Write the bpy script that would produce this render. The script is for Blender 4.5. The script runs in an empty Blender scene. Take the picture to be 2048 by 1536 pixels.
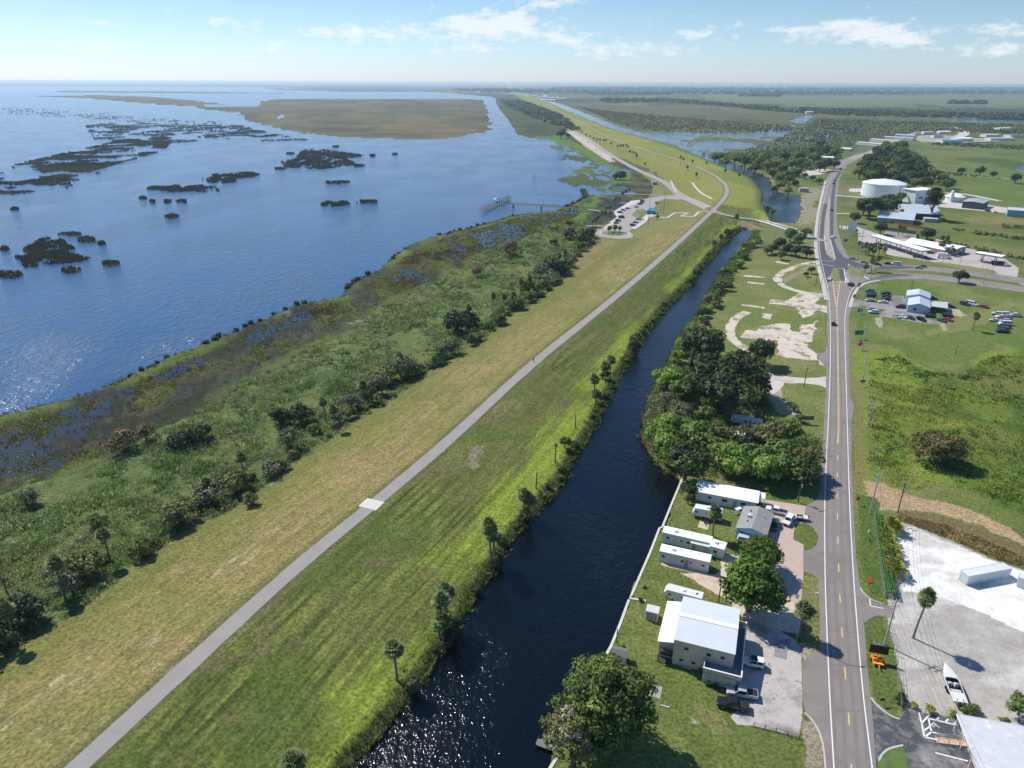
import bpy, bmesh, math, random
import numpy as np
from mathutils import Matrix, Vector
from mathutils.geometry import delaunay_2d_cdt, tessellate_polygon
R = math.radians
rnd = random.Random(7)
nr = np.random.default_rng(11)
S = bpy.context.scene
COL = S.collection

# ---------------------------------------------------------------- camera, sky, sun, exposure
FPX, HC = 1420.0, 105.0
PITCH, ROLL = math.atan((768 - 165) / FPX), R(0.22)
cp, sp, cr, sr = math.cos(PITCH), math.sin(PITCH), math.cos(ROLL), math.sin(ROLL)
RIGHT, UP, FWD = Vector((1, 0, 0)), Vector((0, sp, cp)), Vector((0, cp, -sp))
cd = bpy.data.cameras.new('camera'); cam = bpy.data.objects.new('camera', cd); COL.objects.link(cam)
cd.sensor_fit = 'HORIZONTAL'; cd.sensor_width = 36; cd.lens = FPX / 2048 * 36
cd.clip_start = 1; cd.clip_end = 200000
r2, u2 = RIGHT * cr + UP * sr, -RIGHT * sr + UP * cr
m = Matrix((r2, u2, -FWD)).transposed().to_4x4(); m.translation = (0, 0, HC)
cam.matrix_world = m; S.camera = cam

SUN_AZ, SUN_EL = R(-47), R(47.5)          # azimuth from +Y towards +X
W = bpy.data.worlds.new('World'); S.world = W; W.use_nodes = True
wt = W.node_tree; wt.nodes.clear()
def wn(t, **k):
    n = wt.nodes.new(t)
    for a, b in k.items(): setattr(n, a, b)
    return n
sky = wn('ShaderNodeTexSky', sky_type='NISHITA', sun_disc=False, sun_elevation=SUN_EL, sun_rotation=SUN_AZ,
         altitude=0, air_density=1.0, dust_density=0.2, ozone_density=3.0)
bg = wn('ShaderNodeBackground'); wo = wn('ShaderNodeOutputWorld')
SKY_STRENGTH = 0.11
tc = wn('ShaderNodeTexCoord')
sep = wn('ShaderNodeSeparateXYZ'); wt.links.new(tc.outputs['Generated'], sep.inputs[0])
def wmath(op, a, b=None, clamp=False):
    n = wn('ShaderNodeMath', operation=op, use_clamp=clamp)
    for i, v in enumerate((a, b)):
        if v is None: continue
        if isinstance(v, (int, float)): n.inputs[i].default_value = v
        else: wt.links.new(v, n.inputs[i])
    return n.outputs[0]
# cumulus banks low over the horizon: noise in azimuth / elevation, gathered round a few bearings
az = wmath('ARCTAN2', sep.outputs['X'], sep.outputs['Y'])
el = wmath('ARCSINE', sep.outputs['Z'])
cmb = wn('ShaderNodeCombineXYZ')
wt.links.new(wmath('MULTIPLY', az, 34.0), cmb.inputs[0]); wt.links.new(wmath('MULTIPLY', el, 78.0), cmb.inputs[1])
nz = wn('ShaderNodeTexNoise'); nz.inputs['Scale'].default_value = 1.25; nz.inputs['Detail'].default_value = 9; nz.inputs['Roughness'].default_value = 0.62
wt.links.new(cmb.outputs[0], nz.inputs['Vector'])
BANKS = [  # photo x, y, half width px, half height px, weight
    (1010, 40, 75, 20, .30), (955, 62, 110, 20, .27), (760, 68, 70, 12, .28), (640, 66, 50, 12, .26), (480, 60, 40, 11, .24),
    (190, 92, 60, 10, .22), (1130, 75, 50, 12, .24), (1210, 103, 60, 14, .22), (930, 96, 70, 10, .2), (1640, 56, 90, 15, .3),
    (1760, 58, 60, 14, .26), (1800, 78, 60, 12, .26), (2015, 56, 60, 12, .26), (1400, 66, 60, 12, .22), (1110, 6, 70, 8, .27),
    (1300, 95, 80, 12, .18), (540, 95, 60, 10, .18), (200, 46, 30, 7, .2), (1950, 100, 60, 10, .16), (2030, 95, 50, 12, .18), (430, 42, 25, 7, .2), (915, 42, 25, 7, .2)]
tot = None
for (bx, by, hw, hh, wgt) in BANKS:
    d = (RIGHT * ((bx - 1024) / FPX) + UP * ((768 - by) / FPX) + FWD).normalized()
    a0, e0 = math.atan2(d.x, d.y), math.asin(d.z)
    x = wmath('DIVIDE', wmath('SUBTRACT', az, a0), hw / FPX); y = wmath('DIVIDE', wmath('SUBTRACT', el, e0), hh / FPX)
    q = wmath('ADD', wmath('MULTIPLY', x, x), wmath('MULTIPLY', y, y))
    g = wmath('MULTIPLY', wmath('EXPONENT', wmath('MULTIPLY', q, -0.9)), wgt)
    tot = g if tot is None else wmath('ADD', tot, g)
ramp = wn('ShaderNodeMapRange'); ramp.inputs['From Min'].default_value = 0.63; ramp.inputs['From Max'].default_value = 0.86
wt.links.new(wmath('ADD', nz.outputs['Fac'], tot), ramp.inputs['Value'])
mixc = wn('ShaderNodeMixRGB'); wt.links.new(wmath('MULTIPLY', ramp.outputs[0], 0.7), mixc.inputs['Fac'])
mixc.inputs['Color2'].default_value = (8.6, 8.7, 8.9, 1)
tintr = wn('ShaderNodeValToRGB'); wt.links.new(wmath('DIVIDE', el, math.pi / 2, True), tintr.inputs['Fac'])
for i, (p_, c_) in enumerate(((0, (.78, .93, 1.36)), (.022, (.79, .93, 1.22)), (.05, (.75, .88, 1.04)), (.1, (.67, .85, 1.06)), (.3, (.54, .85, 1.18)), (1, (.64, .88, 1.08)))):
    e_ = tintr.color_ramp.elements[i] if i < 2 else tintr.color_ramp.elements.new(p_)
    e_.position = p_; e_.color = (*c_, 1)
hz_ = wn('ShaderNodeMixRGB', blend_type='MULTIPLY'); hz_.inputs['Fac'].default_value = 1.0
wt.links.new(sky.outputs[0], hz_.inputs['Color1']); wt.links.new(tintr.outputs[0], hz_.inputs['Color2'])
wt.links.new(hz_.outputs[0], mixc.inputs['Color1']); wt.links.new(mixc.outputs[0], bg.inputs['Color']); bg.inputs['Strength'].default_value = SKY_STRENGTH
wt.links.new(bg.outputs[0], wo.inputs['Surface'])

sl = bpy.data.lights.new('sun', 'SUN'); sl.energy = 4.8; sl.angle = R(0.5); sl.color = (1, .955, .88)
so = bpy.data.objects.new('sun', sl); COL.objects.link(so)
SUNDIR = Vector((math.sin(SUN_AZ) * math.cos(SUN_EL), math.cos(SUN_AZ) * math.cos(SUN_EL), math.sin(SUN_EL)))
so.rotation_euler = SUNDIR.to_track_quat('Z', 'Y').to_euler()
S.view_settings.view_transform = 'Standard'; S.view_settings.look = 'None'; S.view_settings.exposure = 0.08; S.view_settings.gamma = 1
try:
    S.cycles.use_denoising = True; S.cycles.max_bounces = 6; S.cycles.volume_bounces = 1; S.cycles.caustics_reflective = False
    S.cycles.sample_clamp_indirect = 4
except Exception: pass

# ---------------------------------------------------------------- small numpy toolbox
def vn(x, y, seed=0):
    xi = np.floor(x).astype(np.int64); yi = np.floor(y).astype(np.int64); fx = x - xi; fy = y - yi
    fx = fx * fx * (3 - 2 * fx); fy = fy * fy * (3 - 2 * fy)
    def hsh(a, b):
        h = (a * 374761393 + b * 668265263 + seed * 1274126177) & 0xffffffff
        h = ((h ^ (h >> 13)) * 1274126177) & 0xffffffff
        return ((h ^ (h >> 16)) & 0xffff) / 65535.0
    return (hsh(xi, yi) * (1 - fx) + hsh(xi + 1, yi) * fx) * (1 - fy) + (hsh(xi, yi + 1) * (1 - fx) + hsh(xi + 1, yi + 1) * fx) * fy
def fbm(x, y, seed=0, o=4):
    s = np.zeros_like(x); a = .5; t = 0
    for k in range(o):
        s += a * vn(x, y, seed + k); t += a; x = x * 2.03 + 17.1; y = y * 2.03 - 9.7; a *= .5
    return s / t
def inpoly(x, y, P):
    P = np.asarray(P); r = np.zeros(x.shape, bool)
    lo, hi = P.min(0), P.max(0)
    sel = np.nonzero((x > lo[0]) & (x < hi[0]) & (y > lo[1]) & (y < hi[1]))[0]
    if not len(sel): return r
    xs, ys = x[sel], y[sel]; c = np.zeros(len(sel), bool)
    for (x1, y1), (x2, y2) in zip(P, np.roll(P, -1, 0)):
        if y1 == y2: continue
        c ^= ((y1 > ys) != (y2 > ys)) & (xs < (x2 - x1) * (ys - y1) / (y2 - y1) + x1)
    r[sel] = c
    return r
def dline(x, y, P, signed=False):
    P = np.asarray(P, float); best = np.full(x.shape, 1e18); sg = np.ones(x.shape)
    for a, b in zip(P[:-1], P[1:]):
        d = b - a; L = max(d @ d, 1e-9)
        t = np.clip(((x - a[0]) * d[0] + (y - a[1]) * d[1]) / L, 0, 1)
        q = (x - a[0] - t * d[0]) ** 2 + (y - a[1] - t * d[1]) ** 2
        k = q < best; best[k] = q[k]
        if signed:
            cz = d[0] * (y - a[1]) - d[1] * (x - a[0]); sg[k] = np.where(cz[k] > 0, -1, 1)
    best = np.sqrt(best)
    return best * sg if signed else best
def lin(c):
    c = np.asarray(c, float) / 255
    return np.where(c <= .04045, c / 12.92, ((c + .055) / 1.055) ** 2.4)
def ray(px, py):
    u, v = (px - 1024) / FPX, (768 - py) / FPX
    u, v = cr * u - sr * v, sr * u + cr * v
    return u, cp + v * sp, -sp + v * cp
def atz(px, py, z=0.0):
    d = ray(px, py); t = (z - HC) / d[2]
    return (d[0] * t, d[1] * t)
def pz(pts, z=0.0): return [atz(a, b, z) for a, b in pts]

# ---------------------------------------------------------------- levee, canal, lake: plan shapes (traced on the photo, laid on the ground)
WZ, CREST = -0.8, 6.0
PATH = [(160, 1530), (350, 1355), (590, 1135), (743, 1012), (900, 880), (1060, 730), (1200, 620), (1330, 510), (1425, 422), (1448, 398), (1456, 382), (1449, 365), (1424, 347), (1384, 329), (1335, 313), (1290, 300), (1232, 283), (1182, 256), (1130, 228), (1084, 207), (1052, 193)]
path = np.array(pz(PATH, CREST))
path = np.vstack([path[0] + (path[0] - path[1]) * 8, path, path[-1] + (path[-1] - path[-2]) / np.linalg.norm(path[-1] - path[-2]) * 30000])
CL = [(560, 1720), (640, 1620), (700, 1536), (745, 1490), (830, 1385), (880, 1312), (920, 1255), (955, 1190), (1000, 1122), (1040, 1062), (1085, 1012), (1125, 965), (1150, 915), (1180, 870), (1207, 815), (1238, 760), (1256, 725), (1290, 670), (1330, 620), (1380, 570), (1410, 530), (1440, 495), (1470, 466), (1482, 458)]
CR = [(1512, 462), (1495, 490), (1470, 512), (1440, 552), (1420, 585), (1388, 640), (1365, 670), (1345, 710), (1320, 755), (1300, 800), (1290, 840), (1286, 880), (1310, 922), (1340, 948), (1362, 964), (1326, 1054), (1320, 1060), (1264, 1192), (1228, 1290), (1180, 1365), (1120, 1440), (1105, 1500), (1098, 1540), (1060, 1640), (1020, 1720)]
canal = pz(CL + CR, WZ)
UL = [(1548, 446), (1534, 425), (1526, 405), (1527, 385), (1505, 358), (1450, 335), (1400, 313), (1350, 291), (1290, 275), (1230, 260), (1180, 240), (1120, 215), (1076, 197), (1062, 190)]
UR = [(1072, 190), (1095, 200), (1140, 215), (1200, 238), (1250, 257), (1290, 267), (1350, 265), (1430, 266), (1395, 274), (1350, 284), (1392, 300), (1450, 322), (1500, 340), (1538, 356), (1545, 372), (1562, 386), (1600, 392), (1604, 420), (1592, 448)]
canal2 = pz(UL + UR, WZ)
E0 = pz([(560, 1720)], WZ)[0]
west_of_east = np.array([(E0[0], -400)] + pz(CL + UL[:], WZ))
tipd = west_of_east[-1] - west_of_east[-2]; tipd /= np.linalg.norm(tipd)
east = np.vstack([west_of_east, west_of_east[-1] + tipd * 30000, (90000, 90000), (90000, -400)])
SHORE = [(-700, 1150), (-300, 948), (0, 832), (130, 803), (200, 780), (330, 724), (460, 670), (600, 610), (690, 594), (705, 568), (760, 541), (820, 492), (905, 465), (960, 452), (1020, 434), (1062, 427), (1112, 424), (1150, 407), (1172, 395), (1165, 378), (1112, 360), (1150, 346), (1120, 322), (1130, 306), (1096, 292), (1110, 281), (1060, 276), (1036, 270), (1020, 246), (1004, 225), (990, 206), (993, 199), (984, 194), (940, 190), (900, 186), (780, 181), (640, 178), (560, 175), (300, 173)]
shore = np.array(pz(SHORE, WZ))
lake = np.vstack([shore, (-60000, 9000), (-60000, -4000), (-2000, -300)])
ISL = [[(968, 200), (978, 236), (980, 262), (905, 277), (820, 278.5), (700, 276), (600, 266), (540, 253), (495, 241), (470, 226), (392, 217), (398, 212), (470, 212), (518, 212), (522, 201), (560, 197.5), (760, 198), (940, 198)],
       [(50, 192), (200, 190), (300, 193), (390, 201), (455, 208), (392, 213), (330, 211), (180, 197.5)],
       [(-300, 168), (0, 168.4), (150, 168.4), (290, 169.5), (320, 171), (150, 170.5), (0, 171.5), (-300, 172)],
       [(420, 169), (560, 168), (900, 171), (1020, 173), (980, 178), (700, 175), (520, 172)],
       [(120, 181), (420, 183.5), (640, 188), (420, 187), (100, 184.5)], [(520, 176), (760, 179), (900, 183.5), (700, 184), (560, 180)]]
isl = [np.array(pz(i, WZ)) for i in ISL]
SHRUB = [(-300, 1480), (0, 1312), (60, 1272), (160, 1215), (240, 1150), (330, 1082), (400, 1042), (470, 1010), (540, 960), (620, 900), (720, 836), (820, 772), (900, 716), (960, 682), (1010, 642), (1050, 612), (1120, 562), (1160, 512), (1190, 482), (1180, 462)]
shrub_edge = np.array(pz(SHRUB, 1.0))
MARSH_IN = [(-300, 1090), (0, 985), (60, 960), (160, 945), (250, 905), (380, 830), (480, 770), (580, 715), (690, 665), (790, 600), (880, 560), (980, 500), (1060, 470), (1120, 450), (1160, 435)]
marsh_in = np.array(pz(MARSH_IN, 0))

def levee(x, y):
    """height of the ground (no water beds)"""
    z = np.zeros(x.shape)
    ys = np.asarray(y)
    inE = inpoly(x, y, east)
    near = np.nonzero(~inE & (np.abs(x - np.interp(ys, path[:, 1], path[:, 0])) < 320))[0]
    if len(near):
        xs, yy = x[near], y[near]
        d = dline(xs, yy, path, True)
        bank = np.vstack([west_of_east, west_of_east[-1] + tipd * 30000])
        dc = dline(xs, yy, bank)
        a = np.abs(d); hr = np.clip((a - 4) / np.maximum(a - 4 + dc, .1), 0, 1)
        right = CREST * (1 - hr) ** 0.9 - 0.45 * np.clip(1 - dc / 2.2, 0, 1)
        q = np.clip((a - 4) / 40, 0, 1)
        left = CREST * (1 - q) ** 1.15
        z[near] = np.where(d > 0, right, left)
    return z
def hfun(x, y):
    x = np.asarray(x, float).ravel(); y = np.asarray(y, float).ravel()
    return levee(x, y)
def at(px, py, it=5):
    """photo pixel -> point on the ground"""
    z = 0.0
    for _ in range(it):
        x, y = atz(px, py, z); z = .35 * z + .65 * float(hfun([x], [y])[0])
    x, y = atz(px, py, z)
    return Vector((x, y, z))
def pw(pts): return [tuple(at(a, b)[:2]) for a, b in pts]
def p0(pts): return pz(pts, 0)

# ---------------------------------------------------------------- scene-graph helpers
def tag(o, label=None, cat=None, group=None, kind=None):
    if label: o['label'] = label
    if cat: o['category'] = cat
    if group: o['group'] = group
    if kind: o['kind'] = kind
    return o
def thing(name, label, cat, loc=(0, 0, 0), rz=0.0, group=None, sc=None):
    o = bpy.data.objects.new(name, None); COL.objects.link(o); o.location = loc; o.rotation_euler = (0, 0, rz); o.empty_display_size = .5
    if sc: o.scale = (sc, sc, sc) if not isinstance(sc, tuple) else sc
    return tag(o, label, cat, group)
KIDS = {}
def adopt(o, parent):
    o.parent = parent; KIDS.setdefault(parent.as_pointer(), []).append(o)
def copy_tree(o, parent=None):
    c = o.copy(); COL.objects.link(c)
    if parent: adopt(c, parent)
    for ch in KIDS.get(o.as_pointer(), []): copy_tree(ch, c)
    return c
def paint_slot(o, m, i=0):
    o.material_slots[i].link = 'OBJECT'; o.material_slots[i].material = m
class MB:
    def __init__(s): s.v = []; s.f = []; s.mi = []; s.T = Matrix.Identity(4); s.cur = 0
    def at(s, x=0, y=0, z=0, rz=0, rx=0, ry=0):
        s.T = Matrix.Translation((x, y, z)) @ Matrix.Rotation(rz, 4, 'Z') @ Matrix.Rotation(ry, 4, 'Y') @ Matrix.Rotation(rx, 4, 'X'); return s
    def mat(s, i): s.cur = i; return s
    def add(s, vs, fs):
        n = len(s.v); s.v += [tuple(s.T @ Vector(p)) for p in vs]; s.f += [tuple(i + n for i in f) for f in fs]; s.mi += [s.cur] * len(fs); return s
    def box(s, x0, x1, y0, y1, z0, z1):
        return s.add([(x0, y0, z0), (x1, y0, z0), (x1, y1, z0), (x0, y1, z0), (x0, y0, z1), (x1, y0, z1), (x1, y1, z1), (x0, y1, z1)],
                     [(3, 2, 1, 0), (4, 5, 6, 7), (0, 1, 5, 4), (1, 2, 6, 5), (2, 3, 7, 6), (3, 0, 4, 7)])
    def frus(s, b, t, z0, z1):  # b,t = (x0,x1,y0,y1)
        return s.add([(b[0], b[2], z0), (b[1], b[2], z0), (b[1], b[3], z0), (b[0], b[3], z0), (t[0], t[2], z1), (t[1], t[2], z1), (t[1], t[3], z1), (t[0], t[3], z1)],
                     [(3, 2, 1, 0), (4, 5, 6, 7), (0, 1, 5, 4), (1, 2, 6, 5), (2, 3, 7, 6), (3, 0, 4, 7)])
    def quad(s, a, b, c, d): return s.add([a, b, c, d], [(0, 1, 2, 3)])
    def prism(s, pts, z0, z1):
        n = len(pts); vs = [(x, y, z0) for x, y in pts] + [(x, y, z1) for x, y in pts]
        return s.add(vs, [tuple(range(n))[::-1], tuple(range(n, 2 * n))] + [(i, (i + 1) % n, n + (i + 1) % n, n + i) for i in range(n)])
    def prof(s, pts, y0, y1):  # side profile in x,z pushed across y
        n = len(pts); vs = [(x, y0, z) for x, z in pts] + [(x, y1, z) for x, z in pts]
        return s.add(vs, [tuple(range(n)), tuple(range(n, 2 * n))[::-1]] + [((i + 1) % n, i, n + i, n + (i + 1) % n) for i in range(n)])
    def lathe(s, prof, n=16, cap=True):
        vs = []; fs = []
        for r_, z in prof: vs += [(r_ * math.cos(2 * math.pi * k / n), r_ * math.sin(2 * math.pi * k / n), z) for k in range(n)]
        for j in range(len(prof) - 1):
            for k in range(n): fs.append((j * n + k, j * n + (k + 1) % n, (j + 1) * n + (k + 1) % n, (j + 1) * n + k))
        if cap: fs += [tuple(range(n))[::-1], tuple(range((len(prof) - 1) * n, len(prof) * n))]
        return s.add(vs, fs)
    def tube(s, pts, rad, n=6):
        pts = [Vector(p) for p in pts]; rad = rad if hasattr(rad, '__len__') else [rad] * len(pts); vs = []; fs = []
        for i, p in enumerate(pts):
            d = (pts[min(i + 1, len(pts) - 1)] - pts[max(i - 1, 0)]).normalized()
            a = d.orthogonal().normalized() if i == 0 else (a - d * a.dot(d)).normalized(); b = d.cross(a)
            vs += [p + (a * math.cos(2 * math.pi * k / n) + b * math.sin(2 * math.pi * k / n)) * rad[i] for k in range(n)]
        for j in range(len(pts) - 1):
            for k in range(n): fs.append((j * n + k, j * n + (k + 1) % n, (j + 1) * n + (k + 1) % n, (j + 1) * n + k))
        fs += [tuple(range(n))[::-1], tuple(range((len(pts) - 1) * n, len(pts) * n))]
        return s.add(vs, fs)
    def mesh(s, name, mats, smooth=None):
        me = bpy.data.meshes.new(name); me.from_pydata(s.v, [], s.f)
        for m_ in (mats if isinstance(mats, (list, tuple)) else [mats]): me.materials.append(m_)
        if any(s.mi): me.polygons.foreach_set('material_index', s.mi)
        if smooth:
            me.shade_smooth(); me.set_sharp_from_angle(angle=R(smooth))
        me.update(); return me
    def build(s, name, mats, parent=None, smooth=None, bevel=0):
        o = bpy.data.objects.new(name, s.mesh(name, mats, smooth)); COL.objects.link(o)
        if bevel:
            b = o.modifiers.new('edge', 'BEVEL'); b.width = bevel; b.segments = 2; b.limit_method = 'ANGLE'
        if parent: adopt(o, parent)
        return o
def np_mesh(name, v, f, mats, col=None, k=4, mi=None, smooth=False, alpha=None):
    """v (n,3), f (m,k) numpy -> mesh with optional per-vertex colour 'Col'"""
    me = bpy.data.meshes.new(name); v = np.ascontiguousarray(v, np.float32); f = np.ascontiguousarray(f, np.int32)
    me.vertices.add(len(v)); me.vertices.foreach_set('co', v.ravel())
    me.loops.add(f.size); me.loops.foreach_set('vertex_index', f.ravel())
    me.polygons.add(len(f)); me.polygons.foreach_set('loop_start', np.arange(0, f.size, f.shape[1], dtype=np.int32))
    for m_ in (mats if isinstance(mats, (list, tuple)) else [mats]): me.materials.append(m_)
    if mi is not None: me.polygons.foreach_set('material_index', np.ascontiguousarray(mi, np.int32))
    if smooth: me.polygons.foreach_set('use_smooth', np.ones(len(f), bool))
    if col is not None:
        ca = me.color_attributes.new('Col', 'FLOAT_COLOR', 'POINT')
        c4 = np.ones((len(v), 4), np.float32); c4[:, :3] = col
        if alpha is not None: c4[:, 3] = alpha
        ca.data.foreach_set('color', c4.ravel())
    me.update(calc_edges=True); me.validate(); return me
def link(name, me, parent=None):
    o = bpy.data.objects.new(name, me); COL.objects.link(o)
    if parent: adopt(o, parent)
    return o

# ---------------------------------------------------------------- materials
MATS = {}
def M(name, rgb=(128, 128, 128), rough=.75, var=.18, scale=.6, bump=0.0, bscale=None, metal=0.0, spec=.4, attr=False, trans=0.0, detail=6, fine=None, stripe=None, coat=0, tint=None, emit=None, upn=0):
    """procedural material; rgb is the sRGB look of the surface itself. var = strength of noise in its colour"""
    if name in MATS: return MATS[name]
    m_ = bpy.data.materials.new(name); m_.use_nodes = True; t = m_.node_tree; N = t.nodes; L = t.links
    b = N['Principled BSDF']; out = N['Material Output']
    b.inputs['Roughness'].default_value = rough; b.inputs['Metallic'].default_value = metal; b.inputs['Specular IOR Level'].default_value = spec; b.inputs['Coat Weight'].default_value = coat
    co = N.new('ShaderNodeTexCoord').outputs['Object']
    def noise(sc, det=detail, rg=.6):
        n = N.new('ShaderNodeTexNoise'); n.inputs['Scale'].default_value = sc; n.inputs['Detail'].default_value = det; n.inputs['Roughness'].default_value = rg
        L.new(co, n.inputs['Vector']); return n
    def mix(mode, fac, a, bb):
        n = N.new('ShaderNodeMixRGB'); n.blend_type = mode
        for i, v in enumerate((fac, a, bb)):
            if isinstance(v, (int, float)): n.inputs[i].default_value = v
            elif isinstance(v, (tuple, list, np.ndarray)): n.inputs[i].default_value = (*[float(q) for q in v[:3]], 1)
            else: L.new(v, n.inputs[i])
        return n.outputs[0]
    def rng(sock, a, bb, lo, hi):
        n = N.new('ShaderNodeMapRange'); n.inputs['From Min'].default_value = a; n.inputs['From Max'].default_value = bb; n.inputs['To Min'].default_value = lo; n.inputs['To Max'].default_value = hi
        L.new(sock, n.inputs['Value']); return n.outputs[0]
    if attr:
        an = N.new('ShaderNodeAttribute'); an.attribute_name = 'Col'; col = an.outputs['Color']
    else:
        rg_ = N.new('ShaderNodeRGB'); rg_.outputs[0].default_value = (*[float(q) for q in lin(rgb)], 1); col = rg_.outputs[0]
    if tint is not None:  # (rgb, noise scale, lo, hi): patches of a second colour
        for (trgb, tsc, lo, hi) in tint:
            n2 = noise(tsc, 7, .65); col = mix('MIX', rng(n2.outputs['Fac'], lo, hi, 0, 1), col, lin(trgb))
    if var:
        n1 = noise(scale); g = rng(n1.outputs['Fac'], .3, .7, 1 - var, 1 + var); col = mix('MULTIPLY', 1.0, col, g)
        if fine:
            n3 = noise(fine[0], 3); g = rng(n3.outputs['Fac'], .3, .7, 1 - fine[1], 1 + fine[1]); col = mix('MULTIPLY', an.outputs['Alpha'] if attr == 'amount' else 1.0, col, g)
    if stripe:  # (axis, scale, amount): ribs
        w_ = N.new('ShaderNodeTexWave'); w_.bands_direction = stripe[0]; w_.inputs['Scale'].default_value = stripe[1]; L.new(co, w_.inputs['Vector'])
        col = mix('MULTIPLY', 1.0, col, rng(w_.outputs['Fac'], 0, .25, 1 - stripe[2], 1))
    L.new(col, b.inputs['Base Color'])
    if emit: L.new(col, b.inputs['Emission Color']); b.inputs['Emission Strength'].default_value = emit
    if bump:
        n4 = noise(bscale or scale * 3, 8, .7); bp = N.new('ShaderNodeBump'); bp.inputs['Strength'].default_value = bump; bp.inputs['Distance'].default_value = .2
        L.new(n4.outputs['Fac'], bp.inputs['Height']); L.new(bp.outputs[0], b.inputs['Normal'])
    if upn:
        ge = N.new('ShaderNodeNewGeometry'); vm = N.new('ShaderNodeMix'); vm.data_type = 'VECTOR'; vm.inputs[0].default_value = upn; L.new(ge.outputs['Normal'], vm.inputs[4]); vm.inputs[5].default_value = (0, 0, 1)
        nm = N.new('ShaderNodeVectorMath'); nm.operation = 'NORMALIZE'; L.new(vm.outputs[1], nm.inputs[0]); L.new(nm.outputs[0], b.inputs['Normal'])
    if trans:
        tr = N.new('ShaderNodeBsdfTranslucent'); L.new(col, tr.inputs['Color']); mx = N.new('ShaderNodeMixShader'); mx.inputs[0].default_value = trans
        L.new(b.outputs[0], mx.inputs[1]); L.new(tr.outputs[0], mx.inputs[2]); L.new(mx.outputs[0], out.inputs['Surface'])
    MATS[name] = m_; return m_

def ragged(P, step, amp, seed=0):
    """subdivide a world polygon's edge and shake it"""
    out = []; P = [Vector(p) for p in P]
    for i, a in enumerate(P):
        b = P[(i + 1) % len(P)]; n = max(1, int((b - a).length / step))
        for k in range(n): out.append(a.lerp(b, k / n))
    if amp:
        x = np.array([p.x for p in out]); y = np.array([p.y for p in out]); f = .9 / max(step * 2, amp * 3)
        dx = (fbm(x * f, y * f, 5 + seed) - .5) * 4 * amp; dy = (fbm(x * f, y * f, 55 + seed) - .5) * 4 * amp
        out = [(a, b) for a, b in zip(x + dx, y + dy)]
    return [tuple(p[:2]) for p in out]
def sheet(name, P, z, mat, kind='structure', parent=None, holes=(), follow=False):
    """flat patch (or one that follows the ground) from world polygons"""
    loops = [list(P)] + [list(h) for h in holes]
    pts = [Vector(p) for l in loops for p in l]; edges = []; k = 0
    for l in loops:
        edges += [(k + i, k + (i + 1) % len(l)) for i in range(len(l))]; k += len(l)
    v, e, f, *_ = delaunay_2d_cdt(pts, edges, [], 1 if not holes else 2, 1e-5)
    v = np.array([(p.x, p.y) for p in v]); fs = []
    for t in f:
        c = v[list(t)].mean(0); x_, y_ = np.array([c[0]]), np.array([c[1]])
        if inpoly(x_, y_, P)[0] and not any(inpoly(x_, y_, h)[0] for h in holes): fs.append(tuple(t))
    zz = (hfun(v[:, 0], v[:, 1]) if follow else 0) + z
    v3 = np.column_stack([v, np.broadcast_to(zz, len(v))])
    me = bpy.data.meshes.new(name); me.from_pydata(v3.tolist(), [], fs); me.materials.append(mat); me.update()
    for p in me.polygons:
        if p.normal.z < 0: p.flip()
    o = link(name, me, parent)
    if kind: o['kind'] = kind
    return o
def resample(P, step):
    P = [Vector(p) for p in P]; out = [P[0]]
    for a, b in zip(P[:-1], P[1:]):
        n = max(1, int((b - a).length / step)); out += [a.lerp(b, (k + 1) / n) for k in range(n)]
    return out
def smooth_line(P, it=2):
    P = [Vector(p) for p in P]
    for _ in range(it):
        Q = [P[0]]
        for a, b in zip(P[:-1], P[1:]): Q += [a.lerp(b, .25), a.lerp(b, .75)]
        P = Q + [P[-1]]
    return P
def ribbon_pts(P, w):
    """left and right offsets of a 2D line; w number or list"""
    n = len(P); L = []; Rr = []
    for i, p in enumerate(P):
        d = (P[min(i + 1, n - 1)] - P[max(i - 1, 0)]); d = d.normalized(); nrm = Vector((-d.y, d.x)); ww = (w[i] if hasattr(w, '__len__') else w) / 2
        L.append(p + nrm * ww); Rr.append(p - nrm * ww)
    return L, Rr
def ribbon(name, P, w, z, mat, follow=True, kind='structure', parent=None, dash=None, zfun=None):
    P = [Vector(p[:2]) for p in P]; L, Rr = ribbon_pts(P, w); v = []; f = []
    s = 0.0; on = []
    for i in range(len(P) - 1):
        s += (P[i + 1] - P[i]).length; on.append(dash is None or (s % dash[1]) < dash[0])
    A = np.array([tuple(p) for p in L + Rr]); zz = (hfun(A[:, 0], A[:, 1]) if follow else np.zeros(len(A))) + z
    if zfun: zz = np.array([zfun(*a) for a in A]) + z
    v = np.column_stack([A, zz]).tolist(); n = len(P)
    f = [(n + i, n + i + 1, i + 1, i) for i in range(n - 1) if on[i]]
    me = bpy.data.meshes.new(name); me.from_pydata(v, [], f); me.materials.append(mat); me.update()
    o = link(name, me, parent)
    if kind: o['kind'] = kind
    return o
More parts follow.
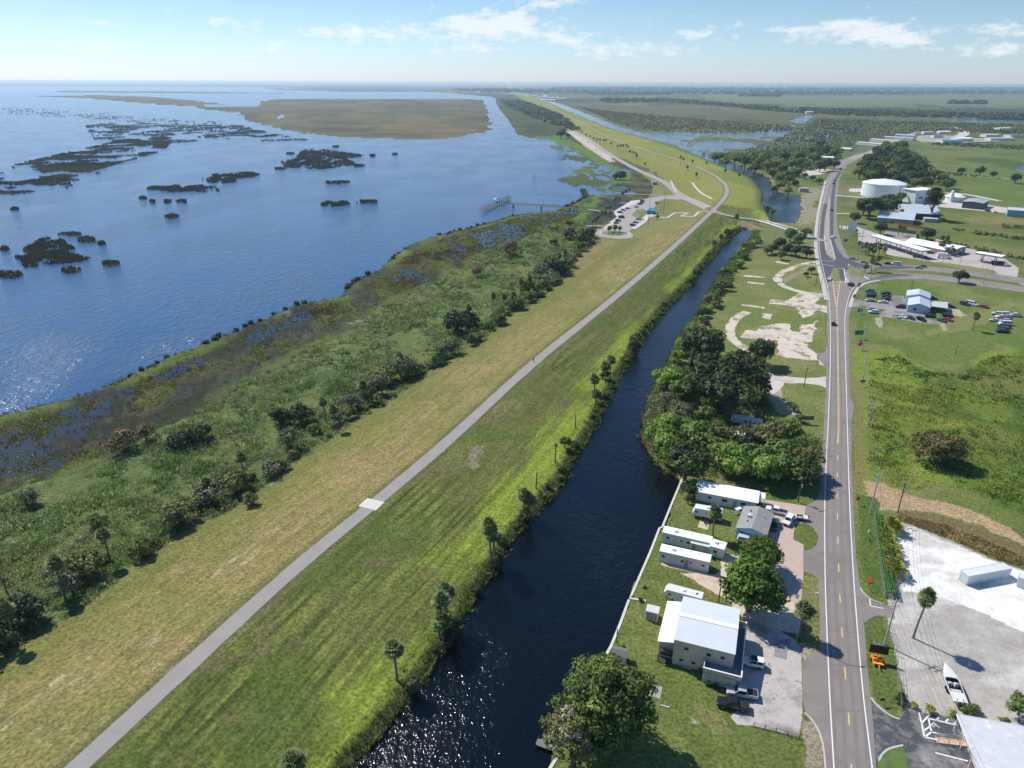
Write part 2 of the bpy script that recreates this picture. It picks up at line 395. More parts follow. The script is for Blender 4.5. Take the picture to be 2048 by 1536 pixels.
# ================================================================= ground: one sheet out to the horizon, finer towards the camera
azs = np.concatenate([np.linspace(R(-51), R(51), 940), R(51) + (2 * math.pi - R(102)) * np.arange(1, 50) / 50])
dep = np.concatenate([np.linspace(89.5, 57, 40)[:-1], np.linspace(57, 1.2, 640)[:-1], np.geomspace(1.2, .09, 70)])
rad = HC / np.tan(np.radians(dep))
A_, R_ = np.meshgrid(azs, rad)
gx = (R_ * np.sin(A_)).ravel(); gy = (R_ * np.cos(A_)).ravel()
NA, NR = len(azs), len(rad)
gz = levee(gx, gy)
N_ = len(gx)
dist = np.hypot(gx, gy)
col = np.zeros((N_, 3))
n_big = fbm(gx / 60, gy / 60, 1); n_mid = fbm(gx / 14, gy / 14, 2); n_sm = fbm(gx / 3.2, gy / 3.2, 3); n_km = fbm(gx / 900, gy / 500, 4, 5); n_st = fbm(gx / 420, gy / 90, 9, 4)
jx = (fbm(gx / 5, gy / 5, 21) - .5); jy = (fbm(gx / 5, gy / 5, 22) - .5); kx = (fbm(gx / 35, gy / 35, 23) - .5); ky = (fbm(gx / 35, gy / 35, 24) - .5)
def put(mask, rgb, a=1.0):
    a = np.broadcast_to(a, N_)[mask][:, None]; col[mask] = col[mask] * (1 - a) + lin(rgb) * a
def sm(x, a, b): t = np.clip((x - a) / (b - a), 0, 1); return t * t * (3 - 2 * t)
def zone(P, rgb, j=1.0, J=0.0, a=1.0, z=0.0, world=False):
    W_ = P if world else pz(P, z)
    mk = inpoly(gx + jx * j * 4 + kx * J * 4, gy + jy * j * 4 + ky * J * 4, np.array(W_)); put(mk, rgb, a); return mk
ALL = np.ones(N_, bool)
E_ = inpoly(gx, gy, east)
# --- far plain, pastures and dark woods streaks
put(ALL, (108, 120, 84)); put(ALL, (98, 116, 66), sm(n_st, .42, .62)); put(ALL, (126, 124, 94), sm(n_km, .5, .62) * .8); put(ALL, (62, 80, 58), sm(n_st, .56, .64) * sm(dist, 1500, 2600) * .8)
put(ALL, (66, 84, 62), sm(fbm(gx / 1500, gy / 260, 31), .5, .6) * sm(dist, 2600, 5200) * .85)
# --- east bank lawns
eb = E_ & (gy < 1250)
put(eb, (112, 128, 60)); put(eb, (96, 122, 48), sm(n_mid, .4, .65)); put(eb, (140, 134, 82), sm(n_big, .5, .68) * .65)
zone([(1680, 260), (1760, 290), (1900, 300), (2200, 330), (2200, 262), (2000, 275), (1830, 282)], (102, 122, 64), 6, 4)
zone([(1690, 300), (2300, 330), (2300, 440), (1900, 412), (1800, 400), (1690, 340)], (106, 126, 60), 5, 3)
zone([(1900, 318), (2060, 345), (2300, 372), (2300, 360), (2060, 326), (1960, 312)], (84, 108, 50), 5, 3)
zone([(1690, 415), (2300, 440), (2300, 500), (2060, 482), (1900, 470), (1700, 450)], (116, 126, 62), 4, 3)
zone([(1930, 436), (2010, 434), (2060, 446), (2000, 458), (1940, 450)], (150, 134, 88), 3, 2, .7)
zone([(1670, 360), (1730, 362), (1740, 385), (1672, 380)], (132, 122, 84), 3, 2, .7)
zone([(1672, 398), (1720, 400), (1730, 412), (1672, 410)], (140, 128, 88), 2, 2, .7)
put(E_, (136, 132, 88), sm(fbm(gx / 80, gy / 45, 33), .5, .66) * .5); put(E_, (84, 106, 52), sm(fbm(gx / 45, gy / 28, 34), .52, .66) * .5)
# marsh scrub beyond the canal
scr = zone([(1120, 208), (1260, 214), (1500, 212), (1620, 222), (2300, 232), (2300, 262), (1840, 262), (1700, 300), (1640, 320), (1500, 330), (1420, 290), (1560, 262), (1280, 262)], (100, 104, 70), 14, 8)
put(scr, (78, 94, 58), sm(n_big, .45, .6)); put(scr, (120, 112, 78), sm(n_km, .45, .6) * .6)
zone([(1280, 196), (1500, 200), (1560, 212), (1300, 212)], (64, 84, 56), 20, 10, .8)
zone([(1500, 212), (2300, 222), (2300, 232), (1620, 226), (1500, 220)], (60, 78, 52), 20, 8, .9)
zone([(1400, 190), (2300, 196), (2300, 214), (1420, 206)], (118, 130, 84), 20, 8, .85)
zone([(1080, 196), (1340, 196), (1330, 204), (1120, 204)], (60, 78, 54), 20, 8, .8)
# big green field east of the road
fld = zone([(1715, 700), (1800, 700), (1850, 735), (1925, 745), (1975, 705), (2300, 660), (2300, 1160), (2060, 1040), (1960, 985), (1880, 960), (1830, 985), (1735, 985), (1728, 800)], (108, 130, 48), 2, 2)
put(fld, (84, 108, 42), sm(n_mid, .45, .62)); put(fld, (126, 148, 50), sm(n_big, .48, .66)); put(fld, (124, 120, 66), sm(fbm(gx / 26, gy / 26, 41), .55, .7) * .6)
lw = zone([(1712, 590), (1760, 560), (1830, 552), (1960, 566), (2300, 612), (2300, 690), (2000, 690), (1970, 706), (1920, 742), (1850, 732), (1790, 690), (1712, 690)], (112, 129, 62), 1.2, 1.4)
put(lw, (102, 126, 52), sm(n_mid, .42, .6)); put(lw, (140, 142, 88), sm(fbm(gx / 22, gy / 22, 42), .52, .72) * .7)
zone([(1900, 640), (1960, 622), (2020, 600), (2040, 610), (1960, 650), (1910, 668), (1850, 672)], (150, 142, 92), 1.5, 1.5, .6)
zone([(1750, 636), (1766, 634), (1770, 650), (1760, 656)], (206, 184, 160), .6, .5, .8); zone([(1878, 648), (1892, 646), (1896, 660), (1884, 662)], (190, 178, 150), .6, .5, .7)
zone([(1890, 615), (1915, 618), (1935, 632), (1915, 632), (1895, 625)], (205, 190, 165), .5, .4, .8)
zone([(1706, 760), (1728, 760), (1736, 985), (1712, 985)], (140, 130, 78), 1, 1, .75)
zone([(1935, 850), (1825, 862), (1835, 935), (1850, 985), (1840, 985), (1822, 930), (1815, 862), (1930, 840)], (150, 144, 70), .6, .8, .7)
# bare dirt strip and dry weeds behind the white lot
zone([(1735, 965), (1775, 970), (1830, 990), (1900, 1008), (1960, 1025), (2060, 1080), (2300, 1190), (2300, 1260), (2060, 1100), (1960, 1050), (1880, 1025), (1800, 1018), (1748, 1025)], (188, 158, 122), 1, .8)
zone([(1795, 1020), (1880, 1030), (1960, 1056), (2060, 1105), (2300, 1250), (2300, 1310), (2060, 1135), (1990, 1115), (1900, 1075), (1800, 1040)], (128, 112, 74), 1, .6)
# white and grey lot
gl = zone([(1788, 1040), (1830, 1048), (1900, 1080), (1980, 1115), (2060, 1145), (2300, 1290), (2300, 1560), (2060, 1490), (1960, 1435), (1860, 1430), (1810, 1420), (1790, 1300), (1775, 1200)], (176, 170, 164), .35, .3)
zone([(1790, 1042), (1830, 1050), (1900, 1082), (1980, 1117), (2060, 1147), (2300, 1290), (2300, 1400), (2060, 1275), (1960, 1225), (1880, 1195), (1800, 1178), (1795, 1100)], (232, 230, 226), .6, .8)
put(gl, (214, 210, 204), sm(fbm(gx / 14, gy / 4.5, 44), .52, .7) * .5); put(gl, (146, 138, 130), sm(fbm(gx / 12, gy / 7, 45), .54, .72) * .4)
# road verge, near lawns
zone([(1714, 985), (1760, 1000), (1775, 1200), (1742, 1192), (1722, 1120)], (92, 114, 50), .4, .3); zone([(1728, 1232), (1770, 1238), (1790, 1400), (1800, 1440), (1745, 1400)], (100, 116, 56), .4, .4)
zone([(1755, 1510), (1805, 1492), (1830, 1500), (1850, 1600), (1750, 1600)], (96, 118, 52), .3, .2)
nl = zone([(1362, 964), (1640, 985), (1640, 1240), (1605, 1250), (1605, 1700), (1060, 1700), (1100, 1540), (1110, 1490), (1230, 1290), (1262, 1195), (1322, 1060)], (108, 123, 58), .4, .2)
put(nl, (122, 130, 66), sm(n_mid, .5, .66) * .7); put(nl, (92, 108, 48), sm(n_sm, .5, .7) * .5)
zone([(1370, 1140), (1430, 1150), (1470, 1180), (1440, 1200), (1400, 1180), (1375, 1160)], (152, 128, 76), .6, .5, .7)
zone([(1390, 1400), (1450, 1425), (1470, 1470), (1430, 1460), (1390, 1420)], (150, 142, 92), .6, .6, .5)
zone([(1346, 1418), (1372, 1424), (1404, 1440), (1426, 1450), (1424, 1455), (1398, 1446), (1368, 1431)], (206, 198, 180), .5, .3, .8 * sm(n_sm, .45, .6))
zone([(1600, 1430), (1625, 1440), (1650, 1480), (1652, 1700), (1600, 1700), (1618, 1520)], (166, 152, 130), .5, .5, .9)
zone([(1596, 1285), (1640, 1300), (1640, 1330), (1610, 1350), (1605, 1310)], (166, 156, 138), .4, .4, .8)
zone([(1604, 1148), (1636, 1158), (1640, 1225), (1625, 1240), (1600, 1225)], (138, 134, 80), .4, .3, .9)
# old lots across the canal: worn lawn, pale slabs, loop tracks
ol = zone([(1420, 590), (1520, 500), (1640, 505), (1652, 700), (1650, 1000), (1500, 880), (1440, 700)], (118, 132, 66), 1, 1)
put(ol, (146, 140, 88), sm(n_mid, .48, .62) * .6)
zone([(1540, 480), (1600, 505), (1560, 520), (1500, 520)], (130, 128, 80), 1, 1, .6)
zone([(1575, 480), (1645, 470), (1650, 500), (1640, 520)], (150, 142, 100), 1.2, 1, .6)
zone([(1605, 378), (1640, 375), (1632, 440), (1600, 455), (1602, 410)], (166, 156, 132), 3.5, 3, .75)
zone([(1540, 745), (1570, 800), (1600, 830), (1560, 830), (1530, 790)], (196, 176, 152), .8, .8, .8)
for L_ in ([(1560, 558), (1590, 545), (1610, 530), (1630, 524), (1635, 530), (1600, 548), (1570, 565)], [(1375, 752), (1320, 792), (1300, 800), (1330, 745), (1362, 715)]): zone(L_, (168, 156, 136), .6, .5, .6)
# --- levee
d_path = np.full(N_, 1e9); nearp = np.nonzero(~E_ & (np.abs(gx - np.interp(gy, path[:, 1], path[:, 0])) < 400))[0]
d_path[nearp] = dline(gx[nearp], gy[nearp], path, True)
d_bank = np.full(N_, 1e9); d_bank[nearp] = dline(gx[nearp], gy[nearp], np.vstack([west_of_east, west_of_east[-1] + tipd * 30000]))
L_in = (d_path < 0) & (d_path > -400) & ~E_; R_in = (d_path >= 0) & (d_path < 400) & ~E_
s_al = gx * .42 + gy * .91; s_ac = d_path                                   # along / across the levee
mow = fbm(s_al / 22, s_ac / .55, 51); mow2 = fbm(s_al / 9, s_ac / 1.3, 52)
dry = L_in & (d_path > -52 - 10 * n_mid)
put(L_in, (92, 104, 60)); put(dry, (146, 134, 78)); put(dry, (126, 130, 66), sm(n_mid, .42, .62) * .8); put(dry, (160, 142, 92), sm(mow, .5, .66) * .6); put(dry, (118, 112, 62), sm(-mow, -.44, -.3) * .6); put(dry, (122, 124, 60), sm(n_big, .52, .66) * .7)
put(dry, (170, 140, 98), sm(fbm(gx / 7, gy / 7, 53), .66, .75) * .4); put(dry, (190, 176, 144), sm(mow2, .58, .68) * sm(fbm(gx / 30, gy / 30, 54), .55, .64) * sm(n_sm, .45, .65) * .6)
put(dry, (116, 122, 56), np.exp(-((d_path + 36) / 7) ** 2) * .75)
put(R_in, (118, 130, 56)); put(R_in, (138, 142, 68), sm(mow, .5, .62) * .8); put(R_in, (72, 86, 40), sm(-mow, -.46, -.32) * .85); put(R_in, (84, 98, 44), sm(mow2, .5, .66) * .6); put(R_in, (122, 112, 74), sm(fbm(gx / 6, gy / 6, 58), .58, .7) * .6); put(R_in, (118, 118, 64), sm(n_big, .5, .64) * .6); put(R_in, (94, 118, 46), sm(n_mid, .5, .64) * .6)
rr = np.clip((np.abs(d_path)) / np.maximum(np.abs(d_path) + d_bank, .1), 0, 1)
br = sm(rr + (n_mid - .5) * .3 + (mow - .5) * .25, .58, .78) * sm(fbm(gx / 45, gy / 45, 57), .28, .46) * sm(d_bank, 1.0, 3.0)
put(R_in & (gy < 640), (146, 166, 48), br * .8); put(R_in & (gy < 640), (164, 182, 56), br * sm(mow, .5, .6) * .6); put(R_in & (gy < 640), (120, 146, 40), br * sm(-mow, -.44, -.34) * .7)
br2 = R_in & (gy >= 640); put(br2, (156, 158, 66)); put(br2, (136, 146, 60), sm(n_big, .4, .6)); put(br2, (104, 124, 60), sm(rr, .7, .9))
put(dry & (gy > 660), (148, 150, 68), .6); put(R_in, (88, 102, 50), sm(-d_bank, -4.0, -1.5) * .9); put(R_in, (108, 100, 70), sm(-d_bank, -3.5, -1.0) * .6 * sm(n_mid, .4, .6))
put(R_in | dry, (104, 100, 66), np.exp(-((np.abs(d_path) - 2.6) / .9) ** 2) * .6)
zone([(905, 900), (975, 895), (1000, 870), (960, 930), (920, 948), (890, 945)], (170, 158, 132), 1.5, .6, .7 * sm(mow2, .5, .62), 3.5); zone([(1000, 815), (1060, 790), (1030, 850), (985, 860)], (150, 140, 100), 1.5, 1, .6 * sm(mow2, .48, .6), 3.5)
zone([(480, 1090), (590, 1040), (600, 1060), (480, 1130), (380, 1190), (350, 1200)], (186, 174, 146), 2.5, .8, .6 * sm(mow2, .52, .64) * sm(n_sm, .4, .6), 4)
# grass flat round the car park
zone([(1180, 440), (1240, 365), (1300, 340), (1380, 395), (1425, 420), (1340, 470), (1200, 480)], (134, 134, 78), 1.5, 1.5, 1, 1); zone([(1150, 430), (1200, 410), (1215, 440), (1190, 455)], (104, 124, 56), 2, 1, 1, 1)
zone([(1270, 400), (1335, 400), (1390, 415), (1330, 430), (1290, 425)], (128, 130, 74), 1, 1, .9, 2)
zone([(1125, 262), (1180, 276), (1240, 330), (1260, 345), (1228, 352), (1190, 330), (1160, 292)], (92, 126, 50), 2, 2, 1, 1); zone([(1195, 350), (1260, 342), (1330, 380), (1300, 392), (1230, 390)], (138, 136, 84), 2, 2, 1, 1)
# scrub belt and marsh between levee and lake
belt = np.array(pz(SHRUB, 1.0)[:] + pz(MARSH_IN, 0)[::-1]); mb = inpoly(gx + jx * 4 + kx * 10, gy + jy * 4 + ky * 10, belt)
put(mb, (104, 122, 66)); put(mb, (84, 104, 54), sm(n_mid, .45, .6)); put(mb, (126, 138, 84), sm(n_sm, .5, .7) * .6); put(mb, (128, 122, 76), sm(fbm(gx / 18, gy / 18, 68), .52, .66) * .5)
marsh = np.array(pz(MARSH_IN, 0) + list(map(tuple, shore[:19][::-1]))); mm = inpoly(gx + jx * 5 + kx * 8, gy + jy * 5 + ky * 8, marsh)
mm |= L_in & (d_path < -75) & (gy > 560) & (gy < 1100) & ~inpoly(gx, gy, belt)
north = L_in & (d_path < -60) & (gy >= 1100); put(north, (88, 96, 60)); put(north, (72, 84, 50), sm(n_big, .45, .6))
nt = fbm(gx / 11 + gy / 40, gy / 26, 61); nt2 = fbm(gx / 4, gy / 8, 62)
put(mm, (66, 74, 68)); put(mm, (88, 88, 58), sm(fbm(gx / 30, gy / 30, 66), .45, .6) * .7); put(mm, (100, 88, 66), sm(fbm(gx / 16, gy / 16, 65), .55, .68) * .35); put(mm, (84, 100, 52), sm(-dline(gx, gy, marsh_in), -11, -2) * .7); put(mm, (134, 140, 140), sm(fbm(gx / 14, gy / 14, 67), .6, .7) * sm(-np.abs(gy - 330) / 40, -1, 0) * .8); put(mm, (100, 114, 46), sm(nt, .52, .64) * .8); put(mm, (92, 82, 60), sm(nt2, .56, .68) * .5); put(mm, (46, 52, 36), sm(-nt, -.46, -.36) * .7)  # the pale grey patches are a water sheen painted into the ground colour
d_sh = np.full(N_, 1e9); k_ = np.nonzero((gy < 1300) & (dist < 1500) & ~E_)[0]; d_sh[k_] = dline(gx[k_], gy[k_], shore[:28])
rim = mm & (d_sh < 12); rn_ = sm(fbm(gx / 22, gy / 22, 64), .36, .56); put(rim, (98, 116, 50), sm(-d_sh, -11, -4) * .9 * rn_); put(rim, (128, 142, 78), sm(-d_sh, -8, -3) * sm(nt, .5, .62) * .6 * rn_)
# --- heights of wet ground
gz[mm] = WZ + .62 * (nt[mm] - .52) + .5 * (nt2[mm] - .5) + .55 * sm(-d_sh[mm], -10, -3) + .25 * sm(fbm(gx[mm] / 40, gy[mm] / 60, 63), .45, .6)
gz[mm] += .5 * sm(-dline(gx[mm], gy[mm], marsh_in), -8, 0)
gz[mb] = np.maximum(gz[mb], .0)
# --- water beds
jw = 5.0
lk = inpoly(gx + jx * jw + kx * 6, gy + jy * jw + ky * 6, lake)
for i, P in enumerate(isl):
    q = inpoly(gx + jx * 10 + kx * 40, gy + jy * 10 + ky * 40, P); lk &= ~q
    put(q, (108, 104, 70) if i == 0 else (98, 100, 72)); put(q, (74, 80, 54), sm(n_st, .46, .6) * .8); put(q, (134, 116, 82), sm(fbm(gx / 130, gy / 200, 81), .48, .62) * .7); put(q, (92, 96, 58), sm(n_big, .5, .64) * .5)
    gz[q] = -.3
gz[lk] = -3.0; put(lk, (40, 44, 36))
cn = inpoly(gx + jx * 2.2, gy + jy * 2.2, np.array(canal)) | inpoly(gx + jx * 6, gy + jy * 6, np.array(canal2)); gz[cn] = -3.0; put(cn, (34, 34, 26))
POOLS = [[(1385, 283), (1440, 280), (1512, 287), (1520, 294), (1480, 299), (1410, 297), (1390, 292)], [(1430, 266), (1500, 268), (1560, 262), (1590, 256), (1570, 270), (1500, 277), (1420, 274)], [(1475, 262), (1560, 258), (1610, 262), (1540, 266)], [(1578, 243), (1600, 233), (1632, 228), (1626, 236), (1602, 247)],
         [(2022, 334), (2070, 326), (2070, 346), (2030, 342)], [(1896, 240), (1950, 236), (2080, 237), (2080, 246), (1960, 246), (1900, 245)], [(1630, 266), (1670, 264), (1676, 272), (1640, 274)], [(1640, 246), (1660, 245), (1668, 250), (1645, 251)], [(1705, 258), (1725, 258), (1730, 262), (1710, 263)],
         [(1175, 338), (1200, 330), (1218, 334), (1214, 342), (1185, 344)], [(1210, 348), (1230, 343), (1234, 347), (1218, 352)], [(1938, 282), (1975, 279), (1985, 284), (1950, 289)], [(555, 232), (568, 230), (566, 236), (558, 237)]]
for P in POOLS:
    q = inpoly(gx + jx * 8 + kx * 16, gy + jy * 8 + ky * 16, np.array(pz(P, WZ))); gz[q] = -2.0
wetn = fbm(gx / 30, gy / 60, 71)
wz_ = inpoly(gx, gy, np.array(pz([(1290, 268), (1470, 262), (1640, 245), (1740, 262), (1620, 285), (1520, 305), (1400, 310)], 0))) & (wetn > .58); gz[wz_] = -1.4
nb = inpoly(gx, gy, np.array(pz([(1060, 276), (1110, 281), (1150, 300), (1215, 345), (1225, 370), (1190, 395), (1168, 392), (1112, 360), (1120, 322)], 0))) & ~lk
put(nb, (86, 96, 58)); put(nb, (104, 122, 52), sm(n_big, .5, .6) * .7); gz[nb] = np.where(fbm(gx[nb] / 16, gy[nb] / 40, 72) > .53, -1.2, -.45)
shg = zone([(1062, 276), (1120, 270), (1180, 300), (1240, 336), (1262, 346), (1256, 362), (1228, 368), (1205, 398), (1190, 420), (1168, 440), (1140, 442), (1160, 410), (1190, 395), (1222, 360), (1212, 346), (1180, 318), (1140, 296), (1105, 284)], (100, 134, 50), 3, 4, .85, -.3)
gz[gz < -.9] = np.minimum(gz[gz < -.9], -1.2)
idx = np.arange(NR * NA).reshape(NR, NA); nx = np.roll(idx, -1, 1)
F_ = np.stack([idx[:-1], nx[:-1], nx[1:], idx[1:]], -1).reshape(-1, 4)
ctr = idx[0]
lumc = col @ np.array([.3, .6, .1]); col = col * .88 + lumc[:, None] * .12 * np.array([1.15, 1.0, .6]); col *= np.where(gl, 1.0, .80)[:, None]
m_ground = M('ground_cover', attr='amount', rough=.95, var=.17, scale=.35, detail=8, fine=(1.5, .48), bump=.8, bscale=1.6, spec=.1)
amt = np.ones(N_); amt[gl] = .25
gme = np_mesh('ground', np.column_stack([gx, gy, gz]), F_[:, ::-1], m_ground, col, smooth=True, alpha=amt)
ground = link('ground', gme); ground['kind'] = 'structure'
if gme.polygons[len(F_) // 2].normal.z < 0: gme.flip_normals()

# ================================================================= water
def water_mat(name, body, rough, s1, b1, s2, b2):
    m_ = bpy.data.materials.new(name); m_.use_nodes = True; t = m_.node_tree; N = t.nodes; L = t.links; b = N['Principled BSDF']
    b.inputs['Base Color'].default_value = (*body, 1); b.inputs['Roughness'].default_value = rough; b.inputs['IOR'].default_value = 1.333; b.inputs['Specular IOR Level'].default_value = .5
    co = N.new('ShaderNodeTexCoord').outputs['Object']
    mp = N.new('ShaderNodeMapping'); mp.inputs['Rotation'].default_value = (0, 0, R(20)); mp.inputs['Scale'].default_value = (1, .55, 1); L.new(co, mp.inputs[0])
    def noise(sc, det, rg): 
        n = N.new('ShaderNodeTexNoise'); n.inputs['Scale'].default_value = sc; n.inputs['Detail'].default_value = det; n.inputs['Roughness'].default_value = rg; L.new(mp.outputs[0], n.inputs['Vector']); return n.outputs['Fac']
    gust = N.new('ShaderNodeMapRange'); gust.inputs['From Min'].default_value = .4; gust.inputs['From Max'].default_value = .62; gust.inputs['To Min'].default_value = .35; L.new(noise(.022, 3, .5), gust.inputs['Value'])
    prev = None
    for sc, st in ((s1, b1), (s2, b2)):
        bp = N.new('ShaderNodeBump'); bp.inputs['Distance'].default_value = 1.0
        mu = N.new('ShaderNodeMath'); mu.operation = 'MULTIPLY'; mu.inputs[1].default_value = st; L.new(gust.outputs[0], mu.inputs[0]); L.new(mu.outputs[0], bp.inputs['Strength'])
        L.new(noise(sc, 3, .6), bp.inputs['Height'])
        if prev: L.new(prev, bp.inputs['Normal'])
        prev = bp.outputs[0]
    L.new(prev, b.inputs['Normal'])
    return m_
m_lake = water_mat('lake_water', (.028, .078, .165), .16, .40, .80, 1.5, .40)
m_canal = water_mat('canal_water', (.002, .0045, .007), .09, .7, .46, 2.2, .30)
lp = [tuple(p) for p in path]
sheet('lake_water', lp + [(-60000, 60000), (-120000, 60000), (-120000, -3000), (-300, -900)], WZ, m_lake)
cw = [(p[0], p[1]) for p in path[:-1]] + [tuple(path[-2] + (path[-1] - path[-2]) * .3), (30000, 12000), (9000, -300)]
sheet('canal_water', cw, WZ, m_canal)
m_calm = water_mat('marsh_water', (.020, .027, .028), .22, .5, .10, 2.0, .06); m_calm.node_tree.nodes['Principled BSDF'].inputs['Specular IOR Level'].default_value = .26
inner = [tuple(marsh_in[i]) for i in range(len(marsh_in))]; sh_in = [tuple(Vector(p).lerp(Vector(inner[min(len(inner) - 1, int(i / 19 * len(inner)))]), .08)) for i, p in enumerate(map(tuple, shore[:17]))]
sheet('marsh_water', inner + sh_in[::-1], WZ + .012, m_calm)
# ================================================================= haze
def haze(density, top):
    mb_ = MB().box(-42000, 42000, -3000, 48000, -4.2, top); m_ = bpy.data.materials.new('haze'); m_.use_nodes = True; t = m_.node_tree; t.nodes.clear()
    o = t.nodes.new('ShaderNodeOutputMaterial'); v = t.nodes.new('ShaderNodeVolumePrincipled'); v.inputs['Color'].default_value = (.72, .87, 1, 1); v.inputs['Density'].default_value = density; v.inputs['Anisotropy'].default_value = .35
    t.links.new(v.outputs[0], o.inputs['Volume']); ob = mb_.build('haze', m_); ob['kind'] = 'stuff'; ob['label'] = 'thin pale blue air over the flat land'; return ob
haze(6.0e-5, 110)
# ================================================================= roads, slabs and paint
m_asph = M('worn_asphalt', (137, 128, 121), rough=.9, var=.06, scale=.25, fine=(3, .05), bump=.15, bscale=9, tint=[((127, 118, 111), .09, .5, .62)])
m_new = M('new_asphalt', (84, 84, 86), rough=.9, var=.07, scale=.4, fine=(4, .08), bump=.1, bscale=9)
m_dark = M('sealed_asphalt', (74, 76, 80), rough=.85, var=.12, scale=.5, fine=(3, .1), tint=[((150, 145, 138), .16, .5, .64), ((120, 116, 112), .6, .5, .62)])
m_lightr = M('old_pale_asphalt', (160, 150, 142), rough=.9, var=.08, scale=.3, fine=(2.5, .06))
m_conc = M('pale_concrete', (192, 184, 174), rough=.9, var=.10, scale=.5, fine=(3, .08), tint=[((150, 142, 134), .3, .56, .68)])
m_park = M('stained_concrete', (184, 175, 167), rough=.9, var=.10, scale=.5, fine=(3, .1), tint=[((138, 132, 126), .14, .5, .62), ((112, 108, 104), .5, .6, .68)])
m_sand = M('sandy_drive', (200, 183, 163), rough=.95, var=.10, scale=.6, fine=(3, .09), tint=[((176, 154, 124), .25, .55, .66)])
m_paver = M('pink_pavers', (188, 166, 152), rough=.9, var=.06, scale=.4, fine=(5, .08))
m_slab = M('weathered_slab', (204, 190, 172), rough=.95, var=.12, scale=.5, fine=(2, .12), tint=[((126, 124, 76), .16, .54, .6), ((174, 160, 142), .12, .5, .64)])
m_gasl = M('forecourt_concrete', (182, 171, 161), rough=.9, var=.08, scale=.12, fine=(2, .05), tint=[((170, 160, 152), .05, .5, .62)])
m_white = M('road_white', (232, 230, 226), rough=.8, var=.08, scale=1.5); m_yel = M('road_yellow', (228, 196, 126), rough=.8, var=.08, scale=1.5)
m_blue = M('paint_blue', (86, 150, 190), rough=.8, var=.08)
m_pathc = M('path_concrete', (152, 145, 138), rough=.95, var=.07, scale=.3, fine=(3, .06))
m_grav = M('white_shell', (198, 188, 178), rough=.95, var=.10, scale=.3, fine=(2, .1), tint=[((184, 172, 158), .1, .5, .64)])
def sl_(pts, L=None):  # smooth pixel polyline at z=0 -> world points
    return smooth_line([Vector(p) for p in p0(pts)], 2)
LW = [(1672, 1600), (1667.8, 1536), (1659, 1389), (1652.8, 1238), (1649.6, 1140), (1649, 1010), (1652.4, 918), (1657, 835), (1661, 728), (1661, 648), (1658, 591), (1653, 564), (1645.6, 534), (1641, 517), (1637, 478), (1641, 440), (1647, 405), (1658, 360), (1684, 325), (1712, 311)]
RW = [(1752, 1600), (1744.5, 1536), (1725.6, 1389), (1713, 1238), (1706, 1140), (1698.5, 998), (1694.6, 850), (1691, 728), (1689, 648), (1691, 618), (1698, 592), (1708, 573), (1724, 562.5), (1746, 556), (1794, 552.5), (1850, 555), (1940, 565), (2048, 582.5), (2300, 620)]
road_main = [(1650, 1620), (1652, 1536), (1644, 1475), (1610, 1428), (1605, 1400), (1604, 1325), (1640, 1296), (1640, 1242), (1637, 1160), (1625, 1148), (1607, 1143), (1607, 1103), (1622, 1100), (1634, 1088), (1636, 1072), (1626, 1056), (1610, 1046), (1612, 1012), (1632, 1002), (1641, 985), (1643, 935), (1647, 850), (1650, 819), (1652, 775), (1653.5, 739), (1641, 722), (1633, 718), (1634, 706), (1648, 706), (1656, 690), (1655, 660), (1654.7, 635), (1652, 600), (1647, 560), (1640, 530),
             (1634, 512), (1630, 478), (1634, 440), (1640, 405), (1652, 358), (1678, 323), (1712, 308), (1760, 300), (1724, 314), (1695, 330), (1686, 342), (1678, 361), (1674, 396), (1673, 431), (1676, 462), (1684, 490), (1696, 512), (1726, 526), (1850, 531), (1940, 541), (2060, 558), (2300, 590), (2300, 604), (2060, 569.5), (1940, 551), (1860, 542), (1790, 540), (1742, 538), (1737, 546), (1750, 551), (1794, 546), (1860, 548.5), (1940, 557), (2060, 575), (2300, 611), (2300, 626), (2060, 586.5), (1940, 569), (1850, 558.5), (1790, 558.5), (1748, 562), (1727, 567), (1711, 578), (1704.5, 598), (1700, 625), (1697, 637), (1698, 705), (1699, 790), (1708, 812), (1702, 850), (1703, 907), (1706, 1009), (1711.7, 1112), (1718, 1162), (1721, 1175), (1724, 1213), (1731, 1276), (1741, 1391), (1753, 1536), (1761, 1620)]
sheet('main_road', ragged(p0(road_main), 6, .12, 1), .020, m_asph)
sheet('road_patch', p0([(1641, 528), (1636, 478), (1640, 440), (1645, 407), (1655, 407), (1649, 440), (1647, 475), (1652, 508), (1668, 522), (1671, 519), (1660, 475), (1660, 431), (1662, 396), (1667, 361), (1679, 342), (1684, 342), (1673, 361), (1668.5, 396), (1667, 431), (1667, 475), (1674, 496), (1688, 515), (1720, 527), (1742, 531), (1740, 537), (1700, 536), (1688, 548), (1690, 562), (1682, 562), (1677, 546), (1667, 536), (1660, 552), (1663, 562), (1654, 566), (1649, 552)]), .026, m_new)
sheet('road_patch', p0([(1697, 600), (1704, 582), (1718, 566), (1740, 556), (1775, 548), (1800, 548), (1830, 550), (1790, 555), (1748, 559), (1726, 564.5), (1711, 577), (1703, 598)]), .027, m_new)
sheet('road_patch', p0([(1760, 531), (1850, 534), (1790, 539), (1752, 538)]), .027, m_new)
sheet('turn_lane', p0([(1656, 407), (1650, 440), (1648, 475), (1654, 508), (1670, 518), (1659, 475), (1659, 431), (1661, 396), (1656, 396)]), .027, m_lightr)
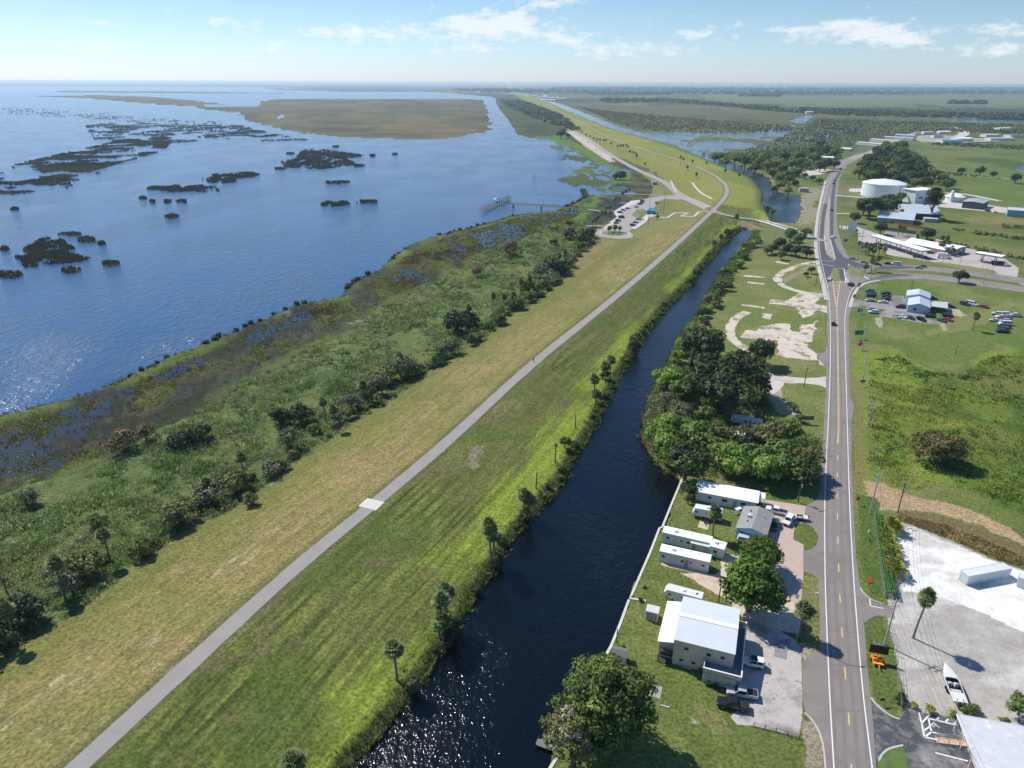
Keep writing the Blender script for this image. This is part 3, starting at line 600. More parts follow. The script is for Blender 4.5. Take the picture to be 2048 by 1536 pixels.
for P in ([(1664, 545), (1670, 535), (1677, 538), (1680, 560), (1672, 562), (1666, 560)], [(1694, 530), (1706, 532), (1716, 548), (1711, 553), (1700, 549)], [(1712, 534), (1732, 541), (1736, 549), (1722, 554), (1714, 545)]):
    o = sheet('median_lawn', ragged(p0(P), 3, 0), .12, M('median_grass', (118, 124, 66), var=.25, scale=.4, bump=.4)); MB
far_road = [(1700, 318), (1730, 309), (1752, 299), (1790, 282), (1830, 264), (1870, 257)]
ribbon('far_road', sl_(far_road), 11, .03, m_lightr)
ribbon('edge_line', resample(sl_(LW), 4), .2, .034, m_white, False); ribbon('edge_line', resample(sl_(RW), 4), .2, .034, m_white, False)
for off in (-2.65, -.95, 1.05, 2.75):
    q = [p + Vector((off, 0)) for p in resample(sl_([(1704, 1560), (1699, 1451), (1691.7, 1364), (1685.4, 1286), (1681, 1217), (1678, 1155), (1675.5, 1080), (1674.5, 1000), (1674.5, 941), (1677.5, 850), (1676, 728), (1674.7, 660)]), 3)]
    ribbon('wheel_track', q, [.55 + .2 * rnd.random() for _ in q], .024, M('wheel_track', (127, 119, 113), rough=.85, var=.07, scale=.2, fine=(3, .05)), False)
for y_ in (930, 1035, 1190, 1262, 1330, 1420, 790, 735):
    a, b = Vector(atz(1652 + (y_ - 900) * .02, y_)), Vector(atz(1700 + (y_ - 900) * .075, y_ + 3)); ribbon('crack_seal', [a.lerp(b, k / 9) + Vector((0, rnd.uniform(-.12, .12))) for k in range(10)], .07, .025, M('crack_tar', (84, 80, 78), var=.1), False)
CY = [(1704, 1560), (1699, 1451), (1691.7, 1364), (1685.4, 1286), (1681, 1217), (1678, 1155), (1675.5, 1080), (1674.5, 1000), (1674.5, 941), (1675.6, 880)]
cyl = resample(sl_(CY), .305)
ribbon('centre_dashes', cyl, .2, .034, m_yel, False, dash=(3.2, 11.6))
YC = [(1675.6, 885), (1677.5, 850), (1676, 728), (1674.7, 648), (1673.4, 614)]
for dx in (-.17, .17):
    ribbon('centre_line', resample([p + Vector((dx, 0)) for p in sl_(YC)], 4), .14, .034, m_yel, False)
for b in ([(1673, 616), (1668, 585), (1665.5, 562)], [(1673.6, 616), (1677, 585), (1680.5, 562)]): ribbon('centre_line', sl_(b), .3, .034, m_yel, False)
for k in range(9):
    t = k / 8; y_ = 612 - 46 * t; a, b = atz(1673 - 6.6 * t - .5, y_), atz(1673.4 + 6 * t + .5, y_ - 2); ribbon('hatch_line', [Vector(a), Vector(b)], .25, .033, m_yel, False)
for a, b, w in [((1645, 529), (1668, 532), .5), ((1645, 521), (1668, 523), .4), ((1690, 553), (1697, 564), .4), ((1688, 537), (1692, 566), .4), ((1697, 528), (1704, 537), .5), ((1676, 536), (1687, 537), .4), ((1683, 562), (1691, 563), .4), ((1728, 552), (1738, 559), .6), ((1652, 500), (1648, 470), .3), ((1671, 519), (1661, 480), .3)]:
    ribbon('stop_line', [Vector(atz(*a)), Vector(atz(*b))], w, .034, m_white, False)
for k in range(6): ribbon('crossing_bar', [Vector(atz(1690 + k * .9, 541 + k * 4.2)), Vector(atz(1695 + k * .9, 541.5 + k * 4.2))], .5, .035, m_white, False)
# pavements (raised kerbed walks)
def walk(name, pts, w, h=.12, mat=m_conc): 
    P = sl_(pts); L, Rr = ribbon_pts(P, w); b = MB(); n = len(P)
    b.add([(p.x, p.y, h) for p in L] + [(p.x, p.y, h) for p in Rr] + [(p.x, p.y, 0) for p in L] + [(p.x, p.y, 0) for p in Rr],
          [(n + i, n + i + 1, i + 1, i) for i in range(n - 1)] + [(i, i + 1, 2 * n + i + 1, 2 * n + i) for i in range(n - 1)] + [(n + i + 1, n + i, 3 * n + i, 3 * n + i + 1) for i in range(n - 1)])
    o = b.build(name, mat); o['kind'] = 'structure'; return o
walk('pavement', [(1653, 600), (1647, 572), (1640, 545), (1634, 520), (1630.5, 478), (1634, 440), (1640.5, 405), (1651, 362)], 2.2)
walk('pavement', [(1700, 615), (1706, 592), (1716, 574), (1735, 565), (1760, 561)], 1.6)
walk('kerb', [(1652, 1548), (1646, 1478), (1625, 1440), (1609, 1426)], .3)
walk('kerb', [(1742, 1396), (1754, 1412), (1781, 1433), (1799, 1439)], .35); walk('kerb', [(1757, 1522), (1764, 1508), (1778, 1497), (1806, 1491)], .35)
walk('kerb', [(1720.5, 1176), (1728, 1188), (1742, 1200), (1768, 1209)], .25)
walk('pavement', [(1600, 528), (1640, 531)], 1.6)
# aprons and lots
z1, z2 = .012, .016
sheet('driveway_apron', ragged(p0([(1719, 1172), (1728, 1190), (1742, 1201), (1768, 1210), (1788, 1212), (1790, 1240), (1776, 1235), (1756, 1231), (1738, 1238), (1729, 1247), (1722, 1213)]), 2, .08, 3), z2, m_asph)
for a, b in (((1739, 1196), (1741, 1212)), ((1741, 1212), (1767, 1217))): ribbon('apron_line', [Vector(atz(*a)), Vector(atz(*b))], .22, .034, m_white, False)
sheet('side_lot', p0([(1741, 1395), (1754, 1412), (1781, 1433), (1799, 1438), (1812, 1422), (1850, 1427), (1930, 1444), (2070, 1475), (2070, 1640), (1700, 1640)]), z1, m_dark)
sheet('lot_lawn', ragged(p0([(1756, 1524), (1764, 1509), (1778, 1498), (1805, 1492), (1811, 1515), (1818, 1536), (1824, 1640), (1764, 1640)]), 1.5, .1, 4), .07, M('lot_grass', (90, 110, 52), var=.25, scale=.5, bump=.4))
def z3(x, y): return (1600 + x / 3.98, 1150 + y / 3.98)
for a, b, mt in [((945, 1092), (970, 1190), 0), ((970, 1190), (990, 1290), 0), ((990, 1290), (1108, 1316), 0), ((970, 1178), (1030, 1112), 0), ((1022, 1142), (1046, 1250), 0), ((1022, 1142), (1245, 1195), 0), ((1046, 1250), (1100, 1262), 0), ((1100, 1262), (1150, 1270), 1), ((994, 1290), (1050, 1246), 0), ((985, 1240), (1032, 1208), 0), ((1085, 1158), (1104, 1132), 0), ((1156, 1172), (1180, 1148), 0), ((1242, 1195), (1232, 1172), 0), ((1078, 1416), (1338, 1482), 0), ((1225, 1215), (1232, 1272), 1)]:
    ribbon('bay_line', [Vector(atz(*z3(*a))), Vector(atz(*z3(*b)))], .28, .034, m_blue if mt else m_white, False)
# wheelchair mark
wc = Vector(atz(*z3(1068, 1194))); b = MB().at(wc.x, wc.y, .034, R(-16))
ring = [(math.cos(t), math.sin(t)) for t in np.linspace(-.4, 4.6, 15)]
for (c0, s0), (c1, s1) in zip(ring[:-1], ring[1:]): b.quad((c0 * .32, s0 * .32 - .1, 0), (c0 * .47, s0 * .47 - .1, 0), (c1 * .47, s1 * .47 - .1, 0), (c1 * .32, s1 * .32 - .1, 0))
b.quad((0, .35, 0), (.12, .35, 0), (.12, -.1, 0), (0, -.1, 0)); b.quad((.1, 0, 0), (.6, 0, 0), (.6, -.12, 0), (.1, -.12, 0)); b.quad((.55, -.05, 0), (.67, -.05, 0), (.8, -.5, 0), (.68, -.5, 0)); b.quad((-.05, .45, 0), (.17, .45, 0), (.17, .65, 0), (-.05, .65, 0))
o = b.build('wheelchair_mark', m_white); o['kind'] = 'structure'
sheet('parking_slab', ragged(p0([(1482, 1246), (1500, 1238), (1560, 1262), (1592, 1280), (1603, 1301), (1605, 1424), (1599, 1474), (1506, 1452), (1474, 1449), (1461, 1434), (1485, 1412), (1462, 1380), (1466, 1340)]), 1, .08, 6), z2, m_park)
sheet('asphalt_patch', ragged(p0([(1545, 1277), (1582, 1279), (1580, 1300), (1572, 1318), (1548, 1312)]), .8, .3, 7), .021, M('patched_asphalt', (140, 136, 132), var=.2, scale=1.2, fine=(4, .15)))
sheet('paver_court', p0([(1520, 992), (1530, 999), (1612, 1012), (1607, 1046), (1590, 1048), (1586, 1079), (1607, 1089), (1607, 1146), (1602, 1208), (1566, 1200), (1550, 1110), (1530, 1080), (1533, 1040)]), z2 + .003, m_paver)
sheet('sandy_drive', ragged(p0([(1440, 1108), (1475, 1110), (1530, 1078), (1552, 1110), (1568, 1200), (1602, 1206), (1598, 1268), (1540, 1258), (1500, 1250), (1452, 1198), (1410, 1174), (1392, 1162), (1362, 1148), (1400, 1147), (1430, 1150), (1444, 1136)]), 1.2, .35, 8), z1, m_sand)
sheet('patio', p0([(1324, 1120), (1412.5, 1141), (1413.6, 1150), (1337, 1134.6), (1322, 1130)]), z2, M('patio_pink', (205, 172, 150), var=.08, scale=1, fine=(4, .1)))
sheet('patio', p0([(1403, 1034), (1421, 1041), (1415, 1060), (1395, 1054)]), z2, M('patio_tan', (200, 180, 156), var=.15, scale=1.5, fine=(5, .15)))
sheet('slab', p0([(1300, 1368), (1325, 1374), (1320, 1398), (1296, 1390)]), z2, M('grey_slab', (160, 156, 148), var=.1))
walk('garden_path', [(1420, 1008), (1450, 1012), (1478, 1018)], .7, .05)
# worn slabs of the vanished buildings
def z7(x, y): return (1200 + x / 4.389, 550 + y / 4.389)
loop = smooth_line([Vector(p) for p in p0([(1496, 624), (1480, 631), (1467, 640), (1460, 655), (1461, 673), (1474, 686), (1494, 698), (1512, 707)])], 2)
L_, R_2 = ribbon_pts(loop, 4.4); sheet('old_track', ragged([tuple(p) for p in L_] + [tuple(p) for p in R_2[::-1]], 1.2, .55, 9), z1, m_slab)
sheet('old_slab', ragged(p0([(1483.7, 676), (1490.5, 660.5), (1513, 661.6), (1516.7, 652.5), (1541.8, 650), (1551, 647), (1580.5, 648), (1583, 662), (1598.7, 664), (1601, 650), (1626, 648), (1633, 639), (1628, 670), (1619, 686.7), (1617, 698), (1633, 707), (1647, 707), (1654, 720), (1653, 734), (1633, 722), (1587, 717.5), (1551, 709.5), (1557.7, 696), (1555.4, 682)]), 1.0, .8, 10), z1, m_slab)
sheet('old_slab', ragged(p0([(1538, 607), (1542, 598), (1573.7, 602), (1601, 586), (1628, 584), (1646, 588), (1630.6, 607), (1656, 613), (1658, 627), (1633, 618), (1624, 632), (1605.6, 636.6), (1594, 614), (1564.5, 609)]), 1.0, .9, 11), z1, m_slab)
tr = smooth_line([Vector(p) for p in p0([(1640, 522), (1610, 526), (1584, 536), (1560, 546), (1553, 558), (1564, 571), (1587, 580), (1617, 587), (1652, 590)])], 2)
L_, R_2 = ribbon_pts(tr, [3.5 + 1.5 * (i / len(tr)) for i in range(len(tr))]); sheet('old_track', ragged([tuple(p) for p in L_] + [tuple(p) for p in R_2[::-1]], 1.3, .7, 12), z1 - .003, m_slab)
for P in ([(1525.8, 626), (1544, 628.6), (1539.5, 639), (1523.5, 636.6)], [(1487, 550), (1530, 553), (1530, 556), (1487, 553)], [(1494, 563), (1528, 566), (1528, 569), (1494, 566)], [(1484, 608), (1530, 614), (1530, 617), (1484, 611)], [(1552, 522), (1578, 527), (1577, 529), (1551, 525)]):
    sheet('old_slab', ragged(p0(P), .7, .5, 13), z1, m_slab)
sheet('shell_drive', ragged(p0([(1512, 738), (1537, 744), (1564.5, 752), (1610, 757), (1653, 753), (1652, 776), (1635, 770), (1610, 767), (1570, 766), (1560, 778), (1545, 790), (1535, 780), (1532, 762)]), 1.5, .4, 14), z1, m_grav)
# car lot, gas station, plant
sheet('car_lot', ragged(p0([(1703, 598), (1720, 600), (1759.5, 607), (1778, 606), (1780, 591), (1807, 592), (1814, 614), (1826, 618), (1850, 627), (1850, 637), (1882, 645), (1874, 649), (1820, 642), (1759.5, 632), (1757, 627.6), (1774, 619), (1759.5, 618), (1727.6, 611.7), (1704, 614)]), 2.5, .2, 15), z1, M('lot_asphalt', (154, 146, 140), var=.12, scale=.2, fine=(2, .08), tint=[((128, 122, 116), .08, .5, .6)]))
sheet('car_lot_patch', p0([(1782, 592.5), (1804, 593), (1809, 612), (1796, 609), (1782, 606)]), z2, M('lot_dark', (122, 114, 110), var=.12))
sheet('forecourt', ragged(p0([(1678, 451), (1714, 453), (1751, 466), (1797, 475), (1832, 475), (1862.5, 486), (1919, 492.5), (1954, 501), (2011, 519), (2037.5, 536), (2034, 556), (2060, 572), (2045, 570), (1998, 549), (1906, 534), (1862.5, 523), (1775, 510), (1770, 501), (1749, 490), (1716, 482), (1716, 467), (1709, 459), (1681, 458)]), 4, .3, 16), z1, m_gasl)
sheet('forecourt_verge', ragged(p0([(1862, 525), (1906, 535), (1980, 549), (1996, 546), (1985, 540), (1930, 531), (1880, 524)]), 3, .2, 17), .06, M('verge_grass', (132, 124, 76), var=.25, scale=.2, bump=.3))
sheet('store_back_lot', p0([(1772, 462), (1832, 470), (1832, 478), (1790, 478), (1764, 470)]), z2, M('back_lot', (150, 140, 130), var=.15))
sheet('shell_lot', ragged(p0([(1600, 343), (1620, 337), (1655, 338), (1664, 341), (1640, 349), (1604, 352)]), 5, 1.5, 18), z1, m_grav)
sheet('plant_yard', ragged(p0([(1812, 400), (1860, 398), (1900, 402), (1960, 408), (2048, 420), (2100, 424), (2100, 430), (2040, 428), (1960, 421), (1880, 414), (1820, 408)]), 5, .8, 19), z1, m_grav)
ribbon('service_road', sl_([(1672, 391), (1700, 393), (1740, 396), (1800, 402), (1860, 402)]), 6, .03, m_grav); ribbon('service_road', sl_([(1890, 386), (1930, 388), (1960, 394), (2000, 402)]), 7, .03, m_grav)
ribbon('service_road', sl_([(1700, 427), (1672, 427)]), 4, .03, m_grav); ribbon('field_track', sl_([(1880, 348), (1960, 353), (2048, 360), (2200, 372)]), 3, .03, m_grav); ribbon('dirt_road', sl_([(1905, 255), (1925, 260), (1930, 268), (1915, 274)]), 22, .03, m_grav)
sheet('yard', ragged(p0([(1815, 275), (1850, 270), (1900, 271), (1960, 277), (2010, 275), (2000, 282), (1930, 286), (1850, 285)]), 12, 4, 20), z1, M('yard_dirt', (164, 158, 146), rough=.95, var=.2, scale=.02, tint=[((112, 118, 82), .03, .48, .6), ((190, 182, 170), .06, .55, .65)]))
# ---- levee path, roads, car park (they follow the ground)
pp = [Vector(p) for p in path[:-1]]; pp = resample(smooth_line(pp, 3), 4)
sheetw = ribbon('levee_path', pp, [3.6 + .35 * rnd.random() for _ in pp], .05, m_pathc)
pad = at(743, 1009); d = (Vector(path[3]) - Vector(path[2])).normalized(); n_ = Vector((-d.y, d.x)); pc = Vector(path[4 - 0]) if 0 else Vector((pad.x, pad.y))
q = [pc + d * 2.1 + n_ * 2.6, pc - d * 2.1 + n_ * 2.6, pc - d * 2.1 - n_ * 2.6, pc + d * 2.1 - n_ * 2.6]
b = MB().prism([tuple(v) for v in q], CREST - .3, CREST + .10); o = b.build('concrete_pad', M('pad_concrete', (206, 199, 184), var=.08, scale=1)); o['kind'] = 'structure'
acc = [(1138, 262), (1165, 272), (1200, 297), (1235, 318), (1270, 338), (1310, 355), (1338, 369), (1352, 384), (1372, 396), (1400, 408), (1425, 423)]
A = resample(smooth_line([Vector(p) for p in pw(acc)], 2), 6); wA = [16 - 7 * min(1, i / (len(A) * .55)) for i in range(len(A))]
ribbon('access_road', A, wA, .09, m_lightr)
B_ = resample(smooth_line([Vector(p) for p in pw([(1425, 423), (1450, 430), (1480, 437)]) + p0([(1510, 443), (1550, 452), (1590, 463), (1625, 476), (1645, 483)])], 2), 4)
def zbr(x, y):
    h = float(hfun([x], [y])[0]); s = max(0, (x - B_[0].x) / (B_[-1].x - B_[0].x)); return max(h, 6 - 5.7 * min(1, s / .78) ** .9 if s < .78 else .1)
ribbon('bridge_road', B_, 8.5, .10, m_lightr, zfun=zbr)
CP = [(1207.6, 457), (1234, 435.5), (1251.6, 415), (1278, 402), (1300, 396), (1322, 392.5), (1357, 391.5), (1378, 397), (1366, 399), (1330, 398), (1312, 404), (1310, 415), (1292.6, 421), (1268, 425), (1263, 431), (1284, 437), (1290, 441), (1266, 457), (1258, 462), (1267, 470), (1263, 476), (1236, 478), (1200, 474), (1190, 468), (1196, 460)]
sheet('car_park', ragged(pw(CP), 3, 0), .10, M('car_park_asphalt', (162, 152, 146), var=.05, scale=.2, fine=(2, .05)), follow=True)
for P in ([(1205, 458), (1234, 434), (1226, 424), (1262, 402), (1290, 399), (1252, 416), (1236, 436), (1216, 458)], [(1262, 458), (1290, 440), (1285, 436), (1292, 430), (1312, 428), (1300, 434), (1292, 444), (1272, 458)]):
    sheet('kerb_walk', ragged(pw(P), 3, 0), .16, M('kerb_white', (200, 192, 182), var=.06), follow=True)
rc = at(1229.6, 467); rl = MB()
sheet('roundabout_lawn', [(rc.x + 9.5 * math.cos(t), rc.y + 9.5 * math.sin(t)) for t in np.linspace(0, 2 * math.pi, 28)[:-1]], .17, M('island_grass', (112, 126, 66), var=.25, scale=.3), follow=True)
ring = [(rc.x + 11.2 * math.cos(t), rc.y + 11.2 * math.sin(t)) for t in np.linspace(0, 2 * math.pi, 28)]
ribbon('roundabout_kerb', [Vector(p) for p in ring], .9, .2, m_conc)
for P in ([(1270, 420), (1282, 417.5), (1290, 419), (1288, 424), (1272, 425)], [(1268, 427), (1282, 426), (1281, 432), (1268, 434)]): sheet('island_lawn', ragged(pw(P), 2, 0), .17, MATS['island_grass'], follow=True)
zig = [(1297, 435.5), (1318, 429), (1300, 428.5)], [(1316, 434.5), (1334, 436), (1350, 425.5), (1376, 426.5), (1362, 432.5), (1388, 433.5), (1398, 424), (1417, 424)]
ribbon('ramp_walk', resample([Vector(p) for p in pw(zig[1])], 2), 2.6, .16, m_conc); ribbon('ramp_walk', resample([Vector(p) for p in pw(zig[0])], 2), 2.2, .16, m_conc)
for P in ([(1230, 386), (1300, 390), (1345, 391), (1358, 389)], [(1237, 406), (1262, 407)], [(1172, 452), (1210, 452)], [(1196, 423), (1226, 424)], [(1160, 416), (1196, 422)], [(1341, 361), (1347, 372), (1352, 384)], [(1384, 365), (1400, 385), (1424, 398)]): ribbon('park_walk', resample(smooth_line([Vector(p) for p in pw(P)], 1), 4), 2.2, .13, m_conc)
sheet('shell_beach', ragged(pw([(1132, 262), (1150, 262), (1200, 298), (1230, 322), (1220, 326), (1190, 306), (1160, 285)]), 4, 3, 22), .05, M('sandy_shore', (186, 172, 154), rough=.95, var=.12, scale=.1, fine=(1, .1), tint=[((132, 132, 84), .06, .52, .6), ((204, 194, 180), .04, .5, .62)]), follow=True)
# ================================================================= builders
def proj(x, y, z):
    w = y * cp - (z - HC) * sp; u, v = x / w, (y * sp + (z - HC) * cp) / w
    u, v = cr * u + sr * v, -sr * u + cr * v
    return 1024 + u * FPX, 768 - v * FPX
def ppm(x, y, z=0): return FPX / (y * cp - (z - HC) * sp)
def height(bx, by, ty, z0=None):
    p = at(bx, by) if z0 is None else Vector((*atz(bx, by, z0), z0)); lo, hi = 0, 60
    for _ in range(40):
        m_ = (lo + hi) / 2
        if proj(p.x, p.y, p.z + m_)[1] > ty: lo = m_
        else: hi = m_
    return p, lo
def head(a, b, z=0): p, q = atz(*a, z), atz(*b, z); return math.atan2(q[1] - p[1], q[0] - p[0])

# ---- foliage
def leaf_mesh(name, c, nrm, size, col, mat, asp=.62):
    """one rhombic leaf spray per point"""
    n = len(c); up = nr.normal(size=(n, 3)); a = np.cross(nrm, up); a /= np.linalg.norm(a, axis=1, keepdims=True) + 1e-9; b = np.cross(nrm, a); b /= np.linalg.norm(b, axis=1, keepdims=True) + 1e-9
    s = size[:, None]; fold = nrm * s * .22
    v = np.stack([c - a * s, c - b * s * asp + fold, c + a * s, c + b * s * asp + fold], 1).reshape(-1, 3)
    return np_mesh(name, v, np.arange(4 * n).reshape(n, 4), mat, np.repeat(col, 4, 0))
def rdir(n):
    d = nr.normal(size=(n, 3)); return d / np.linalg.norm(d, axis=1, keepdims=True)
LEAF = M('leaf', attr=True, rough=.6, var=.15, scale=.9, trans=.26, spec=.25, upn=.25)
GRASSM = M('grass_blade', attr=True, rough=.8, var=.12, scale=.4, trans=.3, spec=.1, upn=.85)
BARK = M('bark', (112, 98, 84), rough=.95, var=.3, scale=3, bump=.6)
PBARK = M('palm_bark', (128, 116, 104), rough=.95, var=.25, scale=4, bump=.5)
def crown(name, R_c, zc, zr, nl, n, size, pal, lobe=.42, seed=0, lump=1.0):
    """crown of leaf sprays round many lobes; pal = list of sRGB"""
    d = rdir(nl); d[:, 2] = np.where(d[:, 2] < -.45, -d[:, 2], d[:, 2]); k = nr.uniform(.35, 1, nl)[:, None] ** .5
    nb_ = 7; B = rdir(nb_); B[:, 2] = np.abs(B[:, 2]) * .8 - .15; big = B * nr.uniform(.42, .62, (nb_, 1)) * R_c; bp = nr.integers(0, nb_, nl); br_ = nr.uniform(.30, .52, nb_)
    L0 = d * k * np.array([R_c, R_c, zr]) * (1 - lobe * .8)
    L = (d * k * np.array([R_c, R_c, zr]) * .62 * (br_[bp] / .42)[:, None] + big[bp] * np.array([1, 1, zr / R_c])) * (1.02 - lobe * .45); L = L * lump + L0 * (1 - lump); lr = R_c * lobe * nr.uniform(.42, 1.1, nl)
    pick = nr.integers(0, nl, n); q = rdir(n); q[:, 2] = np.abs(q[:, 2]) * np.where(nr.random(n) < .8, 1, -1)
    rad_ = nr.uniform(.62, 1.08, n)[:, None]
    c = L[pick] + q * rad_ * lr[pick][:, None] * np.array([1, 1, .8]); c[:, 2] += zc
    out = c - np.array([0, 0, zc]); out /= np.linalg.norm(out, axis=1, keepdims=True) + 1e-6
    nn = q * .8 + out * .3 + nr.normal(size=(n, 3)) * .45; nn /= np.linalg.norm(nn, axis=1, keepdims=True)
    P = np.array([lin(p) for p in pal]); lc = P[nr.integers(0, len(pal), nl)] * nr.uniform(.8, 1.2, (nl, 1)) * nr.uniform(.82, 1.18, nb_)[bp][:, None]; col = 1.3 * lc[pick] * nr.uniform(.7, 1.3, n)[:, None]
    return leaf_mesh(name, c, nn, size * nr.uniform(.6, 1.3, n), col, LEAF)
def trunk_mb(h, r, spread, nb, seed=1):
    b = MB(); rg = random.Random(seed); b.tube([(0, 0, -.3), (.05 * h * rg.uniform(-1, 1), .04 * h, h * .5), (.06 * h, .02 * h, h)], [r * 1.3, r, r * .6], 7)
    for k in range(nb):
        a = 2 * math.pi * k / nb + rg.uniform(-.4, .4); z0 = h * rg.uniform(.35, .8); e = spread * rg.uniform(.5, .85)
        b.tube([(0, 0, z0), (math.cos(a) * e * .5, math.sin(a) * e * .5, z0 + h * .35), (math.cos(a) * e, math.sin(a) * e, z0 + h * .5 + .2 * e)], [r * .55, r * .35, r * .1], 5)
    return b
TREES = {}
PAL = dict(oak=[(62, 76, 40), (72, 84, 44), (54, 66, 38), (84, 92, 50)], mid=[(86, 110, 48), (98, 120, 54), (74, 98, 42), (112, 128, 62)], bright=[(112, 142, 52), (126, 150, 60), (98, 128, 46), (140, 156, 74)],
           olive=[(104, 110, 58), (118, 118, 66), (92, 100, 52)], grey=[(108, 112, 78), (94, 102, 66), (124, 122, 94)], brown=[(132, 108, 72), (116, 96, 62), (100, 98, 58)], dark=[(58, 74, 44), (66, 82, 48), (50, 62, 40)], ficus=[(78, 104, 36), (90, 114, 40), (64, 88, 32), (104, 124, 48)],
           cypress=[(94, 110, 50), (82, 100, 46), (110, 122, 56), (68, 86, 42)], gold=[(138, 130, 62), (122, 120, 56), (150, 138, 74)], moss=[(150, 148, 128), (132, 132, 112), (166, 162, 144)], yel=[(146, 142, 44), (126, 134, 44), (160, 150, 56)])
def tree_proto(kind, pal, R_=1.0, n=2600, nl=46, size=.085, zr=.82, hc=1.05, lobe=.36, nb=5, variants=2, lump=.85):
    """unit-radius trees; scaled to size where they stand"""
    TREES[kind] = []
    for k in range(variants):
        r = thing('tree', None, None); t = trunk_mb(hc * .95, .075, .8, nb, k + 3).build('trunk', BARK, r)
        c = link('crown', crown('crown', 1.0, hc, zr, nl, n, size, PAL[pal] if isinstance(pal, str) else pal, lobe, lump=lump), r)
        TREES[kind].append([r, False])
for kd, pal, n, zr, hc, sz in (('oak', 'oak', 4600, .72, .8, .075), ('mid', 'mid', 3200, .82, .82, .08), ('bright', 'bright', 3200, .85, .78, .08), ('olive', 'olive', 2600, .85, .85, .08), ('grey', 'grey', 900, .9, 1.05, .075),
                               ('brown', 'brown', 1400, .85, 1.1, .08), ('dark', 'dark', 2600, .78, .8, .085), ('tall', 'dark', 3000, 1.7, 1.8, .08), ('far', 'dark', 420, .75, .95, .2)):
    tree_proto(kd, pal, n=n, zr=zr, hc=hc, size=sz)
tree_proto('ficus', 'ficus', n=10000, nl=130, zr=.8, hc=.8, size=.052, lobe=.26, nb=7, lump=.25); tree_proto('cypress', 'cypress', n=24000, nl=190, zr=.95, hc=.9, size=.036, lobe=.23, nb=8, variants=1, lump=.32)
for kd, pal, n, sz in (('shrub_wide', [(92, 92, 50), (106, 96, 56), (80, 84, 44), (118, 104, 62)], 6500, .05), ('shrub_dark', 'dark', 1500, .1), ('shrub_green', 'mid', 1500, .1), ('shrub_grey', 'grey', 1100, .085), ('shrub_bright', 'bright', 1500, .1), ('shrub_brown', 'brown', 1000, .085), ('shrub_yellow', 'yel', 1200, .1), ('shrub_olive', 'olive', 1400, .1)):
    TREES[kd] = []
    for k in range(2):
        r = thing('shrub', None, None); st = trunk_mb(.6, .05, .5, 4, k).build('stem', BARK, r)
        link('foliage', crown('foliage', 1.0, .5, .75, 30 if n < 4000 else 110, n, sz, PAL[pal] if isinstance(pal, str) else pal, .42 if n < 4000 else .28), r); TREES[kd].append([r, False])
def plant(kind, px, py, rpx, label, group=None, cat=None, name=None, hc=None, world=None, rad=None, zs=1.0):
    """px,py = centre of the crown on the photo, rpx its half width there"""
    L = TREES[kind]; e = L[rnd.randrange(len(L))]
    if world is not None: p = Vector(world); R_ = rad
    else:
        k = hc if hc is not None else (.5 if kind.startswith('shrub') else (1.7 if kind == 'tall' else .8)); R_ = 4.0; zg = float(at(px, py).z)
        for _ in range(6):
            x, y = atz(px, py, zg + k * R_ * zs); zg = float(hfun([x], [y])[0]); R_ = rpx / ppm(x, y, zg)
        x, y = atz(px, py, zg + k * R_ * zs); p = Vector((x, y, zg))
    if e[1]: o = copy_tree(e[0])
    else: o = e[0]; e[1] = True
    o.location = p; o.rotation_euler = (0, 0, rnd.uniform(0, 6.28)); s = R_; o.scale = (s * rnd.uniform(.92, 1.08), s * rnd.uniform(.92, 1.08), s * zs * rnd.uniform(.92, 1.1))
    o.name = name or ('shrub' if kind.startswith('shrub') else 'tree')
    for a in ('label', 'group', 'category'):
        if a in o: del o[a]
    return tag(o, label, cat or ('shrub' if kind.startswith('shrub') else 'tree'), group)
# palms: fan fronds on a ringed trunk
def frond_crown(name, n, pet, fan, pal, elo=-55, ehi=85, leafn=9, droop=.35, feather=False):
    V = []; F = []; C = []
    for k in range(n):
        a = 2.399 * k + rnd.uniform(-.3, .3); e = R(elo + (ehi - elo) * ((k + .5) / n) + rnd.uniform(-8, 8))
        d = Vector((math.cos(a) * math.cos(e), math.sin(a) * math.cos(e), math.sin(e))); side = d.cross(Vector((0, 0, 1))).normalized(); nrm = side.cross(d)
        pl = pet * rnd.uniform(.8, 1.15); base = d * pl; base.z -= .12 * pl * math.cos(e)
        c = 1.6 * lin(rnd.choice(pal)) * rnd.uniform(.75, 1.25); f = fan * rnd.uniform(.85, 1.15)
        def tri(p, q, r_): i = len(V); V.extend([p, q, r_]); F.append((i, i + 1, i + 2)); C.extend([c] * 3)
        w = .035 + .01 * fan; tri(side * w, -side * w, base)
        if feather:
            for j in range(leafn):
                t = (j + 1) / leafn; q = d * (pl + f) * t; q.z -= droop * (f + pl) * t * t
                for s in (-1, 1):
                    tip = q + side * s * f * .42 * (1 - .5 * t) + d * f * .2; tip.z -= .18 * f; tri(q + d * .09, q - d * .09, tip)
        else:
            for j in range(leafn):
                t = R(-100 + 200 * j / (leafn - 1)); dd = d * math.cos(t) + side * math.sin(t); tip = base + dd * f * (.75 + .25 * math.cos(t)); tip.z -= droop * f * (.4 + .6 * abs(math.sin(t)))
                ww = dd.cross(nrm).normalized() * f * .13; m_ = base + dd * f * .5; tri(base, m_ + ww, m_ - ww); tri(m_ + ww, tip, m_ - ww)
    return np_mesh(name, np.array([tuple(v) for v in V]), np.array(F), LEAF, np.array(C), k=3)
PGREEN = [(92, 106, 58), (104, 116, 66), (80, 94, 50), (120, 122, 78), (70, 84, 46)]
PALMS = []
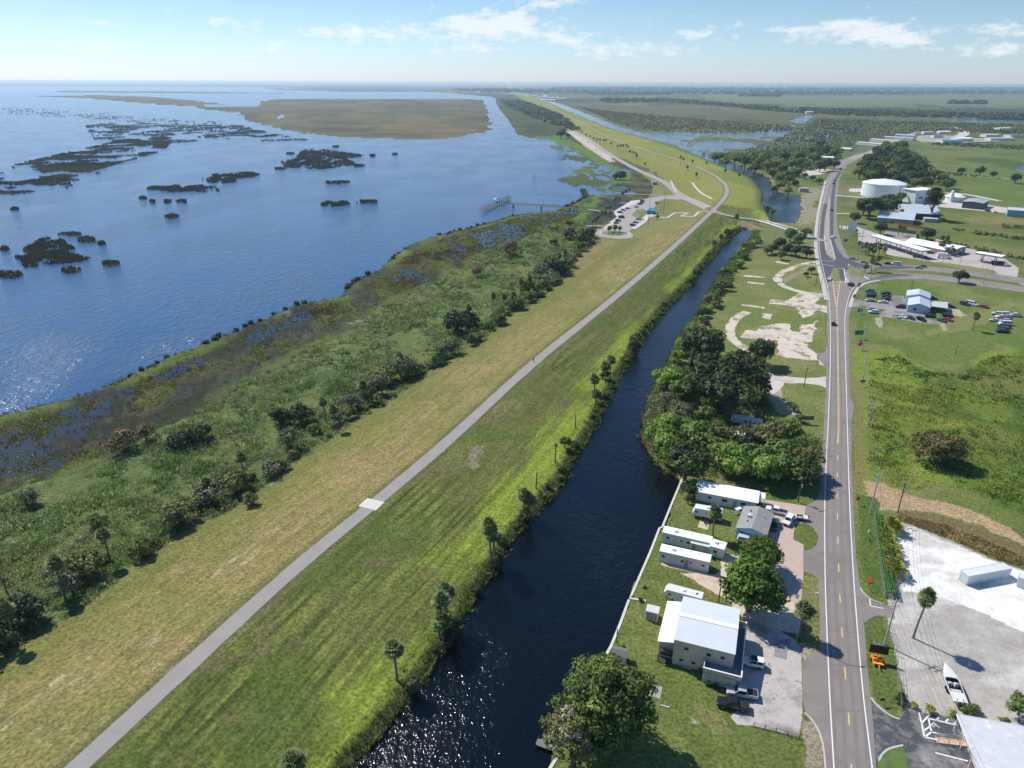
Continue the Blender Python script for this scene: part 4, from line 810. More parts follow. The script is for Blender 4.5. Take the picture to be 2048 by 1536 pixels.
for k, hh in enumerate((6.2, 8.5, 4.4)):
    r = thing('palm_tree', None, None); bend = (.25, -.35, .15)[k]
    MB().tube([(0, 0, -.3), (bend * .3, 0, hh * .3), (bend, bend * .4, hh * .7), (bend * 1.2, bend * .5, hh)], [.26, .19, .18, .2], 8).build('trunk', PBARK, r)
    c = link('crown', frond_crown('crown', 58, 1.0, 1.05, PGREEN), r); c.location = (bend * 1.2, bend * .5, hh)
    s = link('dead_fronds', frond_crown('dead_fronds', 14, .8, .8, [(140, 116, 84), (120, 98, 70)], -85, -55), r); s.location = c.location; s.scale = (1.05, 1.05, 1.0)
    PALMS.append([r, hh, False])
def palm(bx, by, top_y, label, group=None, crown_s=1.0, z=None):
    p, h = height(bx, by, top_y, z); best = min(PALMS, key=lambda e: abs(e[1] + .8 - h)); e = best
    if e[2]: o = copy_tree(e[0])
    else: o = e[0]; e[2] = True
    s = h / (e[1] + .8); o.location = p; o.rotation_euler = (0, 0, rnd.uniform(0, 6.28)); o.scale = (crown_s, crown_s, s); o.name = 'palm_tree'
    for a in ('label', 'group', 'category'):
        if a in o: del o[a]
    return tag(o, label, 'palm tree', group)
# loose vegetation (nobody could count it): blades and sprays in one mesh
def scatter(P, n, dens_fn=None, d0=200.0, pw_=1.3):
    P = np.array(P); lo, hi = P.min(0), P.max(0); out = []; got = 0
    for _ in range(60):
        m_ = max(4000, n * 2); x = nr.uniform(lo[0], hi[0], m_); y = nr.uniform(lo[1], hi[1], m_); k = inpoly(x, y, P); x, y = x[k], y[k]
        acc = nr.random(len(x)) < np.minimum(1, (d0 / np.maximum(np.hypot(x, y), d0)) ** pw_)
        if dens_fn is not None: acc &= nr.random(len(x)) < dens_fn(x, y)
        out.append(np.column_stack([x[acc], y[acc]])); got += acc.sum()
        if got >= n: break
    return np.concatenate(out)[:n]
def pick_pal(x, y, pals, sc, seed):
    P = [np.array([lin(c) for c in p]) for p in pals]; t = fbm(x / sc, y / sc, seed, 3); t = (t - .28) / .44 + nr.normal(0, .13, len(x)); i = np.clip((t * len(P)).astype(int), 0, len(P) - 1)
    return np.array([P[a][nr.integers(len(P[a]))] for a in i]) * nr.uniform(.75, 1.25, len(x))[:, None]
def blades(name, xy, h, r, col, K=9, w=.12, z=None, label=None, lean=.6):
    n = len(xy); z = hfun(xy[:, 0], xy[:, 1]) if z is None else z; d = np.hypot(xy[:, 0], xy[:, 1]); g = np.maximum(1, d / 220) ** .8
    a = nr.uniform(0, 2 * np.pi, (n, K)); rr_ = r[:, None] * np.sqrt(nr.random((n, K))); bx = xy[:, :1] + np.cos(a) * rr_ * .7; by = xy[:, 1:] + np.sin(a) * rr_ * .7
    hh = h[:, None] * nr.uniform(.55, 1.15, (n, K)); wx = w * g[:, None] * nr.uniform(.7, 1.4, (n, K)); t = nr.uniform(0, 2 * np.pi, (n, K)); lx = np.cos(a) * lean * hh * nr.uniform(.3, 1, (n, K)); ly = np.sin(a) * lean * hh * nr.uniform(.3, 1, (n, K))
    Z = z[:, None] - .05 + 0 * a
    A = np.stack([bx - np.cos(t) * wx, by - np.sin(t) * wx, Z], -1); B = np.stack([bx + np.cos(t) * wx, by + np.sin(t) * wx, Z], -1); M1 = np.stack([bx + lx * .4 + np.cos(t) * wx * .8, by + ly * .4 + np.sin(t) * wx * .8, Z + hh * .62], -1); T = np.stack([bx + lx, by + ly, Z + hh], -1)
    v = np.stack([A, B, M1, T], 2).reshape(-1, 3); c = 1.35 * np.repeat(np.repeat(col, K, 0) * nr.uniform(.75, 1.25, (n * K, 1)), 4, 0)
    o = link(name, np_mesh(name, v, np.arange(len(v)).reshape(-1, 4), GRASSM, c)); o['kind'] = 'stuff'
    if label: o['label'] = label
    return o
def sprays(name, xy, h, r, col, K=14, size=.28, z=None, label=None):
    n = len(xy); z = hfun(xy[:, 0], xy[:, 1]) if z is None else z; d = np.hypot(xy[:, 0], xy[:, 1]); g = np.maximum(1, d / 220) ** .8
    q = rdir(n * K).reshape(n, K, 3); q[..., 2] = np.abs(q[..., 2]); k = nr.uniform(.55, 1.05, (n, K, 1))
    c = np.stack([xy[:, :1] + q[..., 0] * k[..., 0] * r[:, None], xy[:, 1:] + q[..., 1] * k[..., 0] * r[:, None], z[:, None] + q[..., 2] * k[..., 0] * h[:, None]], -1).reshape(-1, 3)
    nn = q.reshape(-1, 3) + nr.normal(size=(n * K, 3)) * .5; nn /= np.linalg.norm(nn, axis=1, keepdims=True)
    cc = 1.3 * np.repeat(col, K, 0) * nr.uniform(.7, 1.3, (n * K, 1)); ss = np.repeat(size * g, K) * nr.uniform(.6, 1.3, n * K)
    o = link(name, leaf_mesh(name, c, nn, ss, cc, LEAF)); o['kind'] = 'stuff'
    if label: o['label'] = label
    return o

# ---- vehicles
GLASS = M('car_glass', (26, 32, 38), rough=.06, var=0, spec=.7); TYRE = M('tyre', (30, 30, 31), rough=.9, var=.1); RIM = M('rim', (150, 150, 152), rough=.35, metal=.8, var=.05); LAMP = M('headlight', (220, 222, 220), rough=.1, var=0); REDL = M('tail_light', (150, 24, 20), rough=.2, var=0); DARKP = M('dark_trim', (36, 37, 39), rough=.6, var=.1)
CARC = dict(white=(226, 227, 226), silver=(172, 176, 178), black=(30, 31, 34), dark=(52, 55, 60), grey=(112, 116, 120), red=(158, 36, 34), maroon=(84, 30, 34), green=(52, 78, 68), blue=(50, 66, 98), navy=(34, 40, 58), cream=(206, 198, 176), tan=(176, 160, 132), pale=(190, 200, 194))
def carpaint(c): return M('paint_' + c, CARC[c], rough=.28, var=.03, scale=1.2, spec=.5, coat=.5)
# L, W, list of (x, z) body side profile, cabin (base x0,x1, roof x0,x1), belt z, roof z   (x forward)
VK = dict(sedan=(4.7, 1.82, [(-2.35, .35), (-2.35, .82), (-2.25, .95), (-1.5, 1.0), (1.0, .96), (2.15, .80), (2.35, .62), (2.3, .32)], (-1.75, 1.05, -1.05, .2), .95, 1.44),
          suv=(4.8, 1.92, [(-2.4, .4), (-2.4, 1.02), (-2.3, 1.12), (1.1, 1.1), (2.2, .98), (2.4, .8), (2.35, .38)], (-2.3, 1.2, -2.1, .45), 1.1, 1.78),
          jeep=(4.4, 1.88, [(-2.1, .5), (-2.1, 1.12), (.7, 1.12), (.75, 1.06), (2.15, 1.0), (2.2, .6), (2.2, .5)], (-2.1, .75, -2.05, .55), 1.12, 1.85),
          pickup=(5.7, 1.96, [(-2.85, .5), (-2.85, 1.08), (-.75, 1.08), (1.55, 1.1), (2.65, 1.02), (2.85, .82), (2.8, .45)], (-.85, 1.55, -.65, .75), 1.09, 1.82),
          van=(5.6, 2.0, [(-2.8, .4), (-2.8, 1.2), (1.7, 1.2), (2.6, 1.0), (2.8, .8), (2.75, .4)], (-2.78, 2.0, -2.72, 1.1), 1.2, 2.15))
PROTO = {}
def make_vehicle(kind, det):
    L, W_, prof, (b0, b1, r0, r1), zb, zt = VK[kind]; w = W_ / 2; paint = carpaint('white'); root = thing('vehicle', None, None)
    b = MB(); pr = [(x, z) for x, z in prof]; b.prof(pr, -w, w)
    wr = w * .82; b.frus((b0 + .06, b1 - .06, -w + .05, w - .05), (r0, r1, -wr, wr), zb - .02, zt)
    body = b.build('body', paint, root, bevel=.07 if det else 0)
    # glazing set 12 mm proud of the cabin faces
    def lerp(p, q, t): return tuple(a + (c - a) * t for a, c in zip(p, q))
    def pane(name, c4, u0=.08, u1=.92, v0=.12, v1=.88):
        A, B, C_, D = c4; bt = lambda u, v: Vector(lerp(lerp(A, B, u), lerp(D, C_, u), v)); n_ = (Vector(B) - Vector(A)).cross(Vector(D) - Vector(A)).normalized() * .014
        q = [bt(u0, v0) + n_, bt(u1, v0) + n_, bt(u1, v1) + n_, bt(u0, v1) + n_]; return MB().quad(*q).build(name, GLASS, root)
    B0, B1, R0, R1 = b0 + .06, b1 - .06, r0, r1; ww = w - .05
    pane('windshield', ((B1, -ww, zb), (B1, ww, zb), (R1, wr, zt), (R1, -wr, zt)))
    pane('rear_window', ((B0, ww, zb), (B0, -ww, zb), (R0, -wr, zt), (R0, wr, zt)), v0=.3 if kind != 'sedan' else .15)
    mid = [(0.06, .96)] if kind == 'pickup' else ([(0.05, .46), (.5, .95)] if kind != 'van' else [(.62, .95), (.05, .3), (.33, .6)])
    for u0, u1 in mid:
        pane('side_window', ((B0, -ww, zb), (B1, -ww, zb), (R1, -wr, zt), (R0, -wr, zt)), u0, u1); pane('side_window', ((B1, ww, zb), (B0, ww, zb), (R0, wr, zt), (R1, wr, zt)), 1 - u1, 1 - u0)
    wx = L * .3; rw = .38 if kind in ('jeep', 'pickup') else .33
    wm = MB(); wm.at(0, 0, 0, 0, math.pi / 2).lathe([(rw * .7, -.12), (rw, -.1), (rw, .1), (rw * .7, .12)], 14); wme = wm.mesh('wheel', TYRE, 40)
    rm = MB(); rm.at(0, 0, 0, 0, math.pi / 2).lathe([(rw * .62, -.128), (rw * .3, -.135), (rw * .3, .135), (rw * .62, .128)], 10); rme = rm.mesh('rim', RIM)
    for sx in (-1, 1):
        for sy in (-1, 1):
            o = link('wheel', wme, root); o.location = (sx * wx + .08, sy * (w - .06), rw)
            if det: link('rim', rme, o)
    if kind == 'pickup':
        t = MB(); t.box(-2.7, -.95, -w + .14, w - .14, 1.09, 1.105); t.build('cargo_bed', DARKP, root)
        if det: MB().box(-2.72, -.93, w - .15, w - .04, 1.08, 1.14).box(-2.72, -.93, -w + .04, -w + .15, 1.08, 1.14).box(-2.8, -2.7, -w + .04, w - .04, 1.08, 1.14).build('bed_rail', paint, root)
    if kind == 'jeep': MB().at(-2.2, 0, .95, 0, 0, math.pi / 2).lathe([(.2, -.1), (.36, -.08), (.36, .08), (.2, .1)], 14).build('spare_wheel', TYRE, root, 40); MB().box(-.75, .5, -wr + .05, wr - .05, zt - .01, zt + .03).build('roof_panel', DARKP, root)
    if det:
        fx = max(x for x, z in prof)
        for sy in (-1, 1):
            MB().box(fx - .12, fx + .012, sy * (w - .32) - .17, sy * (w - .32) + .17, .66, .82).build('headlight', LAMP, root); MB().box(-L / 2 - .012, -L / 2 + .1, sy * (w - .2) - .12, sy * (w - .2) + .12, .72, .95).build('tail_light', REDL, root)
            MB().box(b1 - .35, b1 - .15, sy * (w + .1) - .1, sy * (w + .1) + .1, zb, zb + .16).build('mirror', DARKP, root)
        MB().box(fx - .06, fx + .02, -w + .5, w - .5, .52, .74).build('grille', DARKP, root); MB().box(fx - .1, fx + .05, -w + .05, w - .05, .34, .5).build('bumper', DARKP, root); MB().box(-L / 2 - .05, -L / 2 + .1, -w + .05, w - .05, .38, .54).build('rear_bumper', DARKP, root)
    return root
VNAME = dict(sedan='sedan', suv='suv', jeep='jeep_style_car', pickup='pickup_truck', van='van')
def car(kind, color, px, py, hd, label, group=None, det=False, z=None, cat=None, sc=1.0):
    key = (kind, det)
    if key not in PROTO: PROTO[key] = make_vehicle(kind, det); o = PROTO[key]
    else: o = copy_tree(PROTO[key])
    p = at(px, py) if z is None else Vector((*atz(px, py, z + .6), z)); 
    if z is None: p = Vector((*atz(px, py, p.z + .6), p.z + .02))
    o.location = p + Vector((0, 0, .03)); o.rotation_euler = (0, 0, hd); o.name = 'parked_car' if False else {'sedan': 'sedan', 'suv': 'sport_utility_car', 'jeep': 'off_road_car', 'pickup': 'pickup_truck', 'van': 'van'}[kind]; o.scale = (sc,) * 3
    for a in ('label', 'group', 'category'):
        if a in o: del o[a]
    tag(o, label, cat or {'pickup': 'pickup truck', 'van': 'van'}.get(kind, 'car'), group)
    for ch in KIDS.get(o.as_pointer(), []):
        if ch.name.split('.')[0] in ('body', 'bed_rail'): paint_slot(ch, carpaint(color))
    return o

# ---- poles, lamps, signs, bins
CONCP = M('pole_concrete', (176, 174, 168), rough=.9, var=.12, scale=1.5); WOODP = M('pole_wood', (92, 82, 72), rough=.95, var=.25, scale=2); STEEL = M('galvanised', (176, 180, 184), rough=.45, metal=.5, var=.08); INS = M('insulator', (196, 198, 196), rough=.3, var=.05); WIRE = M('wire', (118, 118, 120), rough=.6, var=0); BLK = M('black_metal', (26, 27, 29), rough=.5, var=.1)
TOPS = {}
def utility_pole(bx, by, ty, label, concrete=True, arms=1, group=None, key=None, transformer=False, rz=.3):
    p, h = height(bx, by, ty); t = thing('utility_pole', label, 'utility pole', p, rz, group)
    MB().tube([(0, 0, -.5), (0, 0, h)], [.2 if concrete else .16, .13 if concrete else .11], 8).build('pole', CONCP if concrete else WOODP, t, 50)
    for k in range(arms):
        z = h - .5 - k * 1.3; MB().box(-1.1, 1.1, -.06, .06, z - .06, z + .06).build('crossarm', CONCP if concrete else WOODP, t)
        for x in (-1, 0.02, 1): MB().at(x, 0, z + .05).lathe([(.04, 0), (.1, .08), (.05, .14), (.1, .2), (.04, .42)], 8).build('insulator', INS, t)
    if transformer: MB().at(.35, 0, h - 3.2).lathe([(.25, 0), (.27, .1), (.27, .85), (.15, .95)], 10).build('transformer', STEEL, t, 40)
    if key: TOPS[key] = (p, h, rz)
    return t
def street_lamp(bx, by, ty, label, arm=1.9, rz=0, group=None, dark=False):
    p, h = height(bx, by, ty); t = thing('street_lamp', label, 'street lamp', p, rz, group); mt = WOODP if dark else STEEL
    MB().tube([(0, 0, -.3), (0, 0, h - .3)], [.13, .08], 8).build('pole', mt, t, 50); MB().tube([(0, 0, h - .5), (arm * .5, 0, h - .05), (arm, 0, h)], .045, 6).build('arm', mt, t, 50)
    MB().frus((arm - .1, arm + .75, -.16, .16), (arm, arm + .6, -.1, .1), h - .06, h + .1).build('lamp_head', M('lamp_head', (206, 208, 206), rough=.4, var=.05), t); return t
def post_sign(px, py, ty, w, h, rgb, label, rz=0, diamond=False, tilt=0, cat='road sign', two=False, border=None):
    p, H_ = height(px, py, ty); t = thing('road_sign', label, cat, p, rz); mt = M('sign_%d_%d_%d' % rgb, rgb, rough=.5, var=.05)
    for x in ((-w * .35, w * .35) if two else (0,)): MB().box(x - .04, x + .04, .02, .09, -.2, H_ - h * .2).build('post', STEEL, t)
    zc = H_ - h / 2; b = MB().at(0, 0, zc, 0, 0, R(45) if diamond else 0); s = .72 if diamond else 1; b.box(-w / 2 * s, w / 2 * s, -.012, .012, -h / 2 * s, h / 2 * s).build('panel', mt, t)
    if border: 
        b2 = MB().at(0, 0, zc, 0, 0, R(45) if diamond else 0); e = .04
        for x0, x1, z0, z1 in ((-w / 2 * s, w / 2 * s, -h / 2 * s, -h / 2 * s + e), (-w / 2 * s, w / 2 * s, h / 2 * s - e, h / 2 * s), (-w / 2 * s, -w / 2 * s + e, -h / 2 * s + e, h / 2 * s - e), (w / 2 * s - e, w / 2 * s, -h / 2 * s + e, h / 2 * s - e)): b2.box(x0, x1, -.018, -.0125, z0, z1)
        b2.build('border', M('sign_border', border, rough=.5, var=0), t)
    return t
def wheelie_bin(px, py, label, rz=0):
    t = thing('wheelie_bin', label, 'bin', at(px, py), rz); g = M('bin_green', (30, 112, 86), rough=.5, var=.06)
    MB().frus((-.24, .24, -.27, .27), (-.3, .3, -.36, .36), .08, .95).build('bin_body', g, t, bevel=.03); MB().frus((-.33, .33, -.4, .4), (-.28, .28, -.34, .34), .96, 1.05).build('lid', M('bin_lid', (40, 132, 100), rough=.5, var=.06), t)
    for s in (-1, 1): MB().at(s * .26, .33, .1, 0, 0, R(90)).lathe([(.1, -.03), (.1, .03)], 10).build('wheel', TYRE, t)
    return t
# ---- buildings
WALLW = M('white_siding', (214, 212, 204), rough=.7, var=.05, scale=1.2, stripe=('Z', 3.2, .10)); ROOFW = M('white_metal_roof', (244, 243, 238), rough=.5, var=.05, scale=.5, tint=[((206, 208, 206), .35, .56, .7)], stripe=('X', 1.6, .05)); ROOFP = M('white_membrane', (246, 245, 240), rough=.7, var=.05, scale=.6, tint=[((204, 202, 196), .3, .55, .72)])
WIN = M('window_glass', (44, 54, 64), rough=.08, var=.05, spec=.6); TRIM = M('white_trim', (230, 230, 228), rough=.6, var=.03); DOORM = M('door_grey', (150, 152, 150), rough=.6, var=.05); STUC = M('beige_stucco', (206, 190, 170), rough=.9, var=.08, scale=.7, fine=(4, .04), tint=[((176, 166, 154), .3, .58, .72)]); ROOFG = M('grey_metal_roof', (196, 203, 208), rough=.45, var=.05, scale=.3, stripe=('X', 1.2, .07)); CONCR = M('raw_concrete', (170, 166, 158), rough=.9, var=.1); ROOFD = M('dark_roof', (112, 110, 108), rough=.85, var=.12, scale=.7, stripe=('X', 2.2, .08)); ROOFGR = M('pale_grey_roof', (190, 190, 188), rough=.7, var=.08, scale=.5)
def window(parent, wall, u, z, w, h, face, name='window'):
    """face: ('y',y0,sign) or ('x',x0,sign); u along the wall"""
    ax, c, s = face; e = .05
    def bx(b, u0, u1, z0, z1, d0, d1):
        a, b_ = sorted((c + s * d0, c + s * d1))
        return b.box(u0, u1, a, b_, z0, z1) if ax == 'y' else b.box(a, b_, u0, u1, z0, z1)
    f = MB(); 
    for u0, u1, z0, z1 in ((u - w / 2 - e, u + w / 2 + e, z - h / 2 - e, z - h / 2), (u - w / 2 - e, u + w / 2 + e, z + h / 2, z + h / 2 + e), (u - w / 2 - e, u - w / 2, z - h / 2, z + h / 2), (u + w / 2, u + w / 2 + e, z - h / 2, z + h / 2)): bx(f, u0, u1, z0, z1, .002, .05)
    o = f.build(name, TRIM, parent); bx(MB(), u - w / 2, u + w / 2, z - h / 2, z + h / 2, .003, .02).build('pane', WIN, o); return o
def door(parent, u, w, h, face, mat=None, z0=.05):
    ax, c, s = face; b = MB(); a, b_ = sorted((c + s * .002, c + s * .05))
    (b.box(u - w / 2, u + w / 2, a, b_, z0, z0 + h) if ax == 'y' else b.box(a, b_, u - w / 2, u + w / 2, z0, z0 + h)); o = b.build('door', mat or DOORM, parent)
    k = MB(); a, b_ = sorted((c + s * .052, c + s * .1)); (k.box(u + w / 2 - .18, u + w / 2 - .1, a, b_, z0 + .95, z0 + 1.02) if ax == 'y' else k.box(a, b_, u + w / 2 - .18, u + w / 2 - .1, z0 + .95, z0 + 1.02)); k.build('handle', STEEL, o); return o
def gable(b, x0, x1, y0, y1, z, hr, ov=.3, along='x', th=.12):
    """pitched roof slab pair with a ridge along x or y"""
    if along == 'x':
        ym = (y0 + y1) / 2
        for s, ye in ((-1, y0 - ov), (1, y1 + ov)):
            k = hr * (abs(ye - ym)) / ((y1 - y0) / 2); b.add([(x0 - ov, ym, z + hr), (x1 + ov, ym, z + hr), (x1 + ov, ye, z + hr - k), (x0 - ov, ye, z + hr - k), (x0 - ov, ym, z + hr + th), (x1 + ov, ym, z + hr + th), (x1 + ov, ye, z + hr - k + th), (x0 - ov, ye, z + hr - k + th)],
                [(0, 1, 2, 3), (7, 6, 5, 4), (3, 2, 6, 7), (0, 3, 7, 4), (2, 1, 5, 6)] if s > 0 else [(3, 2, 1, 0), (4, 5, 6, 7), (7, 6, 2, 3), (4, 7, 3, 0), (6, 5, 1, 2)])
    else:
        n0 = len(b.v); b2 = MB(); gable(b2, y0, y1, x0, x1, z, hr, ov, 'x', th); b.add([(v[1], v[0], v[2]) for v in b2.v], [f[::-1] for f in b2.f])
    return b
def gable_wall(b, x0, x1, y0, y1, z, hr, along='x'):
    if along == 'x':
        ym = (y0 + y1) / 2
        for x in (x0, x1): b.add([(x, y0, z), (x, y1, z), (x, ym, z + hr)], [(0, 1, 2) if x == x1 else (2, 1, 0)])
    else:
        xm = (x0 + x1) / 2
        for y in (y0, y1): b.add([(x0, y, z), (x1, y, z), (xm, y, z + hr)], [(0, 1, 2) if y == y0 else (2, 1, 0)])
    return b
def house(name, label, cat, px, z_ref, ang, lx, ly, hw, hr, wall, roof, along='x', ov=.3, wins=(), doors=(), group=None, center=None, shed=None, base=0):
    """px: photo pixel of the roof's middle at height z_ref"""
    x, y = atz(px[0], px[1], z_ref) if center is None else center; t = thing(name, label, cat, (x, y, base), ang, group); X, Y = lx / 2, ly / 2
    w = MB().box(-X, X, -Y, Y, -.1, hw)
    if hr and not shed: gable_wall(w, -X, X, -Y, Y, hw, hr, along)
    w.build('wall', wall, t); r = MB()
    if shed: zlo, zhi = hw, hw + shed; r.add([(-X - ov, -Y - ov, zlo + .02), (X + ov, -Y - ov, zlo + .02), (X + ov, Y + ov, zhi + .02), (-X - ov, Y + ov, zhi + .02), (-X - ov, -Y - ov, zlo + .16), (X + ov, -Y - ov, zlo + .16), (X + ov, Y + ov, zhi + .16), (-X - ov, Y + ov, zhi + .16)], [(3, 2, 1, 0), (4, 5, 6, 7), (0, 1, 5, 4), (1, 2, 6, 5), (2, 3, 7, 6), (3, 0, 4, 7)])
    elif hr: gable(r, -X, X, -Y, Y, hw + .02, hr, ov, along)
    else: r.box(-X - ov, X + ov, -Y - ov, Y + ov, hw + .005, hw + .18)
    r.build('roof', roof, t)
    if wins and lx < 17 and lx > 3 and z_ref < 3.8:
        MB().box(-X * .55, -X * .55 + .75, -.4, .35, hw + hr * .75, hw + hr + .5).build('air_conditioner', TRIM, t)
        for k in range(3): MB().at(X * (-.15 + .35 * k), Y * .3, hw + hr * .55).lathe([(.09, 0), (.09, .42), (.14, .44), (.14, .52)], 8).build('vent', STEEL, t)
    for (ax, s, u, z, ww, hh) in wins: window(t, wall, u, z, ww, hh, (ax, s * (Y if ax == 'y' else X), s))
    for (ax, s, u) in doors: door(t, u, .9, 2.05, (ax, s * (Y if ax == 'y' else X), s))
    return t
# ================================================================= buildings near the canal
HA = R(-20)
# --- two storey block with the ribbed white roof
mx, my = 39.05, 111.1; t = thing('apartment_block', 'two storey beige block under a ribbed white metal roof beside the canal', 'building', (mx, my, 0), HA)
X, Y = 5.6, 6.6
w = MB().box(-X, X, -Y + .25, Y - .25, -.1, 6.2); gable_wall(w, -X, X, -Y + .25, Y - .25, 6.2, .7); w.build('wall', STUC, t)
rf = gable(MB(), -X, X, -Y, Y, 6.22, .75, .12).build('roof', M('ribbed_roof', (210, 214, 216), rough=.5, var=.04, scale=.4, stripe=('X', 1.05, .10), bump=.05, bscale=.6), t); MB().box(-X - .13, X + .13, -.5, .5, 7.06, 7.16).build('ridge_cap', M('cap_white', (246, 246, 244), var=.02), rf)
w = MB().box(X, X + .9, -Y - 2.6, Y - .6, 0.0, 2.5).box(X - 5.2, X - .02, -Y - 2.4, -Y + .25, -.1, 2.4); w.build('porch_wall', STUC, t)
dk = MB().box(X + .005, X + 1.75, -Y - 2.7, Y - .2, 2.55, 2.72).box(X - 5.2, X, -Y - 2.7, -Y + .24, 2.55, 2.72); dk.build('balcony_deck', M('blue_grey_deck', (112, 124, 140), rough=.8, var=.1), t)
pw_ = MB().box(X + 1.6, X + 1.76, -Y - 2.7, Y - .2, 2.73, 3.7).box(X - 5.2, X + 1.59, -Y - 2.72, -Y - 2.56, 2.73, 3.7).box(X - 5.22, X - 5.06, -Y - 2.55, -Y + .22, 2.73, 3.7).box(X + .01, X + 1.59, Y - .36, Y - .2, 2.73, 3.7); pw_.build('parapet', STUC, t)
MB().box(X + 1.55, X + 1.81, -Y - 2.78, Y - .15, 3.705, 3.79).box(X - 5.27, X + 1.54, -Y - 2.78, -Y - 2.5, 3.705, 3.79).build('coping', TRIM, t)
for u, z in ((-3.2, 4.5), (1.0, 4.4), (3.6, 4.5)): window(t, None, u, z, .85, .8, ('y', -Y + .25, -1))
for y_ in (-4.5, -1.5, 1.5, 4.4): window(t, None, y_, 4.6, 1.3, 1.1, ('x', X, 1))
for y_ in (-3, 0.2): door(t, y_, .9, 1.95, ('x', X, 1), z0=2.74)
for u in (-3.9, -1.6): window(t, None, u, 1.5, .8, .7, ('y', -Y + .25, -1))
# lean-to on the canal side
lx0 = -X - 3.1
t2 = t; MB().box(lx0 + .2, -X - .005, -Y + 1.4, Y - .2, -.1, 3.9).build('lean_to_wall', STUC, t); MB().add([(lx0 - .1, -Y + .6, 4.15), (-X - .14, -Y + .6, 4.75), (-X - .14, Y - .1, 4.75), (lx0 - .1, Y - .1, 4.15), (lx0 - .1, -Y + .6, 4.3), (-X - .14, -Y + .6, 4.9), (-X - .14, Y - .1, 4.9), (lx0 - .1, Y - .1, 4.3)], [(3, 2, 1, 0), (4, 5, 6, 7), (0, 1, 5, 4), (1, 2, 6, 5), (2, 3, 7, 6), (3, 0, 4, 7)]).build('lean_to_roof', ROOFW, t)
MB().box(lx0 + .3, -X - .1, -Y - .3, -Y + 1.35, 2.0, 2.1).box(lx0 + .3, lx0 + .4, -Y - .3, -Y - .2, 0, 2.0).box(-X - .3, -X - .2, -Y - .3, -Y - .2, 0, 2).box(lx0 + .3, -X - .1, -Y - .3, -Y + 1.35, 0.0, .12).build('porch', M('porch_dark', (66, 60, 56), rough=.8, var=.3, scale=3), t)
b = MB()
for k in range(4): b.box(-X - 2.4 + k * .55, -X - 2.1 + k * .55, -Y - .1, -Y + .6, 2.11, 2.75)
tag(b.build('stacked_chairs', M('brown_seats', (92, 74, 58), var=.3)), 'pile of brown and black furniture on the porch of the beige block', 'furniture').matrix_world = Matrix.Translation((mx, my, 0)) @ Matrix.Rotation(HA, 4, 'Z')
for k, (u, c) in enumerate(((-2.8, (150, 156, 158)), (-.2, (34, 92, 84)), (1.6, (44, 60, 58)), (3.0, (50, 54, 60)))):
    p = Matrix.Translation((mx, my, 0)) @ Matrix.Rotation(HA, 4, 'Z') @ Vector((u, -Y - .3 if u > .5 else -Y + .02 - .3, 0)); q = thing('storage_box', ['grey bench', 'teal planter', 'dark green tub', 'charcoal grill'][k] + ' standing against the shaded wall of the beige block', ['bench', 'planter', 'tub', 'grill'][k], p if u < .4 else p + Vector((-.9, -2.5, 0)), HA); q.name = ['bench', 'planter', 'tub', 'grill'][k]
    MB().frus((-.9 if k == 0 else -.35, .9 if k == 0 else .35, -.28, .28), (-.9 if k == 0 else -.4, .9 if k == 0 else .4, -.3, .3), .1 if k else .38, .75 if k else .48).build('top' if k == 0 else 'shell', M('yard_%d' % k, c, var=.15), q); 
    if k == 0:
        for x_ in (-.75, .65): MB().box(x_, x_ + .1, -.22, .22, 0, .1).build('leg', BLK, q)
    else: MB().box(-.25, .25, -.22, .22, 0, .38).build('base', BLK, q)
# --- sheds and trailers
SH = house('storage_shed', 'small white garden shed with three panel doors on the lawn by the seawall', 'shed', (1306, 1217), 2.4, HA, 2.5, 2.1, 2.2, .12, WALLW, M('shed_roof', (206, 202, 196), var=.12, scale=1), ov=.12)
for u in (-.75, 0, .75): MB().box(u - .33, u + .33, -1.1, -1.055, .15, 1.95).build('door', M('shed_door', (132, 146, 152), var=.1), SH)
house('long_bungalow', 'long white house with a low white roof at the edge of the wood', 'house', (1455, 980), 3.3, R(-21), 15.6, 5.6, 2.9, .5, WALLW, ROOFP, ov=.45, wins=[('y', -1, -4.2, 1.6, .9, .8), ('y', -1, -.3, 1.55, 1.4, .9), ('y', -1, 4.5, 1.55, 1.3, .9), ('x', 1, -.8, 1.6, 1, .9)], doors=[('y', -1, 2.4)])
hp = atz(1511, 992, 2.6); car_port = thing('carport', 'flat white carport at the end of the long white house', 'carport', (hp[0] + 1.2, hp[1] + .6, 0), R(-21))
MB().box(-1.6, 1.6, -1.6, 1.6, 2.5, 2.62).build('roof', ROOFP, car_port)
for x_ in (-1.5, 1.4):
    for y_ in (-1.5, 1.4): MB().box(x_, x_ + .1, y_, y_ + .1, 0, 2.5).build('post', TRIM, car_port)
blue = M('blue_siding', (140, 186, 214), rough=.7, var=.05, scale=1, stripe=('Z', 3.2, .10))
BH = house('blue_house', 'light blue house with a grey gabled roof beside the pink paver court', 'house', (1511, 1036), 3.6, R(-27), 7.0, 10.6, 2.8, .95, blue, M('shingle_roof', (150, 147, 143), rough=.9, var=.10, scale=.8, stripe=('Y', 1.5, .06), fine=(5, .1)), along='y', ov=.3, wins=[('y', -1, -2.3, 1.5, .8, 1.1), ('y', -1, .9, 1.5, .5, .7), ('x', -1, 2, 1.5, 1.0, .9), ('x', 1, -1.5, 1.5, 1, .9)], doors=[('x', 1, 2.2)])
for y_ in (-2.2, 2.8): MB().at(-1.6, y_, 3.2).lathe([(.14, 0), (.14, .5), (.2, .5), (.2, .6)], 8).build('vent', BLK, BH)
